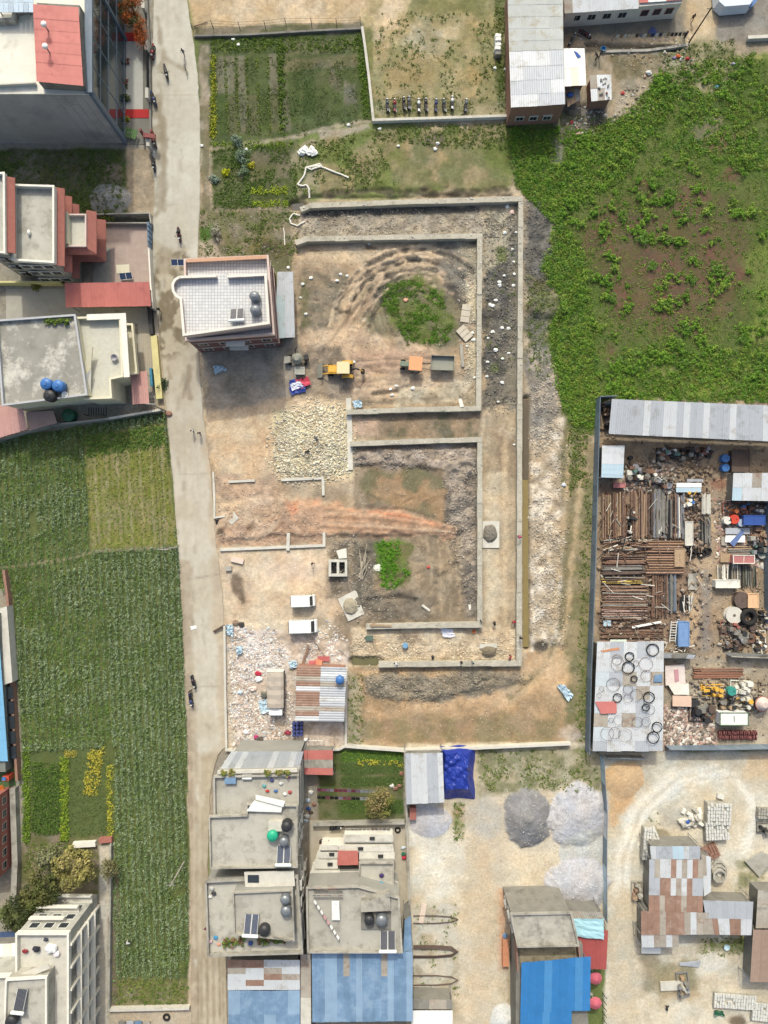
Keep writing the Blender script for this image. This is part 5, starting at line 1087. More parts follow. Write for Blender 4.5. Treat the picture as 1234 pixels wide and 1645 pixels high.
up = PQ([(291,448),(350,446),(351,440),(366,439),(367,447),(428,444),(433,521),(298,540),(293,482),(286,478),(281,470),(280,460),(284,452)], H)
part(t, 'upper_wall', MB().prism(up, H-2.4, H-.2), pinkpl); part(t, 'upper_roof', MB().prism(up, H-.2, H), rt_)
part(t, 'upper_parapet', MB().wall(up[:2], .25, H, H+.8).wall(up[4:]+[up[0]], .25, H, H+.8), pinkpl); part(t, 'upper_coping', MB().wall(up[:2], .36, H+.8, H+.86).wall(up[4:]+[up[0]], .36, H+.8, H+.86), offwhite)
a, b = P(302,548,H-2.4), P(441,538,H-2.4)
windows(t, b, a, (1., 4.1), 4, 1.5, 1.5, fm=offwhite); part(t, 'terracotta_trim', MB().wall(PQ([(300,419),(428,413)], H-1.4), .5, H-1.45, H-1.3), pm('terracotta', (206,150,116), .8, .08))
xb, yb = P(372,545,8); part(t, 'balcony_frame', MB().box(xb-1.3, yb-.5, 3., xb+1.6, yb+.2, 3.2).box(xb-1.3, yb-.5, 5.8, xb+1.6, yb+.2, 6.), offwhite)
for k, (px, py) in enumerate(((409,476),(410,498))): make_tank(('upper' if k == 0 else 'lower') + ' grey steel water tank on the white tiled roof', 'water tank', *P(px,py,H+1.2), H, .72, 1.5, tank_grey, .2)
make_solar('dark solar water heater on the white tiled roof', *P(381,505,H+.5), H, 2.0, 1.7, 0.05, 2, 1, solar_d)
make_pv('small solar panel on a bracket over the road at the pink house corner', *P(285,421,7), 6.2, 2.0, .9, 0, 2, 1)
t = thing('tin_lean_to', 'rusty corrugated lean-to behind the pink house', 'lean-to', P(457,490))
sheetroof(t, [P3(446,437,3.0), P3(471,437,2.6), P3(474,542,2.6), P3(441,544,3.0)], 2, 3, [tin_g, pm('tin_teal', (168,186,186), .6, .1, .8, stain=((170,140,122), .52, .6, .8))], pitch=.3); part(t, 'wall', MB().prism(PQ([(447,442),(466,442),(468,536),(447,538)],2.5), -.1, 2.5), conc_d)
hose([(447,497),(449,512),(443,515)], .06, 'green hose hanging by the rusty lean-to', pm('hose_green', (70,110,90), .6, .1))
# ============================================================ BUILDING SITE: foundation walls
fw = pm('cast_concrete', (182,174,156), .95, .14, .9, bump=.3, stain=((146,138,122), .52, .5, .7))
def fwall(lab, pts, th=.8, z1=1.15, brk=9.):
    t = thing('foundation_wall', lab, 'wall', P(*pts[len(pts)//2])); w_ = PQ(pts, z1)
    for a, b in zip(w_[:-1], w_[1:]):
        a = Vector(a); b = Vector(b); n = max(1, int((b-a).length/2.2)); d = (b-a).normalized()*th*.45
        for i in range(n): part(t, 'wall_segment', MB().wall([a.lerp(b, i/n)-(d if i == 0 else d*0), a.lerp(b, (i+1)/n)+(d if i == n-1 else d*0)], th*random.uniform(.9,1.08), -1.0, z1+random.uniform(-.09,.07)), fw)
    rough = MB()
    for (a, b) in zip(w_[:-1], w_[1:]):
        a = Vector(a); b = Vector(b); n = int((b-a).length/.8)
        for i in range(n):
            c = a.lerp(b, (i+random.random())/n); rough.obox((c.x+random.uniform(-.3,.3), c.y+random.uniform(-.3,.3)), (random.uniform(.1,.4), random.uniform(.1,.25)), random.uniform(0,3), z1-.02, z1+random.uniform(.02,.07), .8)
    part(t, 'mortar_crumbs', rough, conc_l, kind='stuff'); return t
fwall('long outer concrete wall round three sides of the building site', [(486,335),(500,330),(670,324),(837,319),(836,500),(835,700),(834,1066),(700,1067),(612,1068)])
fwall('inner concrete wall of the upper room with the backhoe', [(478,389),(492,384),(630,381),(771,379),(770,520),(769,656),(660,658),(560,662)])
fwall('inner concrete wall of the lower room with the red ramp', [(566,713),(670,709),(771,706),(771,860),(771,1004),(680,1005),(592,1007)])
for lab, pts, th, h in (('short concrete footing on the dry lot near the road', [(368,774),(410,772)], .4, .35), ('concrete footing along the lower edge of the stone heap', [(452,771),(519,768),(520,796)], .45, .35), ('long concrete footing across the dry lot above the vans', [(354,883),(400,881),(521,876),(521,855)], .45, .35), ('stub footing in the middle of the long footing', [(464,856),(463,884)], .55, .45), ('pale concrete strip along the right edge of the stone heap', [(560,640),(562,690),(563,755)], .8, .3), ('thin footing beside the road at the dry lot', [(343,758),(345,800),(345,832)], .3, .25), ('stub footing next to the dark pit at the road', [(344,832),(362,829)], .3, .4)):
    solo('footing', lab, 'footing', MB().wall(PQ(pts), th, -.3, h, jit=.06), conc_l)
def water(name, poly, z, rgb):
    m = pm('water_'+name, rgb, .12, .1, .6); m.node_tree.nodes['Principled BSDF'].inputs['Specular IOR Level'].default_value = .5
    o = struct(name, MB().prism(PQ(poly), z-.05, z), m)
water('canal_water', [(841,642),(850,642),(851,770),(841,770)], -.28, (108,92,70)); water('canal_shallows', [(840,770.5),(849,770.5),(850,1040),(840,1040)], -.3, (146,124,66)); water('ditch_water', [(567,1056),(607,1056),(607,1068),(567,1068)], -.2, (112,106,64)); water('puddle', [(469,326),(487,325),(488,336),(470,337)], -.35, (84,82,76)); water('pit_water', [(958,82),(1088,84),(1088,79),(958,78)], -.4, (70,66,56))
# ------------------------------------------------------------ trays, panels, box
def tray(lab, q, mound, mc):
    t = thing('mortar_tray', lab, 'mixing tray', P(*q[0])); z = gz(*q[0])+.12
    part(t, 'plate', MB().slab([(*P(a,b), z+.08) for a, b in q], .1), conc_l)
    cx = sum(a for a, b in q)/4; cy = sum(b for a, b in q)/4; mb = MB().ell((*P(*mound[:2]), z+.08), (mound[2], mound[3], .5), 14, 8); mb.v = [(a+random.uniform(-.12,.12), b+random.uniform(-.12,.12), c+random.uniform(-.06,.06)) for a, b, c in mb.v]
    part(t, 'mortar_heap', mb, pm('mortar_%d' % mc[0], mc, .95, .2, 2., bump=.4))
tray('pale mixing tray with dark mortar heap against the lower room wall', rc(775,837,802,880), (787,857,1.15,1.5), (124,116,104))
tray('tilted mixing tray with sand mortar beside the vans', [(543,962),(572,947),(585,986),(560,998)], (563,974,1.2,1.3), (170,156,130)); tray('small tray of mortar in the bottom corridor of the site', [(770,1034),(798,1033),(798,1040),(770,1041)], (785,1045,1.2,.8), (122,108,86))
def plates(lab, c, ang, n, w_, l_):
    t = thing('formwork_stack', lab, 'formwork panels', P(*c)); ca, sa = math.cos(ang), math.sin(ang); x, y = P(*c)
    for k in range(n):
        d_ = (k-(n-1)/2)*l_/n; part(t, 'panel', MB().obox((x-d_*sa, y+d_*ca), (w_, l_/n-.06), ang, gz(*c)+.05, gz(*c)+.25+.02*k), pm('form_panel', (198,184,164), .9, .1, 1.5))
plates('three pale formwork panels beside the green patch', (748,504), R(-8), 3, 1.4, 2.9); plates('tilted pair of formwork panels near the wall', (746,536), R(42), 3, 1.6, 2.4)
solo('concrete_post', 'thin concrete post lying beside the formwork panels', 'post', MB().obox(P(742,572), (.5,3.6), R(4), .05, .3), conc)
solo('plank', 'white plank leaning across the upper room wall', 'plank', MB().slab([(*P(735,643),1.2),(*P(740,642),1.25),(*P(744,655),1.3),(*P(738,656),1.25)], .08), offwhite)
t = thing('septic_box', 'open concrete box with two dark chambers beside the dry branches', 'concrete box', P(543,912)); a, b = P(528,899), P(558,926)
for q in ((528,899,532,926),(554,899,558,926),(541,903.2,545,921.8)): part(t, 'side_wall', MB().prism(PQ(rc(*q),1.), -.6, 1.), conc_l)
for q in ((532.2,899,553.8,903),(532.2,922,553.8,926)): part(t, 'end_wall', MB().prism(PQ(rc(*q),1.), -.6, 1.), conc_l)
part(t, 'chamber_floor', MB().prism(PQ(rc(532,903,554,922)), -.3, .02), black)
part(t, 'lid', MB().slab([(*P(541,884),.9),(*P(557,880),1.1),(*P(558,896),1.0),(*P(545,897),.9)], .1), offwhite)
solo('pit_cover', 'pale square slab tilted beside the dark pit at the road', 'slab', MB().obox(P(374,832), (1.6,1.5), R(40), .15, .35), conc_l)
solo('pit', 'dark open pit at the road edge of the dry lot', 'pit', MB().prism(PQ([(346,836),(364,833),(363,860),(350,862)]), -.2, .03), black)
solo('slab', 'pale pink slab lying at the upper edge of the van lot', 'slab', MB().obox(P(382,900), (2.0,.8), R(-14), .05, .4), pm('pink_slab', (222,196,180), .9, .08)); solo('slab', 'weathered block at the road corner of the van lot', 'slab', MB().obox(P(368,913), (1.0,.7), R(5), .02, .5), conc)
# dry branches
t = thing('dry_branches', 'heap of bare pale branches beside the green patch', 'branches', P(588,895))
for k in range(12):
    a0 = P(578+random.uniform(-3,6), 930+random.uniform(-6,4)); b0 = P(588+random.uniform(-12,16), 885+random.uniform(-14,20)); part(t, 'branch', MB().tube([(*a0,.25),((a0[0]+b0[0])/2+random.uniform(-.3,.3),(a0[1]+b0[1])/2,.7),(*b0,random.uniform(.3,1.))], [.1,.07,.03], 5), pm('dry_wood', (186,170,146), .9, .12))
# ------------------------------------------------------------ vehicles
vwhite = pm('van_white', (244,244,242), .25, .03, .8)
def wheel(t, x, y, r, wd, name='wheel'):
    w_ = part(t, name, MB().tube([(x, y-wd/2, r), (x, y+wd/2, r)], r, 14), rubber); part(w_, 'rim', MB().tube([(x, y-wd/2-.01, r), (x, y+wd/2+.01, r)], r*.55, 10), steel)
def make_van(lab, px, py, ang, L_, W_):
    t = thing('van', lab, 'van', (0,0,0)); h = W_/2; s_ = L_/3.9
    pr = [(-1.93*s_,.34),(1.9*s_,.34),(1.97*s_,.6),(1.9*s_,.98),(1.6*s_,1.08),(1.2*s_,1.76),(1.06*s_,1.86),(-1.78*s_,1.86),(-1.92*s_,1.74),(-1.95*s_,.9)]
    part(t, 'body', MB().prof(pr, -h, h), vwhite, bevel=.14)
    part(t, 'windscreen', MB().slab([(1.63*s_,-h+.14,1.1),(1.63*s_,h-.14,1.1),(1.2*s_,h-.2,1.8),(1.2*s_,-h+.2,1.8)], .05), glass)
    part(t, 'rear_window', MB().box(-1.99*s_, -h+.2, 1.1, -1.9*s_, h-.2, 1.6), glass)
    for y in (-h, h):
        for x0, x1 in ((-1.6,-.75),(-.65,.2),(.3,1.25)): part(t, 'side_window', MB().box(x0*s_, y-.015, 1.08, x1*s_, y+.015, 1.58), glass)
        part(t, 'door_handle', MB().box(.35*s_, y-.04, .92, .5*s_, y+.04, .97), dark)
        part(t, 'headlight', MB().ell((1.9*s_, y*.72, .75), (.08,.16,.1), 8, 5), steel); part(t, 'mirror', MB().obox((1.5*s_, y*1.12), (.1,.2), 0, 1.05, 1.25), black)
        for x in (-1.25*s_, 1.2*s_): wheel(t, x, y*.86, .3, .2)
    part(t, 'front_bumper', MB().box(1.9*s_, -h+.06, .35, 2.02*s_, h-.06, .6), offwhite); part(t, 'rear_bumper', MB().box(-2.0*s_, -h+.06, .35, -1.94*s_, h-.06, .55), offwhite)
    part(t, 'roof_groove', MB().box(-1.6*s_, -.5, 1.86, 1.1*s_, -.46, 1.875).box(-1.6*s_, .46, 1.86, 1.1*s_, .5, 1.875).box(-1.6*s_, -.02, 1.86, 1.1*s_, .02, 1.875), pm('van_groove', (214,214,214), .4, .05))
    t.location = (*P(px,py), gz(px,py)); t.rotation_euler = (0,0,ang); return t
make_van('smaller white van on the dry lot, upper of the two', 488, 964, R(2), 3.75, 1.8); make_van('larger white van on the dry lot, lower of the two', 488, 1004.5, R(1.5), 4.4, 2.05)
# lorry, seen from above facing down the picture
t = thing('truck', 'flatbed truck with brown covered load and white cab beside the tin shed', 'truck', (0,0,0))
tarpb = pm('brown_tarp', (186,170,154), .85, .1, .8, stain=((160,146,132), .54, .7, .5)); n = 9; vs = []; fs = []
for i in range(n):
    x = -3.9+i*5.6/(n-1)
    for y, z in ((-1.25,1.),(-1.3,2.35),(-.9,2.6),(0,2.72),(.9,2.6),(1.3,2.35),(1.25,1.)): vs.append((x, y, z+random.uniform(-.05,.05)+(.06 if i % 2 else 0)*(z > 1.5)))
for i in range(n-1): fs += [(i*7+j, i*7+j+1, i*7+8+j, i*7+7+j) for j in range(6)]
fs += [tuple(range(6,-1,-1)), tuple(range((n-1)*7, n*7))]
part(t, 'load_cover', MB().add(vs, fs), tarpb); part(t, 'load_bed', MB().box(-3.95,-1.3,.75,1.72,1.3,1.), dark); part(t, 'tailboard', MB().box(-4.05,-1.3,1.,-3.95,1.3,2.5), offwhite)
part(t, 'cab', MB().prof([(1.85,.6),(3.2,.6),(3.3,1.2),(3.05,2.1),(2.85,2.2),(1.85,2.2)], -1.05, 1.05), vwhite, bevel=.1); part(t, 'windscreen', MB().slab([(3.34,-.9,1.25),(3.34,.9,1.25),(3.1,.85,2.05),(3.1,-.85,2.05)], .05), glass); part(t, 'bumper', MB().box(3.2,-1.1,.35,3.42,1.1,.62), dark)
for y in (-1, 1):
    part(t, 'headlight', MB().ell((3.3,y*.8,.85), (.08,.16,.12), 8, 5), steel); part(t, 'mirror', MB().obox((2.9,y*1.25), (.08,.25), 0, 1.5, 1.9), black)
    for x in (-2.9, 2.3): wheel(t, x, y*1.0, .42, .28)
t.location = (*P(446,1113.5), gz(446,1113)); t.rotation_euler = (0,0,R(-90))
# backhoe loader facing left
yel = pm('digger_yellow', (232,176,52), .5, .08, 1.5, stain=((190,146,60), .58, 1.5, .5))
t = thing('backhoe_loader', 'yellow backhoe loader with cream cab roof on the muddy site', 'digger', (0,0,0))
part(t, 'bonnet', MB().prof([(.5,.7),(2.1,.75),(2.15,1.3),(1.9,1.5),(.5,1.6)], -.5, .5), yel, bevel=.06); part(t, 'chassis', MB().box(-1.6,-.5,.5,2.2,.5,.85), dark)
cb = part(t, 'cab', MB().prof([(-1.3,.9),(.5,.9),(.6,1.6),(.35,2.5),(-1.15,2.5)], -.75, .75), glass); part(cb, 'cab_roof', MB().box(-1.4,-.95,2.5,.62,.95,2.66), pm('cab_cream', (232,206,150), .6, .06), bevel=.05)
for x, y in ((-1.2,-.78),(-1.2,.78),(.45,-.78),(.45,.78)): part(cb, 'cab_pillar', MB().box(x-.06,y-.06,.9,x+.06,y+.06,2.5), yel)
for y in (-1, 1):
    wheel(t, -1.0, y*.98, .72, .46); wheel(t, 1.75, y*.82, .46, .34); part(t, 'mudguard', MB().prof([(-1.9,1.2),(-1.6,1.55),(-.4,1.55),(-.1,1.2),(-.2,1.15),(-.5,1.45),(-1.5,1.45),(-1.8,1.15)], y*1.1-.28, y*1.1+.28), yel)
    part(t, 'loader_arm', MB().tube([(.6,y*.62,1.5),(2.2,y*.62,1.25),(3.1,y*.62,.5)], .1, 6), yel); part(t, 'stabiliser', MB().tube([(-1.7,y*.7,.8),(-2.0,y*1.15,.1)], .09, 6), dark)
part(t, 'loader_bucket', MB().prof([(3.0,.15),(3.9,.1),(3.85,.2),(3.15,.3),(3.1,.9),(3.3,1.15),(2.98,1.1)], -1.15, 1.15), pm('bucket_grey', (126,124,112), .7, .15))
part(t, 'backhoe_boom', MB().tube([(-1.6,0,1.0),(-2.3,.1,2.4),(-2.9,.2,2.2)], .14, 6), dark); part(t, 'backhoe_dipper', MB().tube([(-2.9,.2,2.2),(-3.4,.25,1.2)], .12, 6), yel); part(t, 'backhoe_bucket', MB().prof([(-3.6,.5),(-3.2,.5),(-3.1,1.1),(-3.5,1.3),(-3.75,.9)], -.1, .6), dark)
t.location = (*P(549,596), gz(549,596)); t.rotation_euler = (0,0,R(180))
# tractor with canopy, trailer
t = thing('tractor', 'green-grey tractor with orange canopy in front of its trailer', 'tractor', (0,0,0)); gr = pm('tractor_green', (124,140,120), .6, .12)
part(t, 'bonnet', MB().prof([(.1,.7),(1.7,.75),(1.75,1.25),(1.5,1.4),(.1,1.45)], -.4, .4), gr, bevel=.05); part(t, 'chassis', MB().box(-1.2,-.35,.5,1.6,.35,.8), dark); part(t, 'seat', MB().obox((-.7,0), (.5,.5), 0, 1., 1.3), black)
part(t, 'canopy', MB().slab([(-1.75,-1.1,2.2),(.35,-1.1,2.2),(.35,1.1,2.2),(-1.75,1.1,2.2)], .1), pm('canopy_orange', (238,160,104), .7, .06), bevel=.04); part(t, 'steering_wheel', MB().tube([(-.2+.1*math.cos(a),.2*math.sin(a),1.5+.15*math.cos(a)) for a in np.linspace(0,6.28,11)[:-1]], .02, 4, True), dark)
for x, y in ((-1.6,-.9),(-1.6,.9),(.2,-.9),(.2,.9)): part(t, 'canopy_post', MB().cyl(x, y, .9, 2.15, .04, 6), dark)
for y in (-1,1): wheel(t, -.8, y*.85, .7, .4); wheel(t, 1.3, y*.65, .4, .28); part(t, 'mudguard', MB().prof([(-1.6,1.2),(-1.3,1.5),(-.3,1.5),(-.05,1.2)], y*.85-.22, y*.85+.22), gr)
t.location = (*P(660,588), gz(660,588)); t.rotation_euler = (0,0,R(175))
t = thing('trailer', 'grey steel tipping trailer behind the tractor', 'trailer', (0,0,0)); tg = pm('trailer_grey', (146,146,132), .7, .12, stain=((120,112,98), .55, 1.2, .6))
part(t, 'floor', MB().box(-1.8,-1.1,.85,1.8,1.1,.95), tg)
for q in ((-1.8,-1.16,1.8,-1.1),(-1.8,1.1,1.8,1.16),(-1.86,-1.1,-1.8,1.1),(1.8,-1.1,1.86,1.1)): part(t, 'side_board', MB().box(q[0],q[1],.9,q[2],q[3],1.6), tg)
for y in (-1,1): wheel(t, -.4, y*1.0, .45, .3)
part(t, 'drawbar', MB().tube([(1.8,0,.8),(3.2,0,.6)], .07, 6), dark); t.location = (*P(710,586), gz(710,586)); t.rotation_euler = (0,0,R(178))
# concrete mixer and its gear
t = thing('concrete_mixer', 'dark grey concrete mixer standing left of the backhoe', 'concrete mixer', P(478,578)); x, y = P(479,579)
part(t, 'drum', MB().lathe(x, y, [(.35,.7),(.85,1.1),(.9,1.5),(.6,1.9),(.42,2.1),(.36,2.1)], 16), pm('mixer_grey', (150,150,136), .6, .2, 2.)); part(t, 'frame', MB().tube([(x-1.4,y-.5,.4),(x+1.4,y-.5,.4),(x+1.4,y+.5,.4),(x-1.4,y+.5,.4)], .08, 5, True), dark); part(t, 'hopper', MB().prism([(x-2.1,y-.7),(x-1.1,y-.5),(x-1.1,y+.5),(x-2.1,y+.4)], .5, 1.0), pm('hopper_grey', (164,160,146), .7, .15)); part(t, 'motor', MB().obox((x+1.4,y+.3), (.7,.8), .2, .4, 1.2), dark)
for dx, dy in ((-1.2,-.7),(-1.2,.7),(1.2,-.7),(1.2,.7)): part(t, 'wheel', MB().tube([(x+dx,y+dy-.08,.3),(x+dx,y+dy+.08,.3)], .3, 10), rubber)
part(t, 'hoist_arm', MB().tube([(x-.3,y+.8,.4),(x-.2,y+1.3,2.4),(x+.2,y+1.6,2.6)], .07, 5), dark)
t = thing('metal_bin', 'grey square bin below the concrete mixer', 'bin', P(481,595)); part(t, 'box', MB().prism(PQ(rc(474,590,489,601),1.), .05, .95), pm('bin_grey', (164,164,150), .7, .1)); part(t, 'rim', MB().wall(PQ(rc(474,590,489,601),1.), .1, .95, 1.05, closed=True), conc_l)
t = thing('tarpaulin', 'crumpled red and blue striped tarpaulin below the concrete mixer', 'tarpaulin', P(482,621))
def cloth_mesh(q, n, z0, amp, seed):
    vs = []; a, b, c, d = [np.array(P(*p)) for p in q]
    for j in range(n+1):
        for i in range(n+1):
            u, v = i/n, j/n; p = (a*(1-u)+b*u)*(1-v)+(d*(1-u)+c*u)*v; p = p+rng.normal(0, .07, 2); vs.append((p[0], p[1], z0+amp*random.random()))
    return MB().add(vs, [(j*(n+1)+i, (j+1)*(n+1)+i, (j+1)*(n+1)+i+1, j*(n+1)+i+1) for j in range(n) for i in range(n)])
tr = pm('tarp_red', (222,70,92), .6, .1); tbl = pm('tarp_blue', (60,84,176), .6, .1); twh = pm('tarp_white', (220,224,236), .6, .06)
part(t, 'red_panel', cloth_mesh([(476,610),(496,606),(499,618),(480,626)], 6, .15, .4, 1), tr); part(t, 'white_panel', cloth_mesh([(466,617),(484,613),(488,622),(470,628)], 6, .28, .35, 2), twh); part(t, 'blue_panel', cloth_mesh([(465,622),(494,616),(489,630),(468,636)], 6, .1, .4, 3), tbl); part(t, 'blue_edge', cloth_mesh([(466,611),(478,609),(474,619),(465,620)], 5, .2, .35, 4), tbl)
pt_ = pm('plastic_pale_blue', (176,206,220), .4, .08, 2.)
for q, lab in ((((893,1100),(905,1098),(921,1116),(912,1126)), 'crumpled pale blue plastic sheet on the dirt track by the scrapyard'), (((566,644),(580,643),(583,654),(570,657)), 'grey-blue plastic sheet at the end of the upper room wall'), (((344,588),(358,588),(366,595),(346,602)), 'pale blue plastic in the shade of the pink house'), (((416,1125),(430,1122),(440,1140),(420,1146)), 'pale blue plastic sheet beside the truck'), (((464,1062),(478,1060),(478,1072),(466,1073)), 'pale blue sheet at the corner of the rusty shed'), (((380,1038),(391,1037),(390,1049),(382,1050)), 'small blue plastic in the litter lot'), (((364,1003),(376,1004),(375,1022),(366,1020)), 'blue-white plastic at the road corner of the litter lot')):
    solo('plastic_sheet', lab, 'plastic sheet', cloth_mesh(q, 7, .2+gz(*q[0]), .35, 1), pt_)
# ------------------------------------------------------------ white sacks: muddy corridor and upper room
Zs = lambda a, b: (a/2.805+440, b/2.805+300)
for a, b in ((1052,92),(1040,210),(1092,208),(1075,282),(1080,340),(1082,395),(1015,430),(1018,445),(975,533),(985,538),(1000,512),(1028,637),(1058,638),(965,682),(985,655),(1000,735),(1030,775),(1058,750),(963,790),(960,855),(1028,882),(1010,970),(1080,445),(1038,402),(1083,1163)):
    bag(*Zs(a,b), random.uniform(.22,.36), lab='white sack in the corridor along the long outer wall', group='white sacks in the corridor')
for a, b in ((330,402),(285,425),(130,440),(120,500),(145,575),(525,912),(552,898),(533,938),(625,910),(360,790),(300,395),(168,412),(430,258),(65,365),(900,690),(895,660),(870,720),(905,860)):
    bag(*Zs(a,b), random.uniform(.2,.36), lab='white sack on the earth round the upper room of the site', group='white sacks in the upper room')
bag(*Zs(1072,118), .4, (226,190,176), 'pink sack at the top corner of the outer wall'); bag(*Zs(595,512), .4, (236,170,130), 'orange and white bundle on the green patch'); bag(905,779, .35, (214,226,236), 'pale blue bag on the track by the scrapyard'); bag(*P(0,0), .01) if False else None
# ------------------------------------------------------------ workers
for px, py, po, an, lab, sh_, tr_ in ((771,996,'stand',2.,'worker in black at the lower corner of the lower room',(40,40,46),(50,50,56)),(794,1002,'bend',.4,'worker in dark clothes bent over in the right corridor',(50,54,50),(44,44,48)),(826,998,'bend',1.5,'worker in red at the outer wall near its lower corner',(190,50,60),(60,50,56)),(833,1021,'stand',.3,'worker in black standing on the outer wall low down',(36,36,40),(40,40,46)),(819,1053,'bend',2.5,'worker in maroon at the lower right corner of the site',(140,44,60),(60,44,50)),(739,1060,'stand',1.,'worker in black on the bottom wall of the site',(40,42,50),(44,44,50)),(757,1060,'stand',2.,'worker in grey-green beside the one in black on the bottom wall',(120,140,140),(70,74,76)),(695,1056,'bend',.2,'worker in dark grey bent over at the bottom wall',(60,60,66),(50,50,54)),(638,1063,'bend',1.1,'worker in white at the left part of the bottom wall',(220,220,220),(60,60,70)),(511,708,'bend',.8,'worker in grey on the stone heap, upper right one',(90,100,110),(60,64,70)),(497,726,'bend',2.2,'worker in black on the stone heap, lower one',(44,42,44),(56,50,46)),(833,862,'bend',1.5,'worker in pink and green on the outer wall by the shallows',(206,60,110),(110,190,90)),(503,905,'walk',1.2,'worker in brown walking left of the concrete box',(96,72,62),(60,50,48))):
    person(px, py, po, an, lab, sh_, tr_, z=(1.12 if px in (833,) or (py in (1060,1063) ) else gz(px,py)))
t = thing('wheelbarrow', 'green wheelbarrow at the left end of the bottom corridor', 'wheelbarrow', P(594,1024)); x, y = P(594,1024); part(t, 'tray', MB().prism([(x-.5,y-.3),(x+.4,y-.35),(x+.4,y+.35),(x-.5,y+.3)], .35, .6, [(x-.65,y-.4),(x+.55,y-.45),(x+.55,y+.45),(x-.65,y+.4)]), pm('barrow_green', (88,110,96), .6, .1)); part(t, 'wheel', MB().tube([(x-.7,y-.06,.2),(x-.7,y+.06,.2)], .2, 10), rubber)
for y_ in (-.3,.3): part(t, 'handle', MB().tube([(x-.5,y+y_*.6,.35),(x+1.1,y+y_,.6)], .03, 5), dark)
solo('bucket', 'blue plastic drum in the bottom corridor of the site', 'drum', MB().lathe(*P(651,1036), [(.42,.05),(.46,.4),(.46,.8),(.4,.85)], 14), pm('drum_blue', (110,160,196), .5, .08)); solo('bucket', 'orange cement bucket below the lower room wall', 'bucket', MB().lathe(*P(761,1014), [(.2,.05),(.28,.4),(.24,.4),(.18,.1)], 10), pm('bucket_orange', (220,120,50), .6, .08))
solo('plastic_sheet', 'white plastic sheet below the lower room wall', 'plastic sheet', cloth_mesh([(706,1009),(728,1010),(730,1022),(712,1024)], 6, .2, .3, 1), twh)
solo('timber_stack', 'timber and yellow tools on the lower room wall end', 'timber', MB().obox(P(612,1005,1.3), (3.4,.3), R(-2), 1.2, 1.35).obox(P(600,1004,1.3), (.7,.5), .3, 1.2, 1.4), wood)
solo('pipe_offcut', 'grey pipe offcut on the earth of the lower room', 'pipe', MB().tube([(*P(678,972),.3),(*P(690,981),.3)], .22, 8), conc_l); solo('plank', 'pale plank near the lower right corner of the lower room', 'plank', MB().obox(P(755,978), (.4,1.4), .1, .1, .2), offwhite)
bag(688,911,.3,(196,80,70),'red cloth on the earth of the lower room'); solo('lime_patch', 'white lime heap at the edge of the lower green patch', 'lime heap', MB().ell((*P(608,911),gz(608,911)+.03), (.9,.7,.09), 9, 5), offwhite)
# ============================================================ litter lot with the rusty shed
t = thing('lot_wall', 'low wall round the litter lot with the rusty shed', 'wall', P(460,1202)); part(t, 'wall', MB().wall(PQ([(362,1004),(363,1100),(365,1203),(470,1204),(545,1202),(556,1196),(557,1072)]), .35, -.1, .7), conc_l)
t = thing('rusty_shed', 'open shed roofed with striped rusty and grey tin sheets', 'shed', P(515,1115))
sheetroof(t, [P3(557,1072,3.4), P3(553,1159,3.4), P3(474,1158,2.9), P3(477,1070,2.9)], 11, 2, lambda i, j: ([tin_g, tin_l, tin_g, tin_o, tin_g][i % 5] if j == 0 else [tin_r, tin_r, tin_o, tin_r, tin_l, tin_r][i % 6]), pitch=.3)
frame_posts(t, PQ([(480,1075),(552,1076),(550,1156),(478,1155),(515,1156)], 2.9), 2.9); part(t, 'back_wall', MB().wall(PQ([(478,1073),(552,1075),(552,1150)], 2.9), .2, -.1, 2.8), brick)
make_tank('blue water tank on the striped rusty shed', 'water tank', *P(546,1092,4), 3.4, .62, 1.2, tank_blue, .1)
for k in range(12):
    px = 473+(k % 3)*6; py = 1160+(k//3)*6; solo('drum', 'blue plastic drum stacked in front of the striped rusty shed', 'drum', MB().cyl(*P(px,py), .05, .95, .27, 10).cyl(*P(px,py), .95, 1.0, .2, 10), pm('drum_dark_blue', (64,76,140), .4, .15), group='blue drums before the rusty shed')
t = thing('drying_stand', 'white pipe frame standing before the rusty shed', 'frame', P(508,1185))
for k in range(4): part(t, 'upright', MB().cyl(*P(496+k*8,1186), .0, 1.2, .05, 6), white)
part(t, 'top_rail', MB().tube([(*P(496,1186),1.2),(*P(520,1186),1.2)], .05, 6), white)
for k, (a, b, lab, c) in enumerate((((490,1030),(512,1048),'dark board leaning in the debris above the rusty shed',rust3),((500,1022),(522,1052),'brown board lying in the debris above the rusty shed',rust),((485,1065),(495,1035),'brown sheet standing in the debris heap',rust2),((545,1040),(556,1050),'grey board beside the corner of the outer wall',conc),((343,1013),(362,1002),'dark wooden pole leaning over the litter lot wall',rust3))):
    solo('board', lab, 'board', MB().slab([(*P(*a),.5),(*P(*b),.7),(P(*b)[0]+.3,P(*b)[1]-.3,.6),(P(*a)[0]+.3,P(*a)[1]-.3,.4)], .08), c)
for q, c, lab in ((rc(511,1053,530,1061),(206,104,104),'red sheet of tin on the debris above the rusty shed'),(rc(506,1058,518,1068),(226,140,100),'orange sheet on the debris above the rusty shed'),(rc(497,1060,508,1068),(206,214,206),'pale green sheet on the debris above the rusty shed')):
    solo('tin_sheet', lab, 'sheet', MB().slab([(*P(a,b),.5+random.uniform(0,.2)) for a, b in q], .05), pm('sheet_%d' % c[0], c, .7, .1))
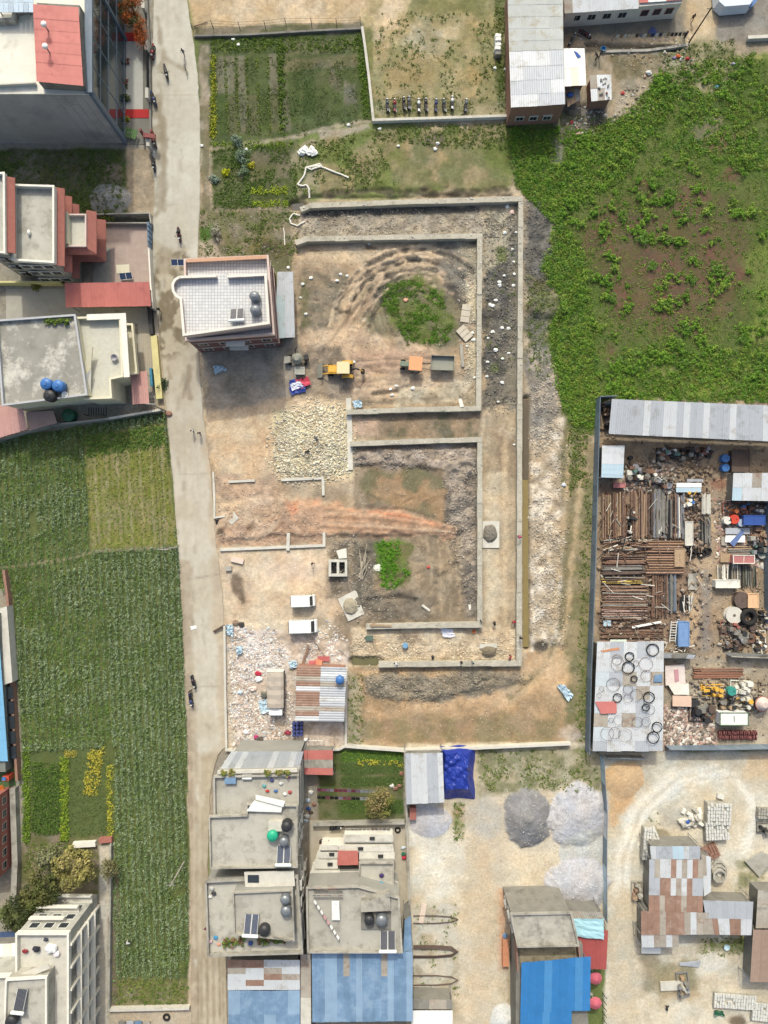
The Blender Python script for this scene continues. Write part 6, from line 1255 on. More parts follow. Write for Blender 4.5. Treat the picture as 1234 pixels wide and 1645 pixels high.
for px, py, c, lab, s_ in ((415,1082,(196,40,70),'crimson bundle in the litter lot',.5),(425,1116,(110,110,100),'dark sack beside the truck cab',.6),(463,1176,(150,40,60),'maroon sack before the blue drums',.55),(416,1090,(236,236,236),'long white bag in the litter lot',.6),(408,1106,(230,200,190),'pink-white bundle in the litter lot',.6),(386,1112,(190,214,226),'pale blue bag in the litter lot',.5),(418,1187,(90,80,76),'dark rag at the bottom of the litter lot',.6),(396,1176,(220,210,214),'white bundle near the lot wall',.5),(412,1184,(190,50,110),'magenta rag at the bottom of the litter lot',.4),(492,1188,(240,240,238),'white sack before the pipe frame',.4),(379,1000,(150,120,96),'brown crate-like block in the litter lot corner',.5),(388,1003,(70,66,62),'dark tyre-like heap in the litter lot corner',.5)):
    bag(px, py, s_, c, lab)
LIT = [(240,236,232),(232,222,216),(216,190,180),(206,176,166),(176,200,214),(190,180,170),(150,130,116),(226,226,230)]
chips('litter', 'mass of white and pink plastic litter covering the truck lot', 'litter', np.concatenate([inpoly([(368,1012),(440,1012),(470,1060),(474,1075),(468,1196),(369,1198)], 5200, k=(24,7,.47)), inpoly(elp(425,1055,30,40), 1300), inpoly([(490,1024),(530,1000),(552,1020),(552,1062),(484,1060)], 700, k=(14,3,.48))]), .05, .4, LIT, flat=.25, power=2.6, gmix=.3, jit=3.)
# stone heap
pts = inpoly([(446,668),(480,655),(545,652),(560,660),(562,760),(520,768),(455,770),(436,745),(452,700)], 5200, k=(20,5,.36)); pts = np.concatenate([pts, inpoly(elp(503,712,66,66), 2200, k=(18,9,.47))])
chips('stone_heap', 'heap of pale yellow quarry stones on the dry lot', 'stones', pts, .08, .32, [(232,222,196),(222,208,176),(206,196,172),(238,232,214),(186,174,150),(226,216,196)], flat=.7, power=1.8, gmix=.3, jit=6.)
for k in range(60):
    a, b = pts[k*37 % len(pts)]; x, y = P(a, b); z = gz(a, b)
    mb = MB().obox((x,y), (random.uniform(.3,.5), random.uniform(.25,.4)), random.uniform(0,3), z+.05, z+.3, random.uniform(.6,.85)); mb.v = [(p+random.uniform(-.1,.1), q+random.uniform(-.1,.1), r+random.uniform(-.08,.08)) for p, q, r in mb.v]
    solo('boulder', 'large pale stone lying on the quarry stone heap', 'stone', mb, random.choice([pm('stone_a', (222,210,184), .9, .12), pm('stone_b', (200,188,162), .9, .12), pm('stone_c', (236,226,196), .9, .1)]), group='large stones on the stone heap')
# small debris through the site
def deb(name, label, poly, n, s0, s1, cols, **kw): chips(name, label, 'rubble', inpoly(poly, int(n*1.25), k=(17,len(label),.46)), s0*.7, s1*.6, cols, jit=6., gmix=.55, **kw)
greyc = [(176,164,146),(196,184,166),(150,138,122),(120,112,102),(216,206,190)]
deb('rubble', 'broken stones and clods along the top corridor of the site', rc(484,336,832,378), 2200, .08, .45, greyc, power=2.5)
deb('rubble', 'broken stones and mud clods in the right corridor of the site', rc(778,335,830,660), 2600, .08, .5, [(96,92,88),(120,114,106),(150,142,126),(190,178,150),(84,80,76)], power=2.5)
deb('rubble', 'clods along the upper and right edges of the lower room', [(568,720),(766,718),(766,1000),(716,870),(718,760),(640,750),(568,748)], 3200, .08, .5, [(186,168,150),(160,144,128),(130,116,104),(206,190,172)], power=2.5)
deb('rubble', 'pale stones along the bottom corridor of the site', [(566,1030),(832,1024),(832,1064),(610,1064),(566,1052)], 2600, .1, .45, [(226,206,172),(206,186,152),(236,222,196),(180,160,132)], power=2)
deb('rubble', 'clods on the spoil mound below the outer wall', [(584,1080),(835,1078),(846,1092),(700,1124),(640,1128),(586,1110)], 2400, .08, .5, [(136,124,106),(160,146,124),(110,100,86),(190,176,150)], power=2.5)
deb('rubble', 'pale rubble bank along the canal', [(850,560),(885,570),(905,660),(905,1035),(853,1035)], 4200, .08, .5, [(200,184,168),(176,160,144),(222,208,192),(150,138,124)], power=2.5)
deb('rubble', 'dark clods on the wet mud beside the overgrown field', [(846,320),(890,318),(892,440),(846,560)], 1500, .08, .45, [(104,98,92),(126,118,108),(84,80,76)], power=2.5)
deb('rubble', 'loose stones along the right edge of the upper room', rc(744,392,766,650), 900, .1, .45, [(214,198,168),(232,226,212),(180,164,138)], power=2)
deb('rubble', 'clods and stones scattered over the upper room', rc(480,395,745,650), 2400, .05, .35, [(196,172,142),(160,138,112),(120,106,90),(214,196,168)], power=3.2)
deb('rubble', 'pink brick rubble over the dry lot by the road', [(345,765),(440,775),(525,850),(520,876),(350,876)], 1600, .06, .4, [(206,170,150),(186,150,130),(226,208,196),(150,120,100)], power=2.8)
deb('rubble', 'stones and rubbish round the concrete box', [(525,865),(600,866),(640,980),(590,1000),(540,985)], 1500, .06, .45, [(180,168,150),(220,214,206),(120,110,98),(150,136,118)], power=2.8)
deb('rubble', 'litter specks on the scrub behind the pink house', [(325,340),(480,335),(484,430),(325,410)], 900, .06, .4, [(150,140,120),(196,188,172),(110,104,84)], power=2.8)
deb('rubble', 'pebbles and litter over the dirt below the outer wall', [(560,1078),(945,1040),(945,1192),(560,1194)], 1300, .05, .3, [(206,186,156),(226,220,214),(140,116,90)], power=3)
deb('rubble', 'pebbles over the van lot and the dry lot', [(335,660),(556,650),(558,1000),(370,1000)], 1500, .05, .3, [(226,206,180),(196,170,144),(236,230,224)], power=3)
deb('rubble', 'small clods and crumbs of earth all over the building site', SITE, 9000, .05, .3, [(206,186,156),(150,132,110),(110,98,84),(226,214,196)], power=2.5)
chips('gravel', 'loose gravel spilled round the heaps in the gravel yard', 'gravel', np.concatenate([inpoly(elp(848,1313,50,58), 500), inpoly(elp(930,1365,62,110), 900), inpoly(rc(660,1300,960,1460), 700)]), .05, .22, [(190,188,184),(160,158,154),(214,208,196)], power=2.5)
deb('litter', 'litter specks over the motorcycle lawn', [(595,20),(812,20),(815,188),(602,194)], 500, .06, .3, [(226,220,208),(190,176,150)], power=3)
# ============================================================ SCRAPYARD
A1 = lambda x, y: (940+x/4.197, 630+y/4.197)
A2 = lambda x, y: (940+x/4.197, 900+y/4.197)
def fence(lab, pts, n, h, mat, pm_=None, name='panel_fence', wob=.0):
    t = thing(name, lab, 'fence', P(*pts[0])); w_ = [Vector(q) for q in PQ(pts)]
    L_ = [0]
    for a, b in zip(w_[:-1], w_[1:]): L_.append(L_[-1]+(b-a).length)
    def at(s_):
        for i in range(len(w_)-1):
            if s_ <= L_[i+1]+1e-6: return w_[i].lerp(w_[i+1], (s_-L_[i])/(L_[i+1]-L_[i]))
        return w_[-1]
    for k in range(n):
        a = at(L_[-1]*k/n); b = at(L_[-1]*(k+1)/n); d = (b-a).normalized()*.06
        part(t, 'fence_panel', MB().wall([a+d, b-d], .1, .05+random.uniform(0,.06), h+random.uniform(-.06,.06)), random.choice(mat) if isinstance(mat, list) else mat)
    for k in range(0, n+1): q = at(L_[-1]*k/n); part(t, 'post', MB().cyl(q.x, q.y, -.2, h+.12, .07, 6), pm_ or bluesteel)
    part(t, 'top_rail', MB().tube([(q.x, q.y, h+.08) for q in w_], .07, 5), pm_ or bluesteel); return t
bs2 = pm('blue_grey_sheet', (120,140,152), .6, .1, .8, stain=((150,158,160), .55, .6, .6))
fence('blue-grey metal fence down the left side of the scrapyard', [(957,641),(953,780),(949,920),(943,1080),(940,1203)], 24, 2.4, [bluesteel, bs2])
fence('blue-grey metal fence along the bottom of the scrapyard', [(1068,1197),(1150,1197),(1300,1194)], 9, 2.2, [bluesteel, bs2])
fence('blue-grey metal fence along the top of the scrapyard', [(957,641),(983,640)], 2, 2.4, [bluesteel]); fence('blue-grey metal fence at the right edge of the scrapyard', [(1226,808),(1228,1000)], 7, 2.4, [bluesteel, bs2])
def roofthing(lab, q, hs, nu, nv, mats, name='tin_roof_shed', pitch=.3, wts=None, walls=True, wall_m=None, cat='shed', skip=()):
    t = thing(name, lab, cat, P(sum(a for a, b in q)/4, sum(b for a, b in q)/4)); sheetroof(t, [P3(*a, h) for a, h in zip(q, hs)], nu, nv, mats, pitch=pitch, wts=wts, skip=skip)
    frame_posts(t, [(p[0]*.995, p[1]*.995) for p in [P(*a, h) for a, h in zip(q, hs)]], min(hs)-.02)
    cx = sum(a for a, b in q)/4; cy = sum(b for a, b in q)/4
    if walls: part(t, 'wall', MB().prism(PQ([(cx+(a-cx)*.93, cy+(b-cy)*.93) for a, b in q], min(hs)-.2), -.1, min(hs)-.15), wall_m or conc_d)
    return t
t = roofthing('long grey tin roof along the top of the scrapyard', [(983,641),(1300,654),(1300,712),(978,697)], (5.4,5.4,4.8,4.8), 30, 1, [tin_g, tin_g, tin_l], walls=False, pitch=.3); part(t, 'back_wall', MB().wall(PQ([(985,644),(1300,657)],4.8), .15, 0, 4.8), bluesteel)
t = roofthing('small blue-white tin roof against the scrapyard fence', [(967,716),(1003,716),(1001,768),(966,767)], (3.,3.,2.8,2.8), 1, 6, [tin_sky, tin_l], pitch=.9)
roofthing('pale patched tin roof at the right edge of the scrapyard', [(1178,760),(1300,760),(1300,806),(1176,804)], (3.4,3.4,3.1,3.1), 8, 2, [tin_l, tin_l, tin_sky, tin_o])
t = roofthing('large pale patched tin roof covered with wire rings', [(959,1030),(1066,1030),(1065,1207),(952,1207)], (3.4,3.4,3.2,3.2), 5, 8, [tin_l, tin_g, tin_l, tin_l, tin_g, pm('tin_hint', (192,206,210), .5, .1), tin_l, tin_o], pitch=.3)
solo('tin_sheet', 'faded red tin sheet on the ring-covered roof', 'sheet', MB().slab([(*P(a,b,3.7),3.66) for a, b in ((956,1127),(991,1127),(991,1146),(966,1147))], .03), pm('faded_red', (206,116,108), .7, .1)); solo('tin_sheet', 'rusty orange strip on the ring-covered roof', 'sheet', MB().slab([(*P(a,b,3.7),3.66) for a, b in ((966,1045),(994,1040),(996,1044),(968,1048))], .03), pm('rust_orange', (206,140,96), .8, .1)); solo('tin_sheet', 'small blue sheet on the ring-covered roof', 'sheet', MB().slab([(*P(a,b,3.7),3.68) for a, b in ((1052,1084),(1064,1083),(1064,1096),(1050,1096))], .03), tin_b)
for k, (a, b, r_) in enumerate(((455,605,42),(300,650,30),(290,725,42),(345,695,18),(330,800,22),(190,840,45),(110,868,15),(217,928,30),(290,930,30),(430,925,38),(410,992,25),(440,1010,30),(225,1078,32),(175,1080,15),(352,1092,35),(410,1090,30),(485,1125,35),(150,1170,45),(460,1195,40),(200,1165,38),(270,1180,45),(410,700,45),(415,780,38),(290,870,32),(345,910,40),(95,910,15),(215,670,34),(220,700,46))):
    x, y = P(*A2(a,b), 3.7); rr = r_/4.197*.097; thick = k in (0,1,2,7,9,10,16,18,4); mb = MB()
    for q in range(2 if thick else 1):
        mb.tube([(x+random.uniform(-.05,.05)+(rr-q*.07)*math.cos(u), y+(rr-q*.07)*math.sin(u), 3.75+q*.05+.05*math.sin(2*u)) for u in np.linspace(0, 6.283, 25)[:-1]], .055 if thick else .03, 5, True)
    solo('wire_ring', ('thick black' if thick else 'thin rusty') + ' wire ring lying on the patched roof', 'wire ring', mb, rubber if thick else random.choice([rust3, dark, rust]), group='rings on the patched scrapyard roof')
def rods(lab, box, n, o_, mats, z=.1, name='rod_bundle', cat='rods', r=.09, lay=3, jit=1.1, square=False):
    x0, y0, x1, y1 = box; t = thing(name, lab, cat, P((x0+x1)/2, (y0+y1)/2)); base = {}
    for k in range(n):
        u = (k % max(1, n//lay)+.5)/max(1, n//lay); zz = z+(k//max(1, n//lay))*r*1.9+r; e = random.uniform(.82, 1.0)
        if o_ == 'v':
            px = x0+(x1-x0)*u+random.uniform(-jit,jit); L_ = (y1-y0)*e; c = (y0+y1)/2+random.uniform(-.5,.5)*(y1-y0)*(1-e); a, b = (px+random.uniform(-jit,jit), c-L_/2), (px+random.uniform(-jit,jit), c+L_/2)
        else:
            py = y0+(y1-y0)*u+random.uniform(-jit,jit); L_ = (x1-x0)*e; c = (x0+x1)/2+random.uniform(-.5,.5)*(x1-x0)*(1-e); a, b = (c-L_/2, py+random.uniform(-jit,jit)), (c+L_/2, py+random.uniform(-jit,jit))
        part(t, 'rod', MB().tube([(*P(*a), zz), (*P(*b), zz+random.uniform(-.03,.06))], r*random.uniform(.7,1.2), 4 if square else 5), random.choice(mats))
    return t
RU = [rust, rust2, rust3, rust2]
rods('brown steel rods stacked along the scrapyard fence', (966,790,1004,868), 30, 'v', RU+[wood], r=.11); rods('brown steel beams in a broad vertical stack', (1012,788,1047,866), 26, 'v', RU+[wood], r=.13); rods('ribbed grey pipes next to the brown beams', (1048,786,1065,865), 12, 'v', [conc_d, steel, conc_d], r=.18, lay=2); rods('dark pipes between grey and white ones', (1067,795,1081,866), 10, 'v', [rust3, dark, conc_d], r=.16, lay=2); rods('rust and white pipes beside the dark ones', (1082,792,1097,866), 10, 'v', [rust2, offwhite, steel, rust], r=.15, lay=2)
rods('dark steel grating rods near the yard lane', (1122,830,1141,875), 14, 'v', [dark, conc_d], r=.1, lay=2); rods('thick pale pipes near the yard lane', (1127,794,1140,826), 4, 'v', [conc_l, offwhite], r=.3, lay=1)
rods('pink-brown rods lying level below the crossing sticks', (965,893,1036,910), 22, 'h', RU+[pm('rod_pink', (190,150,136), .9, .15)], r=.1); rods('brown timber deck planks in the middle of the scrapyard', (1035,868,1096,922), 26, 'h', [pm('deck_brown', (150,112,84), .9, .2), pm('deck_brown2', (132,98,76), .9, .2), rust2], r=.2, lay=2, jit=.3, square=True)
rods('pipes and rusty tubes at the left fence', (964,908,1036,922), 14, 'h', [rust3, conc_d, steel], r=.14, lay=2); rods('yellow and grey bars at the left fence', (964,926,1036,939), 10, 'h', [pm('bar_yellow', (206,176,70), .7, .15), conc_d, rust3], r=.12, lay=2); rods('long level stack of pinkish rods', (964,940,1040,995), 60, 'h', RU+[MATS['rod_pink'], conc], r=.1, lay=3); rods('rusty reinforcing mesh bars near the ring roof', (962,1002,1066,1028), 34, 'h', RU, r=.07, lay=2, jit=2.5)
rods('blue-grey vertical bars beside the timber', (1074,920,1086,985), 9, 'v', [bluesteel, steel, conc_d], r=.12, lay=2); rods('brown vertical tubes beside the blue-grey bars', (1046,922,1072,992), 18, 'v', RU, r=.12, lay=2); rods('dark and white bars by the yard lane', (1092,955,1110,982), 9, 'v', [dark, offwhite, dark], r=.13, lay=1); rods('long brown beams on the lower yard floor', (1112,1072,1193,1088), 9, 'h', [rust2, pm('beam_red', (150,96,72), .9, .2)], r=.16, lay=1); rods('dark and white rods standing on edge near the right fence', (1152,907,1186,932), 16, 'v', [dark, offwhite, conc_d], r=.1, lay=1); rods('dark green rods near the right fence', (1187,907,1213,945), 14, 'v', [dark, conc_d, pm('rod_green', (84,92,76), .8, .15)], r=.11, lay=1); rods('grey pallets of slats by the right fence', (1168,878,1206,890), 12, 'h', [conc, wood, conc_d], r=.09, lay=2)
t = thing('stick_heap', 'heap of crossing pale sticks and rusty trusses by the fence', 'scrap heap', P(1000,876))
for k in range(34):
    a = (966+random.uniform(0,60), 862+random.uniform(0,28)); an = random.uniform(-.6,.5); L_ = random.uniform(18,42); b = (a[0]+L_*math.cos(an), a[1]+L_*math.sin(an)*.6); part(t, 'stick', MB().tube([(*P(*a),.1+random.random()*.7),(*P(*b),.1+random.random()*.9)], random.uniform(.05,.12), 5), random.choice([offwhite, rust, rust2, wood, conc]))
for lab, (x0, y0, x1, y1) in (('tangle of thin rusty bars over the rods by the fence', (968,795,1045,890)), ('tangle of thin rusty bars over the level rods', (966,905,1060,1028)), ('tangle of bars over the pipes in the middle of the yard', (1048,800,1138,980))):
    t = thing('bar_tangle', lab, 'scrap', P((x0+x1)/2, (y0+y1)/2))
    for k in range(46):
        a = (random.uniform(x0,x1), random.uniform(y0,y1)); an = random.gauss(1.4 if y0 < 850 else .1, .5); L_ = random.uniform(8,26); part(t, 'bar', MB().tube([(*P(*a),.5+random.random()*.5),(*P(a[0]+L_*math.cos(an), a[1]+L_*math.sin(an)),.5+random.random()*.6)], random.uniform(.03,.08), 4), random.choice(RU+[conc, offwhite, dark, rust3]))
def sheets(lab, quads, mats, z=.3, name='sheet_stack', cat='sheets', th=.06):
    t = thing(name, lab, cat, P(*quads[0][0]))
    for k, q in enumerate(quads): part(t, 'sheet', MB().slab([(*P(a,b), z+k*.09+random.uniform(0,.04)) for a, b in q], th), mats[k % len(mats)])
    return t
sheets('white and pale blue sheets stacked above the pipes', [rc(1084,776,1124,783), rc(1083,783.5,1123,791), rc(1100,770,1126,774)], [tin_w, tin_sky, tin_g], .7)
sheets('loose pale roof sheets slipping off the long grey roof', [[(1204,690),(1212,688),(1217,722),(1209,723)],[(1212,688),(1222,683),(1228,700),(1218,706)],[(1216,706),(1227,702),(1226,722),(1217,722)]], [tin_l, tin_g, tin_l], 4.9)
sheets('white and blue sheets lying crossed near the right fence', [rc(1163,848,1202,858),[(1163,860),(1194,860),(1194,871),(1162,871)],[(1169,872),(1189,850),(1192,855),(1176,878)]], [tin_g, tin_w, pm('sheet_blue', (96,122,176), .6, .1)], .5)
sheets('pink and white sheets stacked beside the ring roof', [[(1066,1068),(1097,1066),(1099,1096),(1067,1100)],[(1080,1074),(1087,1074),(1088,1092),(1082,1094)],[(1070,1098),(1103,1096),(1104,1114),(1080,1114)],[(1077,1115),(1107,1116),(1107,1133),(1077,1132)]], [pm('pale_pink', (228,206,198), .8, .1), pm('rose', (206,140,150), .8, .1), offwhite, pm('peach', (228,186,160), .8, .1)], .6)
sheets('grey panel standing in the sun beside the rods', [rc(1104,921,1119,947)], [conc], .3); sheets('pale square boards near the pink container', [rc(1156,889,1177,903), rc(1157,862,1166,876)], [wood, tin_o], .3); sheets('pale green sheet on the rod pile by the ring roof', [rc(978,1026,1004,1031)], [pm('mint', (206,222,206), .7, .08)], .8); sheets('pale blue square sheet among the level rods', [rc(968,996,980,1005)], [tin_sky], .5)
def crate(lab, q, h, m, name='container', cat='container', open_=False, m2=None):
    t = thing(name, lab, cat, P(*q[0])); part(t, 'box', MB().prism(PQ(q,h), .02, h), m, bevel=.04)
    part(t, 'rim', MB().wall(PQ(q,h), .12, h, h+.08, closed=True), m2 or m); c = (sum(a for a, b in q)/4, sum(b for a, b in q)/4)
    part(t, 'lid_rib', MB().obox(P(*c,h), (.1,.9), random.uniform(-.1,.1), h, h+.05), m2 or m); return t
pinkc = pm('pink_steel', (198,112,110), .6, .1)
crate('long blue container near the right fence', rc(1195,828,1229,843), 1.6, pm('cont_blue', (50,88,170), .5, .08)); crate('pink steel container below the crossed sheets', rc(1178,892,1212,905), 1.4, pinkc, m2=offwhite); crate('open crate of pale wood beside the pipe ends', rc(1084,881,1100,910), 1.0, wood, 'crate', 'crate'); crate('orange board box beside the cable drum', rc(1202,954,1218,976), 1.2, pm('box_orange', (226,180,130), .8, .06), 'crate', 'crate'); crate('white and grey water tank trough near the right fence', rc(1150,932,1188,944), 1.3, offwhite, 'trough', 'trough'); crate('green and white covered truck body on the lower yard floor', rc(1157,1145,1202,1165), 1.9, pm('cover_white', (224,226,220), .7, .06), 'covered_body', 'truck body', m2=pm('cover_green', (90,120,90), .7, .1)); crate('blue steel cabinet beside the white ladder', rc(1090,999,1107,1038), 1.2, pm('cab_blue', (110,150,200), .6, .1), 'cabinet', 'cabinet'); crate('dark steel skip filled with white and blue scrap', rc(1176,723,1204,758), 1.2, rust3, 'skip', 'skip'); crate('grey steel box lying beside the dark grating', rc(1101,838,1113,876), .9, conc_l, 'steel_box', 'box'); crate('red steel box beside the small blue-white roof', rc(986,776,1004,783), .8, pinkc, 'steel_box', 'box')
for c, r_, h, m, lab in (((1175,834),.75,1.1,pm('drum_red', (226,70,44), .5, .08),'bright red steel drum near the right fence'),((1164,836),.62,1.1,offwhite,'white steel drum left of the red one'),((1187,840),.6,1.,pm('drum_greyblue', (170,186,200), .5, .1),'pale blue drum right of the red one'),((1161,737),.65,1.1,tank_blue,'upper of two blue barrels by the skip'),((1161,752),.62,1.1,tank_blue,'lower of two blue barrels by the skip'),((1011,736),.35,.9,dark,'black barrel in the yard below the long roof'),((1171,1108),.7,1.1,pm('drum_teal', (60,150,136), .5, .1),'teal drum beside the yellow generator')):
    t = thing('barrel', lab, 'barrel', P(*c)); x, y = P(*c); part(t, 'body', MB().lathe(x, y, [(r_,.05),(r_*1.04,h*.33),(r_,h*.36),(r_*1.04,h*.66),(r_,h*.7),(r_,h)], 16), m); part(t, 'cap', MB().cyl(x+r_*.4, y, h, h+.05, .08, 8), dark)
for c, r_, lab, m in (((1188,963),1.3,'dark cable drum lying by the orange box',rust3),((1175,987),1.35,'white disc cable drum near the coiled tyre',conc_l)):
    t = thing('cable_drum', lab, 'cable drum', P(*c)); x, y = P(*c); part(t, 'flange', MB().cyl(x, y, .05, .15, r_, 20), m); part(t, 'core', MB().cyl(x, y, .15, .9, r_*.6, 16), rust3); part(t, 'flange', MB().cyl(x, y, .9, 1.0, r_, 20), m); part(t, 'hub', MB().cyl(x, y, 1., 1.06, .22, 10), rust3)
def tyre(c, r_, lab, group=None, z=None, m=None, n=1, h=.0):
    x, y = P(*c); z = gz(*c) if z is None else z; mb = MB()
    for k in range(n): mb.tube([(x+r_*.75*math.cos(u), y+r_*.75*math.sin(u), z+r_*.28+k*r_*.45) for u in np.linspace(0, 6.283, 17)[:-1]], r_*.28, 7, True)
    return solo('tyre', lab, 'tyre', mb, m or rubber, group=group, smooth=True)
tyre((1198,990), 1.4, 'large black coiled tyre beside the white cable drum', n=2); tyre((849,1437), .85, 'pale concrete ring on the weeds behind the grey roof', m=conc); tyre((639,1333), .5, 'old tyre at the wall corner beside the rooms')
for k, (a, b) in enumerate(((705,1062),(755,1065),(800,1080),(720,1090),(775,1095),(825,1070))): tyre(A1(a,b), .55, 'black pipe end in the row beside the open crate', 'pipe ends beside the crate', n=2)
def machine(lab, c, w_, h_, ang=0., cols=None, name='machine', n=9):
    t = thing(name, lab, 'machine', P(*c)); x, y = P(*c); ca, sa = math.cos(ang), math.sin(ang); cols = cols or [dark, rust3, conc_d, rust, steel, rust2]
    def T(a, b): return (x+a*ca-b*sa, y+a*sa+b*ca)
    part(t, 'base_frame', MB().wall([T(-w_/2,-h_/2), T(w_/2,-h_/2), T(w_/2,h_/2), T(-w_/2,h_/2)], .12, .05, .35, closed=True), random.choice(cols[:3]))
    for k in range(n):
        a, b = random.uniform(-.42,.42)*w_, random.uniform(-.38,.38)*h_; s_ = random.uniform(.14,.34)*min(w_, h_)+.12; z = random.uniform(.7,1.5); m = random.choice(cols); r_ = random.random()
        if r_ < .45: part(t, 'housing', MB().obox(T(a,b), (s_*random.uniform(.8,1.7), s_), ang+random.uniform(-.2,.2), .1, z, .85), m, bevel=.04)
        elif r_ < .75: part(t, 'cylinder', MB().cyl(*T(a,b), .1, z, s_*.5, 12), m)
        else: part(t, 'pipe', MB().tube([(*T(a,b), z*.8), (*T(a+random.uniform(-1,1)*w_*.3, b+random.uniform(-1,1)*h_*.3), z)], .09, 6), m)
    part(t, 'flywheel', MB().cyl(*T(w_*.3, -h_*.2), .5, .62, min(w_,h_)*.28, 14), random.choice([steel, rust, conc_l])); return t
wc = [dark, rust3, conc_d, steel, offwhite, rust, pm('mach_green', (90,120,110), .6, .15)]
for lab, c, w_, h_, cols in (('engine in a rusty frame, left one below the long roof',(1085,730),2.4,2.0,wc),('engine in a rusty frame, right one below the long roof',(1112,729),2.4,2.0,wc),('heap of small engine parts left of the framed engines',(1063,731),1.8,2.2,wc),('red-capped engine at the right end of the frames',(1133,727),1.4,1.6,[rust, brickred, dark, steel]),('pile of motors beside the small blue-white roof',(1020,760),3.,2.6,wc),('pile of pump parts beside the motors',(1044,764),3.,2.8,wc),('green machine parts above the white sheets',(1064,776),3.,1.8,wc),('white drum machine between pipe stacks',(1014,838),1.6,5.0,[offwhite, conc_l, rust, dark]),('yellow and white motor boxes among the pipes',(1105,806),1.8,3.6,[yel, offwhite, dark, tank_blue]),('colourful small machine parts below the pale patched roof',(1180,816),4.,1.8,[dark, brickred, mint if False else steel, tank_blue, pm('mach_orange',(226,120,60),.6,.1)]),('dark machine parts at the right fence below the roof',(1212,816),3.,1.8,wc),('brown gnarled scrap by the blue container',(1216,860),3.4,3.0,[rust2, wood, rust, conc]),('dark green compressor near the right fence',(1214,884),2.6,2.6,[dark, conc_d, MATS['mach_green'], steel]),('lathe-like machine in the crowded right group',(1170,1008),2.8,2.0,[dark, rust3, brickred, conc_d]),('heavy press in the crowded right group',(1194,1018),3.4,3.0,[conc_d, dark, conc_l, rust3]),('gear box in the crowded right group, lowest',(1176,1034),3.,2.0,[dark, rust3, steel]),('tall grey pump at the end of the right group',(1218,1030),2.0,3.4,[conc_l, offwhite, dark, wood]),('pale motor beside the coiled tyre',(1222,988),1.4,1.8,[conc_l, wood, dark]),('dark truck chassis on the lower yard floor',(1125,1140),3.8,3.6,[dark, dark, rust3, conc_d]),('yellow and black generator on the lower yard floor',(1142,1108),3.4,1.8,[yel, offwhite, dark, yel]),('grey covered machine beside the teal drum',(1187,1104),3.,2.2,[conc_l, steel, offwhite]),('yellow mixer machine on the lower yard floor',(1192,1128),3.,2.0,[yel, conc_l, dark]),('dark machine between the two yellow ones',(1166,1130),2.4,2.0,[dark, conc_d, wood]),('rusty frames under the open left end of the long roof',(972,670),1.6,4.,[rust, rust3, wood, dark])):
    machine(lab, c, w_, h_, random.uniform(-.1,.1), cols, n=13)
t = thing('cement_mixer', 'round pink and white cement mixer drum at the right edge', 'cement mixer', P(1218,1127)); x, y = P(1218,1127)
part(t, 'drum', MB().lathe(x, y, [(.4,.5),(1.,.9),(1.15,1.4),(.8,1.9),(.45,2.2)], 18), pm('mixer_pink', (214,190,180), .6, .15, 2.)); part(t, 'ring', MB().tube([(x+1.16*math.cos(u), y+1.16*math.sin(u), 1.4) for u in np.linspace(0,6.283,20)[:-1]], .08, 5, True), brickred); part(t, 'frame', MB().obox((x,y), (1.6,1.6), .2, .05, .5), dark)
t = thing('disc_stack', 'row of dark red steel discs on the lower yard floor', 'discs', P(1182,1180))
for k in range(22):
    for j in range(2): x, y = P(1153+k*2.8, 1176+j*7+random.uniform(-1,1)); part(t, 'disc', MB().tube([(x-.07,y,.45),(x+.07,y,.45+random.uniform(-.05,.05))], .42, 10), pm('disc_red', (136,72,70), .7, .15))
t = thing('ladder', 'white steel ladder leaning beside the blue cabinet', 'ladder', P(1078,1012))
for dx in (1074,1083): part(t, 'rail', MB().tube([(*P(dx,996),1.2),(*P(dx,1031),.4)], .07, 5), white)
for k in range(8): part(t, 'rung', MB().tube([(*P(1074,998+k*4.3),1.16-k*.1),(*P(1083,998+k*4.3),1.16-k*.1)], .05, 5), white)
solo('beam', 'long white beam lying across the rods above the ring roof', 'beam', MB().slab([(*P(1012,1005),.9),(*P(1058,996),1.),(*P(1059,999),1.),(*P(1013,1008),.9)], .15), white); solo('beam', 'diagonal brown beam lying across the yard lane', 'beam', MB().tube([(*P(1106,975),.1),(*P(1128,929),.1)], .12, 5), wood)
solo('screen_wall', 'grey sloping sheet wall across the lower right of the scrapyard', 'wall', MB().slab([(*P(1163,1048,2),2.),(*P(1260,1052,2),2.),(*P(1260,1057,2),1.7),(*P(1172,1054,2),1.7)], .1).wall(PQ([(1166,1051),(1260,1055)]), .15, 0, 1.9), conc)
t = thing('scrap_trusses', 'white and grey steel trusses piled right of the ring roof', 'scrap', P(1085,1044))
for k in range(16): a = (1068+random.uniform(0,34), 1033+random.uniform(0,14)); part(t, 'bar', MB().tube([(*P(*a),.3+random.random()*.4),(*P(a[0]+random.uniform(-18,18), a[1]+random.uniform(-8,8)),.3+random.random()*.5)], .08, 5), random.choice([offwhite, conc, dark, rust]))
t = roofthing('dark tin strip roof below the white trusses', [(1066,1050),(1118,1052),(1114,1058),(1066,1057)], (2.2,2.2,2.1,2.1), 4, 1, [conc_d, tin_g])
person(1139,924,'bend', R(80), 'worker in dark clothes bending in the scrapyard lane', (50,46,44), (60,56,54))
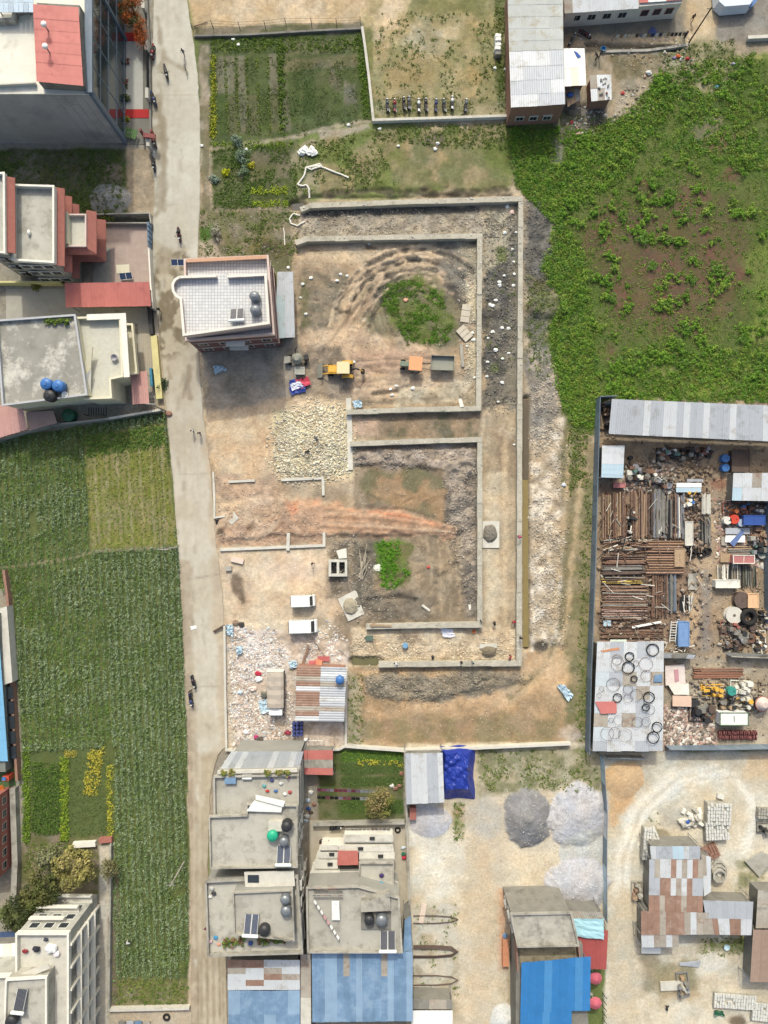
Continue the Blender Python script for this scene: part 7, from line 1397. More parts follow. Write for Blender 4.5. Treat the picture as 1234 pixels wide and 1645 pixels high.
chips('scrap_litter', 'mixed pink and white rubbish heap at the bottom of the scrapyard', 'scrap heap', np.concatenate([inpoly([(1066,1138),(1120,1140),(1148,1165),(1148,1196),(1068,1196)], 1800), inpoly([(1005,748),(1085,745),(1083,790),(1005,790)], 700), inpoly([(1150,805),(1230,805),(1230,910),(1152,908)], 800)]), .1, .75, [(206,176,160),(226,206,196),(190,150,140),(150,130,116),(236,232,226),(180,120,110),(120,104,96),(90,84,80)], flat=.22, power=1.8, gmix=.2)
chips('scrap_litter', 'rusty bits scattered over the scrapyard floor', 'scrap', inpoly([(966,700),(1228,705),(1228,1195),(1068,1195),(1060,1030),(966,1028)], 2600), .06, .5, [(120,96,80),(150,120,100),(90,80,74),(196,180,160),(70,66,64),(176,146,120)], flat=.5, power=2.6)
chips('scrap_litter', 'dark metal scraps among the machines and rods', 'scrap', np.concatenate([inpoly(rc(1004,740,1140,800), 500), inpoly(rc(1096,790,1122,880), 350), inpoly(rc(1156,996,1228,1046), 500), inpoly(rc(1112,1092,1228,1142), 450), inpoly(rc(965,800,1130,1030), 900)]), .12, .7, [(80,74,70),(120,100,86),(150,120,96),(60,58,58),(196,190,182),(140,130,120)], flat=.6, power=2.4, dz=.2)
# ============================================================ BOTTOM RIGHT: block maker's yard
A3 = lambda x, y: (960+x/4.504, 1200+y/4.504)
A4 = lambda x, y: (960+x/4.504, 1400+y/4.504)
fence('pale blue tin fence between the gravel yard and the block yard', [(964,1212),(969,1300),(968,1400),(969,1470)], 12, 2.0, [tin_sky, tin_l, bs2]); fence('grey post-and-panel fence along the top of the block yard', [(972,1212),(1030,1214)], 3, 1.6, [conc])
ps = lambda i, j: random.choice([tin_l, tin_g, tin_r, tin_r, tin_o, tin_l])
roofthing('pale tin strip roof on the block yard shed', [(1044,1359),(1125,1359),(1125,1380),(1046,1380)], (3.9,3.9,3.7,3.7), 9, 1, [tin_l, tin_g, tin_sky])
roofthing('patchwork rusty and pale tin roof of the block yard shed', [(1043,1380),(1130,1380),(1129,1466),(1042,1464)], (3.7,3.7,3.4,3.4), 10, 3, lambda i, j: [[tin_g,tin_o,tin_l,tin_l,tin_r,tin_l,tin_o,tin_l,tin_r,tin_o],[tin_g,tin_g,tin_r,tin_r,tin_l,tin_o,tin_l,tin_r,tin_g,tin_g],[tin_r,tin_r,tin_o,tin_r,tin_r,tin_r,tin_o,tin_r,tin_r,tin_r]][j][i])
roofthing('narrow pale roof at the right of the patchwork shed', [(1126,1372),(1142,1376),(1142,1432),(1131,1440)], (3.3,3.3,3.1,3.1), 2, 2, [tin_l, tin_o])
roofthing('long rust-brown roof across the lower block yard shed', [(1030,1463),(1139,1466),(1139,1501),(1030,1502)], (3.5,3.5,3.2,3.2), 11, 1, lambda i, j: [tin_r, tin_r, tin_r, tin_o, tin_r, tin_r, tin_r, tin_o, tin_l, tin_o, tin_o][i])
roofthing('pale and brown striped roof at the right of the block shed', [(1129,1446),(1210,1448),(1207,1502),(1139,1501)], (3.6,3.6,3.2,3.2), 8, 2, lambda i, j: tin_g if j == 0 else [tin_o, tin_r, tin_l, tin_l, tin_r, tin_r, tin_l, tin_l][i]); roofthing('small pale roof at the lower left of the block shed', [(1030,1502),(1090,1501),(1090,1521),(1031,1522)], (3.1,3.1,2.9,2.9), 6, 1, [tin_o, tin_l, tin_l])
roofthing('weathered slatted roof at the right edge of the block yard', [(1217,1429),(1270,1429),(1270,1491),(1214,1491)], (3.2,3.2,3.,3.), 3, 6, [tin_o, conc], pitch=.5); roofthing('plain brown roof at the right edge low down', [(1210,1493),(1280,1493),(1280,1578),(1205,1577)], (3.4,3.4,3.1,3.1), 5, 1, [pm('tin_dull_brown', (160,130,112), .8, .1)])
blk = pm('cast_block', (206,204,198), .9, .12, 2.)
_bm = MB().obox((0,0), (.36,.5), 0, 0, .26, .92).mesh(); _bm.materials.append(blk)
def blockstack(lab, c, nx, ny, hts, ang, m=None, name='block_stack', sx=.42, sy=.56):
    t = thing(name, lab, 'blocks', P(*c)); t.rotation_euler = (0,0,ang)
    cb_ = link('stack_core', MB().obox((0,0), (nx*sx-.06, ny*sy-.06), 0, 0, hts-.02).mesh(), m or conc, t)
    for i in range(nx):
        for j in range(ny):
            if random.random() < .06: continue
            o = bpy.data.objects.new('block', _bm if m is None else _bm2[m.name]); COL.objects.link(o); o.parent = t; o.location = ((i-(nx-1)/2)*sx+random.uniform(-.03,.03), (j-(ny-1)/2)*sy+random.uniform(-.03,.03), hts); o.rotation_euler = (0,0,random.uniform(-.05,.05))
    return t
_bm2 = {}
for m in (brick, conc): q = _bm.copy(); q.materials.clear(); q.materials.append(m); _bm2[m.name] = q
blockstack('upper large stack of pale cast concrete blocks', (1149,1302), 9, 6, 1.3, R(-2)); blockstack('lower large stack of pale cast concrete blocks', (1147,1330), 9, 5, 1.1, R(3)); blockstack('narrow tilted stack of pale blocks left of the patchwork shed', (1037,1350), 4, 9, 1.2, R(-4)); blockstack('slanting row of pale blocks beside the wet patch', (1048,1340), 3, 6, .9, R(22)); blockstack('pile of reddish bricks below the block stacks', (1140,1367), 6, 4, .4, R(25), brick); blockstack('long rows of white pipe-like blocks at the bottom right', (1178,1605), 16, 4, .5, R(-4)); blockstack('second row of white blocks at the bottom right edge', (1222,1622), 8, 5, .5, R(-6)); blockstack('stack of grey planks at the right edge', (1226,1304), 6, 3, .7, R(-5), conc)
t = thing('sack_heap', 'heap of pale cement sacks left of the block stacks', 'sacks', P(1106,1312))
for k in range(26): c = (1090+random.uniform(0,34), 1300+random.uniform(0,26)); part(t, 'sack', MB().obox(P(*c), (1.,.6), random.uniform(0,3), .05, .35+random.random()*.6, .8), random.choice([conc_l, offwhite, conc]), bevel=.06)
part(t, 'blue_bag', MB().ell((*P(1101,1316),1.), (.35,.3,.15), 8, 5), MATS['blue_tarp'])
t = thing('concrete_ring', 'octagonal pale concrete ring stack right of the shed', 'concrete rings', P(1156,1405))
for k in range(3): q = elp(1157, 1398+k*5, 12-k, 12-k, 22, 8); part(t, 'ring', MB().wall(PQ(q, .8+k*.3), .3, .05+k*.45, .45+k*.45, closed=True), conc); 
part(t, 'cover', MB().prism(PQ(elp(1157,1398,9,9,22,8)), .3, .5), conc_l)
solo('slab', 'large tilted grey concrete slab at the right of the block yard', 'slab', MB().slab([(*P(a,b),z) for a, b, z in ((1195,1382,.5),(1220,1364,.9),(1246,1380,.8),(1218,1407,.4))], .3), conc); solo('block', 'single pale block with red earth beside the stacks', 'block', MB().obox(P(1156,1278), (1.0,.7), -.3, .05, .5), blk)
machine('old grey conveyor machine standing alone in the block yard', (1096,1580), 1.8, 3.8, .1, [conc_d, steel, conc, wood], n=8); machine('rusty bits and bottles left of the patchwork shed', (1022,1430), 1.6, 3., 0, [rust2, conc, steel, wood], n=8); machine('black and yellow pump at the right edge of the block yard', (1226,1328), 2.2, 1.6, 0, [dark, yel, conc_d], n=7)
solo('bathtub', 'white tub beside the small pale roof', 'tub', MB().prism(PQ(rc(1033,1524,1061,1533),.8), .1, .7, PQ(rc(1031,1523,1063,1534),.9)), white, bevel=.1); solo('board', 'long grey board lying in the block yard', 'board', MB().obox(P(1078,1582), (3.6,1.4), .05, .05, .35), conc_l); solo('board', 'grey sheet with pale rubble behind the conveyor', 'board', MB().slab([(*P(1090,1545),.2),(*P(1124,1540),.5),(*P(1122,1552),.3),(*P(1092,1550),.2)], .06), tin_g)
solo('washtub', 'pale blue basin on the weeds below the striped roof', 'tub', MB().lathe(*P(1166,1520), [(.3,.05),(.5,.4),(.46,.4),(.27,.1)], 14), tin_sky); solo('tarpaulin', 'dark green tarpaulin at the left end of the white rows', 'tarpaulin', cloth_mesh([(1145,1620),(1160,1620),(1162,1630),(1146,1629)], 5, .3, .3, 1), tank_dgreen)
t = thing('dog', 'black dog standing on the bare ground of the block yard', 'dog', P(1070,1617)); x, y = P(1070,1617)
me_ = MB().ell((x,y,.48), (.16,.42,.17), 10, 6).ell((x+.1,y+.5,.68), (.1,.17,.11), 8, 5).tube([(x+.04,y+.3,.55),(x+.1,y+.46,.66)], .1, 6).tube([(x-.03,y-.38,.52),(x-.12,y-.65,.7)], [.04,.02], 5)
for a in (-.1,.1):
    for b in (-.28,.26): me_.tube([(x+a,y+b,.45),(x+a,y+b+.02,.24),(x+a,y+b,.02)], [.07,.04,.04], 5)
part(t, 'body', me_, black, smooth=True)
# ============================================================ gravel yard, blue roof building
roofthing('pale grey tin shed roof beside the bright blue tarpaulin', [(651,1210),(711,1209),(714,1289),(653,1292)], (3.6,3.6,3.3,3.3), 7, 1, [tin_g, tin_l], pitch=.25)
t = thing('tarpaulin', 'bright blue tarpaulin covering a stack beside the grey shed', 'tarpaulin', P(734,1240)); btp = pm('tarp_ultramarine', (32,58,168), .35, .12, .8)
n = 30; vs = []
for j in range(n+1):
    for i in range(n+1):
        u, v = i/n, j/n; e = min(1, 6*min(u, 1-u, v, 1-v)); x, y = P(706+u*56+1.5*math.sin(v*9), 1198+v*85+1.2*math.sin(u*8), 2.4*e+.2); vs.append((x, y, .15+2.1*e+.14*math.sin(u*7+v*5)*e+.5*e*(float(vnoise(np.array(u*9.), np.array(v*14.), 1., 3))-.5)+random.uniform(-.04,.04)))
part(t, 'cover', MB().add(vs, [(j*(n+1)+i, (j+1)*(n+1)+i, (j+1)*(n+1)+i+1, j*(n+1)+i+1) for j in range(n) for i in range(n)]), btp); part(t, 'stacked_load', MB().prism(PQ(rc(720,1216,748,1268),2), 0, 1.4), wood)
t = thing('boundary_wall', 'long grey wall between the site and the gravel yard', 'wall', P(760,1198)); part(t, 'wall', MB().wall(PQ([(556,1196),(650,1203),(762,1199),(915,1192)]), .4, -.1, 1.0), conc_l)
t = thing('boundary_wall', 'grey wall with brick end at the left of the gravel yard', 'wall', P(655,1370)); part(t, 'wall', MB().wall(PQ([(650,1205),(653,1300),(656,1400),(659,1480),(661,1600)]), .3, -.1, 1.4), conc); part(t, 'brick_pier', MB().prism(PQ(rc(658,1293,668,1312)), 0, 1.2), brickred)
for k, (y0, y1, nlp) in enumerate(((1470,1482,1),(1518,1537,4),(1566,1581,1))):
    mb = MB()
    for q in range(nlp):
        d_ = q*1.2; mb.tube([(*P(a,b),.2+q*.06) for a, b in ((664,y0+d_),(700,y0+d_),(725,y0+2+d_),(736-d_,(y0+y1)/2),(724,y1-2-d_),(700,y1-d_),(664,y1-d_))], .09, 5)
    solo('rebar_loop', ('upper single', 'thick middle', 'lower single')[k] + ' rusty bent rebar loop in the gravel yard', 'rebar', mb, rust3)
solo('slab', 'pink and blue board lying at the left of the gravel yard', 'board', MB().obox(P(679,1466), (.8,3.1), R(-10), .1, .25), MATS['pink_slab']); solo('brick_pile', 'stack of orange bricks against the grey building wall', 'bricks', MB().prism(PQ([(806,1504),(815,1502),(816,1546),(806,1546)]), 0, 1.1), pm('orange_brick', (214,140,96), .9, .2, 4.)); solo('tarpaulin', 'blue cloth on top of the orange bricks', 'cloth', MB().ell((*P(810,1498),.9), (.45,.55,.2), 8, 5), tin_b)
roofthing('white and grey tin roof at the bottom of the gravel yard', [(661,1622),(727,1622),(727,1690),(661,1690)], (3.2,3.2,3.2,3.2), 1, 6, [tin_w], pitch=.8); roofthing('grey tin strip roof behind the white one', [(662,1604),(726,1606),(727,1621),(661,1621)], (3.,3.,3.1,3.1), 7, 1, [conc_d, tin_o])
H = 7.6
t = house('unfinished_house', 'grey concrete house with part-open upper floor beside the blue roof', PQ([(821,1467),(916,1465),(928,1516),(832,1518)], H), H, conc_d, conc, par=.35, parmat=conc, cat='house')
q = PQ([(833,1519),(930,1517),(950,1690),(820,1690)], H); part(t, 'lower_wall', MB().prism(PQ([(829,1519),(936,1517),(950,1700),(829,1700)], 5.), -.1, 4.9), conc_d)
[part(t, 'room_wall', MB().wall(PQ(q_, 6.5), .2, 4.9, 6.6), brick) for q_ in ([(830,1518),(832,1560)],[(929,1516),(932,1542)])]; part(t, 'room_floor', MB().prism(PQ([(834,1520),(928,1518),(930,1545),(836,1550)], 5.2), 4.9, 5.0), pm('mossy_floor', (150,136,108), .9, .25, 1.2, stain=((104,96,64), .5, .8, .8)))
west = [P(821,1467,H), P(829,1700,5)]; windows(t, P(821,1470,H), P(831,1515,H), (1.2, 4.2), 2, 1.2, 1.3)
t = thing('tin_roof_shed', 'bright blue tin roof over the back of the grey house', 'roof', P(892,1600))
sheetroof(t, [P3(838,1546,6.6), P3(949,1536,6.6), P3(948,1623,6.1), P3(836,1627,6.1)], 9, 1, lambda i, j: tin_bb2 if i % 4 == 3 else tin_bb); sheetroof(t, [P3(836,1627,6.1), P3(918.5,1624,6.1), P3(918,1700,5.7), P3(835,1700,5.7)], 7, 1, lambda i, j: tin_bb2 if i % 4 == 3 else tin_bb); frame_posts(t, PQ([(842,1552),(944,1545),(944,1620),(914,1690)], 6), 6.)
roofthing('dull red tin roof beside the blue one', [(928,1496),(977,1494),(974,1557),(931,1556)], (4.,4.,3.6,3.6), 5, 1, [pm('tin_dull_red', (180,82,76), .6, .08)]); roofthing('grey sheet roof behind the pale blue tarpaulin', [(912,1463),(966,1465),(972,1478),(917,1480)], (4.4,4.4,4.3,4.3), 5, 1, [conc, tin_o])
solo('tarpaulin', 'pale turquoise tarpaulin draped over the red roof edge', 'tarpaulin', (lambda mb: mb)(MB().add(*(lambda n: ([(*P(917+u*53+random.uniform(-1,1), 1475+v*28+6*v*u+random.uniform(-1,1), 4.4), 4.45+random.uniform(0,.15)) for v in np.linspace(0,1,n+1) for u in np.linspace(0,1,n+1)], [(j*(n+1)+i, (j+1)*(n+1)+i, (j+1)*(n+1)+i+1, j*(n+1)+i+1) for j in range(n) for i in range(n)]))(8))), pm('tarp_turquoise', (160,214,224), .4, .06))
for c, lab in (((957.5,1573),'upper pink parasol beside the blue roof'),((957,1613),'lower pink parasol beside the blue roof')):
    x, y = P(*c, 2.4); t = thing('parasol', lab, 'parasol', (x, y, 0)); part(t, 'canopy', MB().lathe(x, y, [(1.05,2.2),(.98,2.28),(.55,2.5),(.08,2.68)], 8), pm('parasol_pink', (206,92,108), .7, .08)); part(t, 'pole', MB().cyl(x, y, 0, 2.7, .03, 6), white); part(t, 'base', MB().cyl(x, y, 0, .08, .25, 10), conc)
t = thing('picket_fence', 'dark railings along the path below the parasols', 'fence', P(970,1620))
for k in range(8): part(t, 'rail', MB().tube([(*P(966,1590+k*10),1.0),(*P(972,1598+k*10),1.0)], .05, 5).cyl(*P(968,1594+k*10), 0, 1., .05, 6), dark)
# ============================================================ BOTTOM MIDDLE HOUSES
H = 9.
A_ = pm('house_grey', (150,148,142), .9, .1, .5); rfa = pm('roof_screed', (180,174,162), .9, .12, .5, stain=((138,132,122), .5, .4, .8))
t = house('grey_terrace_house', 'grey flat-roofed house with white stair cover and green tank', PQ([(346,1246),(479,1243),(479,1316),(347,1318)], H), H, A_, rfa, par=.6, parmat=conc, ledge=conc_l)
q = PQ([(338,1310),(398,1308),(398,1290),(478,1292),(478,1390),(340,1392)], H+1.); part(t, 'upper_wall', MB().prism(PQ([(342,1322),(476,1322),(476,1388),(342,1389)], H), -.2, H+.8), A_)
part(t, 'upper_roof', MB().prism(q, H+.8, H+1.), rfa); part(t, 'upper_parapet', MB().wall(q, .2, H+1., H+1.6, closed=True), conc)
part(t, 'stair_cover', MB().slab([(*P(411,1276,H+2),H+2.2),(*P(458,1287,H+2),H+2.0),(*P(455,1297,H+2),H+1.9),(*P(411,1284,H+2),H+2.1)], .08), tin_w); part(t, 'stair_cover', MB().slab([(*P(408,1287,H+2),H+1.8),(*P(453,1298,H+2),H+1.7),(*P(451,1307,H+2),H+1.6),(*P(395,1305,H+2),H+1.6)], .08), tin_w)
part(t, 'planter_ledge', MB().wall(PQ([(350,1240),(478,1237)], H+.6), .4, H+.3, H+.8), conc_l); windows(t, P(478,1250,H), P(478,1385,H), (1.2,4.2,7.), 5, 1.3, 1.3); 
roofthing('long grey tin roof along the top of the grey terrace house', [(372,1207),(488,1207),(480,1240),(350,1242)], (6.4,6.4,6.,6.), 12, 1, [tin_g, tin_l], wall_m=A_)
solo('tarpaulin', 'square blue sheet on the grey terrace', 'sheet', MB().slab([(*P(a,b,9.6),9.65) for a, b in rc(361,1246,379,1259)], .5), tin_b); solo('white_box', 'white box at the terrace edge beside the blue sheet', 'box', MB().prism(PQ(rc(389,1245,404,1252),9.6), 9.0, 9.6), white); solo('white_box', 'white and lime boards on the corner of the grey terrace', 'boards', MB().prism(PQ(rc(359,1312,393,1318),9.8), 9.0, 9.5), white)
make_tank('bright green water tank on the grey roof', 'water tank', *P(438,1342,11), 10., .78, 1.5, tank_green, .15); make_tank('tall black water tank next to the green one', 'water tank', *P(461,1326,11), 10., .75, 1.7, tank_black, .2); make_tank('dull steel tank between green tank and blue solar heater', 'water tank', *P(456,1352,11), 10., .66, 1.4, tank_grey, .1)
solo('tank_house', 'pale concrete box behind the green tank', 'concrete box', MB().prism(PQ(rc(431,1321,453,1336),11), 10., 10.9), conc_l); make_solar('blue solar water heater beside the tanks of the grey house', *P(456,1372,10.6), 10., 2.0, 2.2, 0., 2, 1)
for k, (px, py, c) in enumerate(((425,1262,(90,160,160)),(437,1253,(70,80,140)),(452,1258,(206,206,206)),(463,1248,(190,80,150)),(430,1270,(200,60,50)),(443,1270,(60,110,180)),(458,1275,(226,226,226)),(466,1272,(180,70,70)))): bag(px, py, .3, c, 'small coloured household item on the grey terrace', 'household_item', 'household item', 'household items on the grey terrace').location = (*P(px, py, 9), 9.0)
# house B
t = house('tank_roof_house', 'flat-roofed house with a raised roof room, solar heater and roof plants', PQ([(333,1413),(478,1406),(486,1526),(337,1530)], H), H, A_, rfa, par=.7, parmat=conc, ledge=conc_l)
q = PQ([(376,1432),(470,1428),(473,1508),(378,1498)], H+2.); part(t, 'upper_wall', MB().prism(q, H, H+1.85), A_); part(t, 'upper_roof', MB().prism(q, H+1.85, H+2.), rfa); part(t, 'upper_parapet', MB().wall(q, .2, H+2., H+2.5, closed=True), conc)
part(t, 'roof_beam', MB().prism(PQ([(392,1402),(472,1400),(474,1424),(394,1426)], H+1.2), H+.9, H+1.1), conc_l); part(t, 'skylight', MB().prism(PQ(rc(398,1406,416,1418),H+1.2), H+1.1, H+1.2), glass); part(t, 'stair_rail', MB().tube([(*P(437,1498,H+2),H+2.6),(*P(460,1508,H+2),H+2.6),(*P(471,1506,H+2),H+2.6)], .06, 5), conc_d); windows(t, P(484,1412,H), P(484,1520,H), (1.2,4.2,7.), 4, 1.3, 1.3)
make_tank('upper of two steel tanks on the raised roof room', 'water tank', *P(458,1445,12), 11., .66, 1.4, tank_grey, .1); make_tank('lower of two steel tanks on the raised roof room', 'water tank', *P(459,1464,12), 11., .72, 1.4, tank_grey, .1); make_tank('black water tank on an iron stand at the roof plants', 'water tank', *P(424,1497,12), 9., .8, 1.8, tank_black, 1.4); make_solar('blue solar water heater on the raised roof room', *P(404,1484,11.6), 11., 2.0, 2.4, -.05, 2, 1)
for k, (px, py, c, r_) in enumerate(((341,1426,(190,190,190),.35),(344,1434,(60,60,64),.4),(338,1440,(214,214,214),.3),(347,1505,(60,150,200),.35),(338,1511,(200,160,170),.35),(352,1516,(214,140,110),.3),(331,1491,(120,40,60),.3),(403,1514,(50,90,160),.35))): bag(px, py, r_, c, 'pot or bundle at the parapet of the tank roof house', 'household_item', 'household item', 'items on the tank roof house').location = (*P(px, py, 9), 9.0)
# house C and its yard rooms
t = house('courtyard_house', 'grey flat-roofed house with laundry and solar heater on its roof', PQ([(494,1424),(576,1422),(640,1440),(645,1526),(496,1526)], 7.), 7., A_, rfa, par=.5, parmat=conc, ledge=conc_l)
part(t, 'roof_room', MB().prism(PQ([(580,1452),(626,1436),(628,1464),(580,1466)], 8.6), 7., 8.5), conc); part(t, 'stair', MB().slab([(*P(588,1442,8),7.2),(*P(626,1430,8),8.8),(*P(628,1436,8),8.8),(*P(590,1452,8),7.2)], .2), conc); part(t, 'tank_plinth', MB().prism(PQ(rc(580,1467,628,1494),7.6), 7., 7.4), conc_d)
make_tank('black tank on the plinth of the laundry roof', 'water tank', *P(593,1482,9), 7.4, .7, 1.5, tank_black, 0); make_tank('pale grey tank on the plinth of the laundry roof', 'water tank', *P(613,1482,9), 7.4, .8, 1.6, tank_grey, 0); make_solar('white-framed solar water heater at the corner of the laundry roof', *P(623,1510,7.6), 7., 2.3, 2.3, 0, 2, 1, solar_d)
tw_ = [cloth((240,240,240)), cloth((214,150,160)), cloth((236,236,236)), cloth((60,70,100)), cloth((226,110,60))]
t = thing('washing_line', 'white sheets and towels drying across the laundry roof', 'washing line', P(525,1470,8)); part(t, 'line', MB().tube([(*P(503,1446,8),8.3),(*P(546,1512,8),8.3)], .02, 4), dark)
for k in range(8): a = (504+k*5.2, 1447+k*8); part(t, 'garment', MB().slab([(*P(a[0],a[1],8),8.28),(*P(a[0]+3.6,a[1]+5.6,8),8.28),(*P(a[0]+5.,a[1]+4.8,8),7.8),(*P(a[0]+1.6,a[1]-.6,8),7.8)], .03), tw_[[0,2,0,1,1,0,2,0][k]])
part(t, 'sheet', MB().slab([(*P(533,1446,8),8.2),(*P(545,1446,8),8.2),(*P(546,1480,8),7.7),(*P(533,1480,8),7.7)], .03), tw_[0])
t = thing('washing_line', 'two rows of coloured clothes along the top of the laundry roof', 'washing line', P(527,1432,8))
for r_, y0 in ((0,1428),(1,1438)):
    part(t, 'line', MB().tube([(*P(502,y0,8),8.2),(*P(552,y0,8),8.2)], .02, 4), dark)
    for k in range(8): part(t, 'garment', MB().slab([(*P(503+k*6,y0,8),8.2),(*P(508+k*6,y0,8),8.2),(*P(508+k*6,y0+3.5,8),7.5),(*P(503+k*6,y0+3.5,8),7.5)], .03), cloth(random.choice([(214,160,160),(206,110,80),(60,66,90),(44,44,50),(214,210,206),(110,120,150)])))
rows = (((507,1341),(598,1353),'uppermost pale concrete room roof in the courtyard'),((515,1358),(632,1368),'second pale concrete room roof in the courtyard'),((511,1366),(543,1378),'short left concrete room roof in the courtyard'),((506,1381),(543,1395),'third pale concrete room roof in the courtyard'),((499,1398),(546,1411),'lowest pale concrete room roof in the courtyard'),((552,1341),(632,1352),'upper right pale room roof in the courtyard'),((577,1369),(634,1381),'dark-edged room roof right of the red roof'))
for (a, b), (c, d), lab in rows:
    if a == 507: continue
    t = thing('room_block', lab, 'room', P((a+c)/2, (b+d)/2)); part(t, 'wall', MB().prism(PQ(rc(a+1,b+1,c-1,d+2),3), -.1, 2.9), offwhite); part(t, 'roof', MB().prism(PQ(rc(a,b,c,d),3), 2.9, 3.05), conc_l); part(t, 'vent', MB().obox(P((a+c)/2+6,(b+d)/2,3.1), (.8,.4), 0, 3.05, 3.3), dark)
roofthing('small bright red tin roof among the courtyard rooms', [(543,1366),(575,1366),(576,1389),(542,1390)], (3.6,3.6,3.3,3.3), 3, 1, [tin_red]); t = thing('room_block', 'square grey terrace right of the red roof with stairs', 'room', P(606,1400)); part(t, 'wall', MB().prism(PQ(rc(578,1384,632,1432),4), -.1, 3.9), A_); part(t, 'roof', MB().prism(PQ(rc(578,1384,632,1432),4), 3.9, 4.05), rfa); part(t, 'parapet', MB().wall(PQ([(578,1432),(578,1384),(632,1384),(632,1432)],4), .2, 4.05, 4.6), conc)
struct('yard_floor', MB().prism(PQ([(497,1318),(650,1318),(656,1530),(497,1440)]), -.2, .06), pm('yard_earth', (184,170,148), .9, .12, .8)); t = thing('garden_wall', 'grey wall between the kitchen garden and the courtyard rooms', 'wall', P(575,1318)); part(t, 'wall', MB().wall(PQ([(503,1320),(650,1317)]), .35, -.1, 1.3), conc)
bike(541,1326, R(10), 'dark motorcycle at the top of the courtyard, left of the clothes', None); bike(525,1348, R(5), 'maroon motorcycle beside the uppermost courtyard room', 'maroon')
t = thing('washing_line', 'dark and pale clothes along the wall above the courtyard rooms', 'washing line', P(585,1325)); part(t, 'line', MB().tube([(*P(550,1325),1.6),(*P(628,1323),1.6)], .02, 4), dark)
for k in range(12): part(t, 'garment', MB().slab([(*P(551+k*6.4,1324.5),1.58),(*P(556+k*6.4,1324.5),1.58),(*P(556+k*6.4,1328),.9),(*P(551+k*6.4,1328),.9)], .03), cloth(random.choice([(60,62,72),(150,80,70),(90,90,100),(206,200,196),(120,130,150)])))
for px, py, c, s_, lab in ((648,1370,(40,110,80),.4,'green bucket at the courtyard wall'),(649,1376,(214,50,70),.35,'red bucket at the courtyard wall'),(648,1360,(200,220,226),.35,'pale bucket at the courtyard wall'),(612,1418,(60,160,190),.5,'turquoise bundle on the square grey terrace'),(604,1422,(170,60,60),.4,'red bundle on the square grey terrace'),(613,1405,(60,40,110),.35,'violet bucket on the square grey terrace')): bag(px, py, s_, c, lab, 'bucket_bundle', 'bundle').location = (*P(px, py, 4 if px < 640 else 0), 4.05 if px < 640 else .1)
# kitchen garden
t = roofthing('small red tin roof with a grey middle strip by the garden', [(488,1205),(535,1205),(535,1245),(489,1244)], (3.,3.,2.7,2.7), 1, 3, lambda i, j: [tin_red, conc, tin_red][j], pitch=.4); t = thing('washing_line', 'pink and white laundry hung in two rows across the kitchen garden', 'washing line', P(560,1270))
for r_, y0 in ((0,1260),(1,1272)):
    part(t, 'line', MB().tube([(*P(510,y0),1.7),(*P(606,y0+3),1.7)], .02, 4), dark)
    for k in range(14):
        px = 511+k*6.8; part(t, 'garment', MB().slab([(*P(px,y0+k*.2),1.7),(*P(px+6,y0+k*.2),1.7),(*P(px+6,y0+7+k*.2),1.1),(*P(px,y0+7+k*.2),1.1)], .03), cloth(random.choice([(206,60,80),(214,150,190),(226,200,214),(230,120,150),(190,80,110)] if r_ == 0 else [(40,36,40),(50,44,50),(206,170,200),(226,214,226),(190,90,110)]) if k < 10 else (222,220,226)))
frame_posts(t, PQ([(510,1260),(606,1263),(510,1272),(606,1275)]), 1.75, wood, .05)
for k, (px, py) in enumerate(((495,1285),(496,1298),(493,1310),(505,1292),(500,1304),(492,1318),(500,1272),(642,1262),(636,1266),(630,1262),(645,1242))): bag(px, py, .4, random.choice([(150,100,80),(60,90,150),(206,204,200),(90,70,60),(170,190,200)]), 'small household clutter beside the kitchen garden', 'household_item', 'household item', 'clutter round the kitchen garden')
# tin roofs at the bottom
t = roofthing('patched pale and rust tin roof below the tank roof house', [(366,1541),(482,1541),(482,1590),(366,1590)], (5.2,5.2,5.2,5.2), 4, 5, lambda i, j: tin_r if (i, j) in ((0,0),(1,0),(2,2),(1,3),(0,2),(1,4)) and random.random() < .8 else random.choice([tin_o, tin_l, tin_l]), pitch=.3); roofthing('blue tin roof at the bottom left of the middle block', [(367,1590.5),(482,1590.5),(482,1700),(367,1700)], (5.1,5.1,4.8,4.8), 6, 3, lambda i, j: tin_b2 if (i+2*j) % 5 == 0 else tin_b, pitch=.3); roofthing('narrow grey strip roof between the two blue roofs', [(483,1532),(500,1532),(500,1700),(483,1700)], (5.,5.,5.,5.), 1, 5, [tin_o, conc_l])
t = roofthing('large blue tin roof below the laundry house', [(501,1528),(663,1528),(663,1640),(502,1642)], (5.6,5.6,5.4,5.4), 16, 3, lambda i, j: (tin_o if (j == 0 and i in (5, 11)) else (tin_b2 if i in (2, 3, 7, 12, 15) else tin_b)), pitch=.25); roofthing('blue tin strip at the wall right of the laundry house', [(650,1478),(660,1470),(662,1528),(648,1528)], (5.,5.,5.,5.), 1, 2, [tin_b])
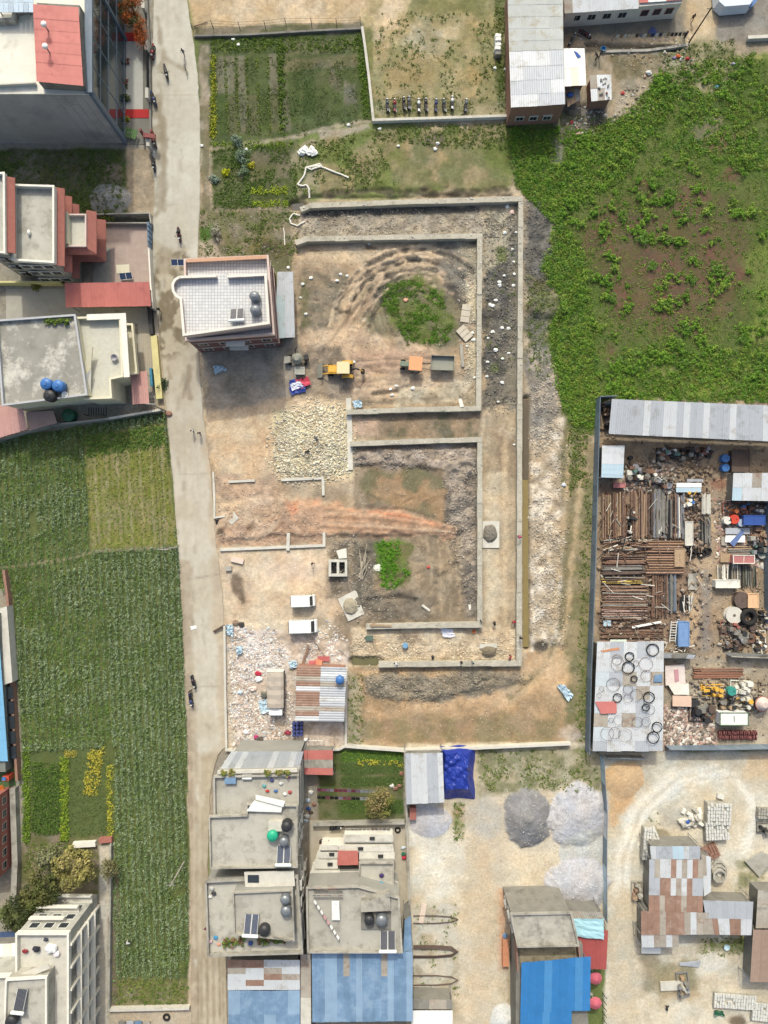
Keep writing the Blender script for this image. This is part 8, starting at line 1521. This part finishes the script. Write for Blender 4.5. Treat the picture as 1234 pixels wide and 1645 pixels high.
# ============================================================ LEFT EDGE
t = thing('blue_roof_hall', 'hall with bright sky-blue roof at the left edge of the field', 'hall', P(-20,1100)); part(t, 'wall', MB().prism(PQ([(-60,985),(0,985),(9,1240),(-60,1240)],2.4), -.1, 2.4), pm('hall_wall', (120,124,116), .9, .1)); skb = pm('roof_sky_blue', (110,180,222), .5, .05)
sheetroof(t, [P3(-80,955,3.6), P3(-2,990,2.6), P3(13,1222,2.6), P3(-80,1222,3.6)], 2, 12, [skb], pitch=.4)
part(t, 'side_terrace', MB().prism(PQ([(-2,978),(11,974),(20,1096),(6,1100)],2.), .1, 2.), conc_l)
for k in range(5): part(t, 'bay_window', MB().prism(PQ([(9+k*1.3,1104+k*24),(20+k*1.3,1102+k*24),(21+k*1.3,1122+k*24),(11+k*1.3,1124+k*24)],1.4), 1.2, 1.35), glass)
t = thing('field_wall', 'brown brick wall along the left side of the crop field', 'wall', P(24,1130)); part(t, 'wall', MB().wall(PQ([(12,915),(18,960),(26,1130),(33,1250)]), .4, -.1, 1.2), brick); part(t, 'wall', MB().wall(PQ([(26,1262),(30,1380),(27,1450)]), .9, -.1, 1.2), conc)
t = thing('brick_block', 'red brick building with small windows at the left edge', 'building', P(-10,1360)); part(t, 'wall', MB().prism(PQ([(-60,1288),(-2,1278),(-1,1410),(-60,1420)],3.8), -.1, 3.8), brickred); part(t, 'roof', MB().prism(PQ([(-60,1288),(-1,1278),(0,1410),(-60,1420)],3.8), 3.8, 3.95), pm('brick_cap', (206,140,116), .9, .1)); windows(t, P(-2,1282,3.8), P(-1,1408,3.8), (1.6,), 6, 1.2, 1.2, fm=conc_l, shade=False)
t = thing('play_slide', 'orange playground slide at the left edge above the brick building', 'slide', P(8,1262)); part(t, 'chute', MB().slab([(*P(6,1256),1.6),(*P(13,1255),1.6),(*P(12,1277),.3),(*P(3,1278),.3)], .1), pm('slide_orange', (236,140,44), .5, .06)); part(t, 'tower', MB().prism(PQ(rc(4,1247,14,1255),1.8), 0, 1.8), pm('slide_red', (214,80,50), .5, .06)); part(t, 'roof', MB().prism(PQ(rc(3,1249,9,1254),2.4), 2.2, 2.4), tank_blue); struct('playground_turf', MB().prism(PQ(rc(-40,1222,26,1282)), -.1, .05), pm('turf_dark', (84,110,70), .95, .15))
# tall house at the bottom left
H = 10.; wl = pm('tower_wall', (176,174,166), .9, .12, .6, stain=((140,138,130), .52, .4, .7)); X0, Y0 = -46., -61.4
t = house('tall_apartment_house', 'tall pale apartment house with stacked roof terraces at the bottom left', [(X0,Y0), (X0,-92), (-74,-92), (-74,-68), (-53.5,-67.6), (-53.5,Y0)], H, wl, conc_l, par=.8, parmat=offwhite, cat='apartment house')
for k, z in enumerate((2.6, 5.1, 7.6)):
    part(t, 'balcony_slab', MB().box(X0, Y0-1.5, z-.15, X0+.7, -92, z), offwhite); part(t, 'balcony_slab', MB().box(-53, Y0, z-.15, X0+.2-k, Y0+1.4-.3*k, z), conc_l); part(t, 'balcony_parapet', MB().box(-53, Y0+1.25-.3*k, z, X0+.2-k, Y0+1.4-.3*k, z+.7), offwhite)
for k in range(9):
    part(t, 'column', MB().box(X0+.05, Y0-1.6-k*3.3, -.1, X0+.45, Y0-1.95-k*3.3, H+.4), offwhite)
    windows(t, (X0, Y0-2.-k*3.3), (X0, Y0-4.8-k*3.3), (.5, 3., 5.5, 7.9), 1, 2.2, 1.5, fm=conc_d, shade=False)
windows(t, (-53, Y0), (X0-.5, Y0), (.6, 3.1, 5.6, 7.9), 3, 1.4, 1.4, shade=False)
part(t, 'stair_cover', MB().slab([(*P(20,1564,H),H+1.2),(*P(88,1533,H),H+2.2),(*P(92,1540,H),H+2.2),(*P(24,1574,H),H+1.2)], .2), conc_l); part(t, 'stair_sheet', MB().slab([(*P(28,1574,H),H+1.),(*P(62,1562,H),H+1.3),(*P(58,1580,H),H+1.),(*P(30,1580,H),H+.9)], .1), tin_w)
q = PQ([(12,1572),(76,1568),(76,1700),(8,1700)], H+2.4); part(t, 'roof_room', MB().prism(q, H, H+2.2), conc); part(t, 'roof_room_roof', MB().prism(q, H+2.2, H+2.35), rfa); part(t, 'roof_room_parapet', MB().wall(q, .25, H+2.35, H+2.8, closed=True), offwhite)
make_solar('long dark solar water heater on the tall apartment house', *P(33,1606,H+3), H+2.35, 1.5, 2.6, -.1, 1, 1, solar_d); make_tank('dark tank at the bottom edge on the apartment house roof', 'water tank', *P(20,1638,H+3), H+2.35, .8, 1.4, tank_black, .1)
for px, py, c, s_, lab in ((85,1520,(236,234,236),.8,'white laundry bundle on the apartment terrace'),(60,1522,(44,44,60),.6,'dark laundry on the apartment terrace'),(75,1508,(60,70,84),.35,'dark round pot on the apartment terrace'),(42,1526,(150,40,50),.4,'red laundry at the apartment terrace edge'),(92,1530,(226,214,226),.5,'pale lilac laundry on the apartment terrace')): bag(px, py, s_, c, lab, 'laundry_bundle', 'laundry').location = (*P(px, py, H), H+.05)
roofthing('dark blue tin roof left of the apartment house', [(-40,1498),(22,1496),(34,1512),(-40,1516)], (4.,4.,3.8,3.8), 6, 1, [pm('tin_navy', (70,96,140), .6, .08)]); roofthing('pale low roof left of the apartment house', [(-40,1518),(34,1514),(36,1552),(-40,1556)], (6.,6.,6.,6.), 5, 2, [tin_l, offwhite, tin_w])
for q, lab in (([(120,1355),(156,1353)],'white rubble wall at the bottom of the garden plots'),([(162,1348),(182,1346)],'red brick wall stub at the garden corner')): solo('garden_wall', lab, 'wall', MB().wall(PQ(q), .8, -.1, .7, jit=.1), offwhite if q[0][0] == 120 else brickred)
t = thing('lane_wall', 'grey wall between the lane and the lower crop field', 'wall', P(180,1480)); part(t, 'wall', MB().wall(PQ([(181,1352),(180,1450),(178,1620)]), .25, -.1, .9), conc); t = thing('lane_wall', 'wall and coping along the bottom of the crop field', 'wall', P(240,1616)); part(t, 'wall', MB().wall(PQ([(178,1618),(306,1615)]), .4, -.1, .8), conc_l)
tyre((268,1633), .6, 'old tyre on the bare yard below the crop field'); person(210,1510,'bend', 1., 'person in white and black working among the lower crop rows', (220,220,220), (40,40,46))
for k in range(4): solo('tin_sheet', ('left', 'second', 'third', 'right')[k]+' grey sheet at the bottom edge below the field', 'sheet', MB().slab([(*P(192+k*13,1637),.5),(*P(203+k*13,1636),.5),(*P(204+k*13,1660),.4),(*P(192+k*13,1660),.4)], .05), [conc_d, tin_g, tin_b, tin_o][k])
# ============================================================ VEGETATION
def rowpts(poly, sp, st, slope, jit, seed=3, thr=None):
    a = np.array(poly); x0, x1, y0, y1 = a[:,0].min()-60, a[:,0].max()+60, a[:,1].min(), a[:,1].max()
    X, Y = np.meshgrid(np.arange(x0, x1, sp), np.arange(y0, y1, st)); X = X+(Y-y0)*slope; X = X.ravel()+rng.normal(0, jit, X.size); Y = Y.ravel()+rng.normal(0, st*.35, Y.size)
    m = sdf(X, Y, poly) < -1
    if thr: m &= fbm(X, Y, thr[0], seed) > thr[1]
    return np.stack([X[m], Y[m]], 1)
def without(p, polys):
    m = np.ones(len(p), bool)
    for q in polys: m &= sdf(p[:,0], p[:,1], q) > 1
    return p[m]
def veg(name, label, cat, arrs, loc=None):
    o = leafobj(name, arrs, kind='stuff'); return tag(o, label, cat)
PALE = [(134,700),(264,680),(284,876),(146,884)]; PLOTS = [(40,1208),(186,1200),(184,1352),(40,1352)]; LOWP = rc(186,1572,304,1614)
GGREEN = [(128,148,106),(116,138,92),(142,160,122),(110,134,80)]; YG = [(126,148,66),(112,138,56)]
fld = without(rowpts(FIELD, 10.4, 1.9, .045, 1.2, thr=(60,.25)), [PALE, PLOTS, LOWP]); fld = fld[fld[:,1] > 668]
rgt = (fld[:,0] > 175+(fld[:,1]-900)*.02) | (fbm(fld[:,0], fld[:,1], 70, 9) > .5)
A = fld[rgt]; B = fld[~rgt]; B = B[rng.random(len(B)) > .12]
gap = sstep(.5, .62, fbm(A[:,0], A[:,1], 46, 31))
veg('crop_rows', 'broad-leaved grey-green crop rows filling the field left of the road', 'crop', [leafmass(p3(A), rng.uniform(.28,.52,len(A)), 14, .12, GGREEN, squash=1.5), leafmass(p3(B), rng.uniform(.24,.46,len(B)), 13, .11, GGREEN[:2]+[(108,140,68),(98,128,62)], squash=1.0)])
wd = without(inpoly(FIELD, 4500, k=(44,17,.5)), [PALE, PLOTS]); veg('field_weeds', 'low yellow-green weeds between the crop rows', 'weeds', [leafmass(p3(wd), .28, 4, .12, YG+[(98,122,48)], squash=.3)])
pl = rowpts(PALE, 9, 3, .05, 1.6); veg('young_crop', 'yellow-green young crop plot beside the road', 'crop', [leafmass(p3(pl), rng.uniform(.2,.42,len(pl)), 8, .11, [(130,150,62),(118,142,54),(146,158,80)], squash=.6), leafmass(p3(inpoly([(136,700),(264,684),(268,715),(138,735)],500)), .4, 9, .14, [(100,130,60)], squash=.8)])
gp_ = [leafmass(p3(inpoly(rc(52,1225,100,1340),900)), .35, 8, .12, [(88,116,50),(76,104,46)], squash=.7), leafmass(p3(inpoly(rc(108,1216,180,1345),700)), .22, 6, .09, [(96,116,66),(84,104,54)], squash=.4), leafmass(p3(inpoly(rc(98,1218,110,1350),260)), .4, 9, .13, [(140,160,50),(110,140,50)], squash=1.), leafmass(p3(inpoly([(143,1205),(168,1200),(156,1275),(136,1275)],150)), .42, 9, .13, [(196,184,50),(170,168,52)], squash=1.), leafmass(p3(inpoly(rc(172,1230,182,1345),120)), .35, 8, .12, [(190,186,50),(130,150,60)], squash=1.), leafmass(p3(inpoly(rc(105,1206,122,1216),40)), .35, 8, .12, [(176,168,60)]), leafmass(p3(inpoly(rc(38,1200,48,1352),220)), .4, 9, .13, [(120,150,50),(90,120,44)], squash=1.)]
veg('garden_plots', 'small vegetable beds edged with yellow flowers inside the crop field', 'garden beds', gp_)
tp = [leafmass(p3(inpoly(rc(339,90,347,224),150)), .4, 9, .13, [(176,176,40),(150,160,44),(120,140,44)], squash=1.), leafmass(p3(inpoly(rc(340,60,580,84),420)), .35, 8, .12, [(90,116,44),(104,128,50)], squash=.8), leafmass(p3(inpoly([(446,70),(456,70),(462,220),(450,220)],170)), .35, 8, .12, [(96,122,46),(80,106,42)], squash=1.), leafmass(p3(inpoly([(572,50),(582,50),(597,192),(584,192)],260)), .3, 8, .11, [(104,132,50),(92,120,44)], squash=.7)]
for k, x in enumerate(range(362, 452, 17)): tp.append(leafmass(p3(inpoly([(x-2,92),(x+2,92),(x+6,216),(x+2,216)], 60)), .24, 7, .1, [(120,136,60),(104,124,54)], squash=.7))
tp += [leafmass(p3(inpoly(rc(346,92,575,218),2600, k=(20,5,.5))), .2, 4, .08, [(78,98,50),(88,104,58),(96,104,66)], squash=.3), leafmass(p3(inpoly(rc(340,228,470,238),110)), .35, 8, .12, [(120,146,50)])]
veg('vegetable_garden', 'rows of vegetables in the walled garden at the top', 'garden beds', tp)
lg = [leafmass(p3(inpoly([(340,242),(476,228),(478,328),(342,338)],900, k=(22,8,.46))), .3, 7, .11, [(84,110,46),(96,120,56)], squash=.6), leafmass(p3(inpoly(rc(404,300,460,312),60)), .4, 9, .13, [(150,170,50)]), leafmass(p3(inpoly(rc(404,322,462,332),50)), .4, 9, .13, [(140,164,48)]), leafmass(p3(inpoly(rc(392,238,402,330),110)), .35, 8, .12, [(110,134,70),(90,116,46)])]
veg('lower_garden', 'patchy lower garden with dark soil below the bean rows', 'garden beds', lg)
kg = [leafmass(p3(rowpts(rc(546,y0,648,y1), 5, 4, 0, 1.5)), .25, 7, .1, c, squash=.5) for y0, y1, c in ((1206,1224,[(104,140,50),(120,150,50)]),(1226,1244,[(96,116,60)]),(1247,1264,[(90,112,56)]),(1284,1308,[(92,120,52)]))]+[leafmass(p3(inpoly([(575,1220),(648,1222),(648,1230),(575,1228)],40)), .3, 8, .12, [(190,186,50)])]
veg('kitchen_garden', 'green vegetable beds of the kitchen garden behind the red roof', 'garden beds', kg)
# overgrown field
OG = [(100,142,48),(114,154,54),(88,128,46),(132,160,62),(104,140,64),(120,134,60)]
d1 = inpoly([(815,205),(900,215),(985,200),(1040,150),(1060,115),(1090,150),(1000,290),(930,330),(900,330),(935,400),(950,500),(965,640),(955,690),(915,680),(890,610),(882,525),(900,490),(870,430),(890,360),(830,300)], 2900)
d2 = inpoly(OVER, 3800, k=(26,12,.48)); d3 = inpoly([(1090,110),(1300,70),(1300,300),(1150,260),(1050,230)], 900, k=(30,3,.42)); d4 = inpoly([(1000,560),(1300,560),(1300,648),(965,645)], 800)
dd = np.concatenate([d1, d3, d4]); dd = dd[(((dd[:,0]-897)/18)**2+((dd[:,1]-240)/26)**2) > 1]
veg('undergrowth', 'dense bright green undergrowth over the vacant field', 'undergrowth', [leafmass(p3(dd), rng.uniform(.35,.75,len(dd)), 26, .12, OG, squash=.8), leafmass(p3(d2), rng.uniform(.2,.55,len(d2)), 12, .1, OG+[(96,124,60)], squash=.4)])
BR = lambda p: p[((((p[:,0]-1085)/150)**2+((p[:,1]-420)/130)**2)+.9*(fbm(p[:,0], p[:,1], 40, 6)-.5)*2 > rng.uniform(.1,1.1,len(p)))]
gr_ = BR(inpoly(OVER, 14000, k=(40,22,.42))); veg('field_grass', 'thin grass on the open parts of the vacant field', 'grass', [leafmass(p3(gr_), .35, 5, .09, [(112,140,62),(102,130,54),(130,146,76)], squash=.25)])
sv = []
for k in range(7):
    n = 14; c = rng.normal(0, .42, (n, 3)); c[:, 2] = np.abs(c[:, 2])*.6+.1
    q, f, cc = leafmass(c, rng.uniform(.25,.45,n), 30, .11, [OG[k % 5], OG[(k+1) % 5]], squash=.9, jc=.3); me = npmesh('shrub', q, f, cc, LEAF); sv.append(me.data); bpy.data.objects.remove(me)
sp_ = np.concatenate([inpoly([(830,215),(1000,200),(1060,120),(1228,90),(1228,330),(1010,300),(930,340)], 75), inpoly([(900,330),(1000,300),(1228,330),(1228,640),(970,640)], 215, k=(40,14,.4))])
for k, (a, b) in enumerate(sp_):
    if sdf(np.array([a]), np.array([b]), OVER)[0] > -4: continue
    o = bpy.data.objects.new('shrub', sv[k % 7]); COL.objects.link(o); s_ = random.uniform(.4,1.15)**1.3; o.location = (*P(a,b), gz(a,b)); o.scale = (s_, s_*random.uniform(.8,1.1), s_*.9); o.rotation_euler = (0,0,random.uniform(0,6))
    tag(o, 'rounded green shrub standing in the vacant overgrown field', 'shrub', 'shrubs in the overgrown field')
# site greenery and weeds
veg('weed_patch', 'round patch of bright green weeds inside the upper room of the site', 'weeds', [leafmass(p3(inpoly([(618,456),(660,450),(700,466),(728,510),(722,550),(650,554),(640,520),(614,490)], 620, k=(16,4,.45))), .42, 15, .11, [(86,130,40),(98,140,48),(104,122,60)], squash=.6)]); veg('weed_patch', 'small bright green weed patch in the lower room of the site', 'weeds', [leafmass(p3(inpoly([(604,868),(640,868),(644,890),(632,905),(660,920),(650,930),(628,948),(612,940),(612,900)], 230, k=(12,4,.4))), .36, 12, .11, [(84,140,36),(98,150,44)], squash=.7)])
ed = np.concatenate([inpoly([(596,206),(812,198),(815,240),(700,235),(600,225)], 500), inpoly([(478,232),(600,210),(640,300),(480,312)], 500, k=(22,7,.5)), inpoly([(846,440),(890,480),(880,620),(850,600)], 200), inpoly([(912,690),(945,690),(940,760),(915,800)], 250), inpoly(rc(322,340,480,412), 320, k=(18,4,.52)), inpoly(rc(796,0,813,180), 130), inpoly([(935,760),(950,760),(945,1190),(925,1190)], 260), inpoly(rc(-20,245,200,345), 900), inpoly([(1060,80),(1180,60),(1180,120),(1070,140)], 260), inpoly(rc(770,1205,962,1270), 330, k=(20,4,.52)), inpoly(rc(815,1430,900,1462), 110), inpoly(rc(665,1450,740,1600), 70, k=(14,2,.55)), inpoly(rc(560,1080,584,1196), 90), inpoly(rc(1125,1505,1200,1535), 90), inpoly(rc(1040,1300,1060,1480), 30), inpoly(rc(730,1290,745,1350), 60), inpoly(rc(780,400,830,600), 50), inpoly(rc(604,20,812,185), 500, k=(26,6,.5)), inpoly(rc(186,1575,302,1612), 260), inpoly(rc(40,1355,110,1400), 200)])
veg('verge_weeds', 'tufts of weeds along walls, verges and vacant plots', 'weeds', [leafmass(p3(ed), rng.uniform(.2,.5,len(ed)), 8, .12, [(96,122,50),(110,130,62),(84,108,46),(126,134,74)], squash=.5)])
def shrub(lab, px, py, r_, cols, z=0., name='garden_shrub', h=.8, n=20, leaf=.13):
    x, y = P(px, py, z); c = rng.normal(0, .4, (n, 3))*r_; c[:, 2] = np.abs(c[:, 2])*h+.15*r_
    t = thing(name, lab, 'shrub', (x, y, z+(gz(px,py) if z == 0 else 0))); leafobj('foliage', [leafmass(c, .42*r_, 22, leaf, cols, squash=.9)], parent=t); part(t, 'stem', MB().tube([(x, y, z-.1), (x, y, z+.5*r_)], .06, 5), wood); return t
OLV = [(120,122,56),(136,132,62),(104,108,50)]
for a in (('silvery bush at the upper left corner of the lower garden',382,229,1.1,[(130,150,130),(112,134,108)]),('silvery bush spreading into the lower garden',393,252,1.3,[(134,154,134),(112,134,108)]),('second silvery bush below in the lower garden',392,275,.9,[(124,144,120),(96,120,80)]),('yellow flowering plant in the lower garden',403,268,.6,[(196,190,40)]),('yellow-green plant in the lower garden',362,279,.6,[(180,186,40)]),('silvery bush at the road edge of the garden',345,289,.7,[(130,150,130)]),('dark round bush hanging over the yellow road wall',263,617,1.1,[(74,90,60),(96,108,76)]),('green bush behind the courtyard wall',174,350,1.3,[(110,126,54),(90,106,48)]),('round olive bush by the yellow boundary wall',61,463,1.0,OLV),('planter greenery beside the glass building',198,100,.8,[(96,110,60),(140,70,60)]),('second planter of greenery beside the glass building',199,135,.9,[(110,116,50),(150,80,70)]),('third planter of greenery beside the glass building',203,160,.8,[(90,104,56)]),('green planter at the top of the forecourt',190,35,1.0,[(70,96,50)]),('yellow-green plant at the forecourt stair',204,193,.6,[(150,150,50)]),('silver-grey scrub clump behind the pink house',348,375,1.2,[(176,170,150),(150,146,122)])): shrub(*a)
for k, px in enumerate((78,88,98,108)): shrub(('first','second','third','fourth')[k]+' potted plant along the stained roof edge from the left', px, 516+k%2, .5, [(120,140,60),(90,116,56)], 7.1)
for k, px in enumerate((364,376,388,420,430,445,456)): shrub(('leftmost','second','third','fourth','fifth','sixth','rightmost')[k]+' roof plant along the tank roof house parapet', px, 1512-k, .65, [(110,130,60),(90,114,50),(150,100,80)], 9.05)
for k, px in enumerate((360,372,430,448,462)): shrub(('leftmost','second','middle','fourth','rightmost')[k]+' plant on the top ledge of the grey terrace', px, 1241, .45, [(120,134,60),(150,140,70)], 9.7)
bark = pm('bark', (96,82,68), .9, .2, 3.)
def tree(lab, px, py, h, rx, ry, rz, cols, n=60, nl=48, leaf=.2, name='tree'):
    x, y = P(px, py, h*.7); t = thing(name, lab, 'tree', (x, y, 0)); mb = MB().tube([(x,y,-.2),(x+.1,y,h*.3),(x,y+.1,h*.55)], [.28,.2,.14], 7); part(t, 'trunk', mb, bark)
    c = []
    for k in range(n):
        v = rng.normal(size=3); v /= np.linalg.norm(v); r_ = rng.uniform(.45, 1)**.6; c.append((v[0]*rx*r_, v[1]*ry*r_, h*.68+v[2]*rz*r_))
    c = np.array(c); lb = MB()
    for k in range(7): lb.tube([(x,y+.05,h*.45),(x+c[k,0]*.5,y+c[k,1]*.5,h*.6),(x+c[k,0]*.9,y+c[k,1]*.9,c[k,2])], [.12,.07,.03], 5)
    part(t, 'limb', lb, bark, kind='stuff'); leafobj('crown', [leafmass(c, .85, nl, leaf, cols, squash=1., jc=.35)], parent=t)
tree('olive-yellow leafy tree above the tall apartment house', 118, 1395, 6.5, 3.1, 2.9, 1.7, [(150,140,64),(128,122,56),(166,150,80)], 70); tree('dark green tree left of the olive-yellow tree', 66, 1430, 6.5, 2.8, 2.9, 1.8, [(84,92,50),(70,80,46),(98,100,56)], 64); tree('dark tree at the corner of the brick building', 32, 1466, 6., 2.6, 2.6, 1.7, [(78,86,50),(64,74,44)], 54); tree('pale scrubby small tree below the garden plots', 80, 1376, 3.6, 1.8, 1.5, 1.0, [(128,132,96),(110,116,76)], 30)
tree('brownish shrub tree in the kitchen garden', 611, 1291, 4.5, 2.4, 2.0, 1.2, [(150,128,74),(128,116,66),(120,122,62)], 44, leaf=.16); tree('orange flowering tree over the forecourt at the top', 212, 16, 4.5, 1.9, 2.4, 1.2, [(190,92,34),(150,84,40),(96,92,46)], 46, leaf=.14); tree('orange flowering vine hanging over the forecourt railing', 226, 52, 3.4, .7, 2.2, .8, [(196,96,36),(150,80,40)], 26, leaf=.12); tree('small olive tree beside the lane near the apartment house', 173, 1396, 3.6, 1.0, 1.4, .9, [(130,124,76),(110,108,64)], 20, leaf=.14)
for o_, sw in PEND: recolour(o_, sw)
for o_ in bpy.data.objects:
    if '_sw' in o_: del o_['_sw']
# tell look-alikes of a group apart by their order in the photograph
_g = {}
for o_ in bpy.data.objects:
    if o_.get('group') and o_.parent is None and o_['group'] not in ('shrubs in the overgrown field', 'large stones on the stone heap'): _g.setdefault((o_['group'], o_['label']), []).append(o_)
for l_ in _g.values():
    if len(l_) > 1:
        for k, o_ in enumerate(sorted(l_, key=lambda q: -q.location.y)): o_['label'] += ', %d%s from the top' % (k+1, 'th' if 10 < k+1 < 14 else {1: 'st', 2: 'nd', 3: 'rd'}.get((k+1) % 10, 'th'))
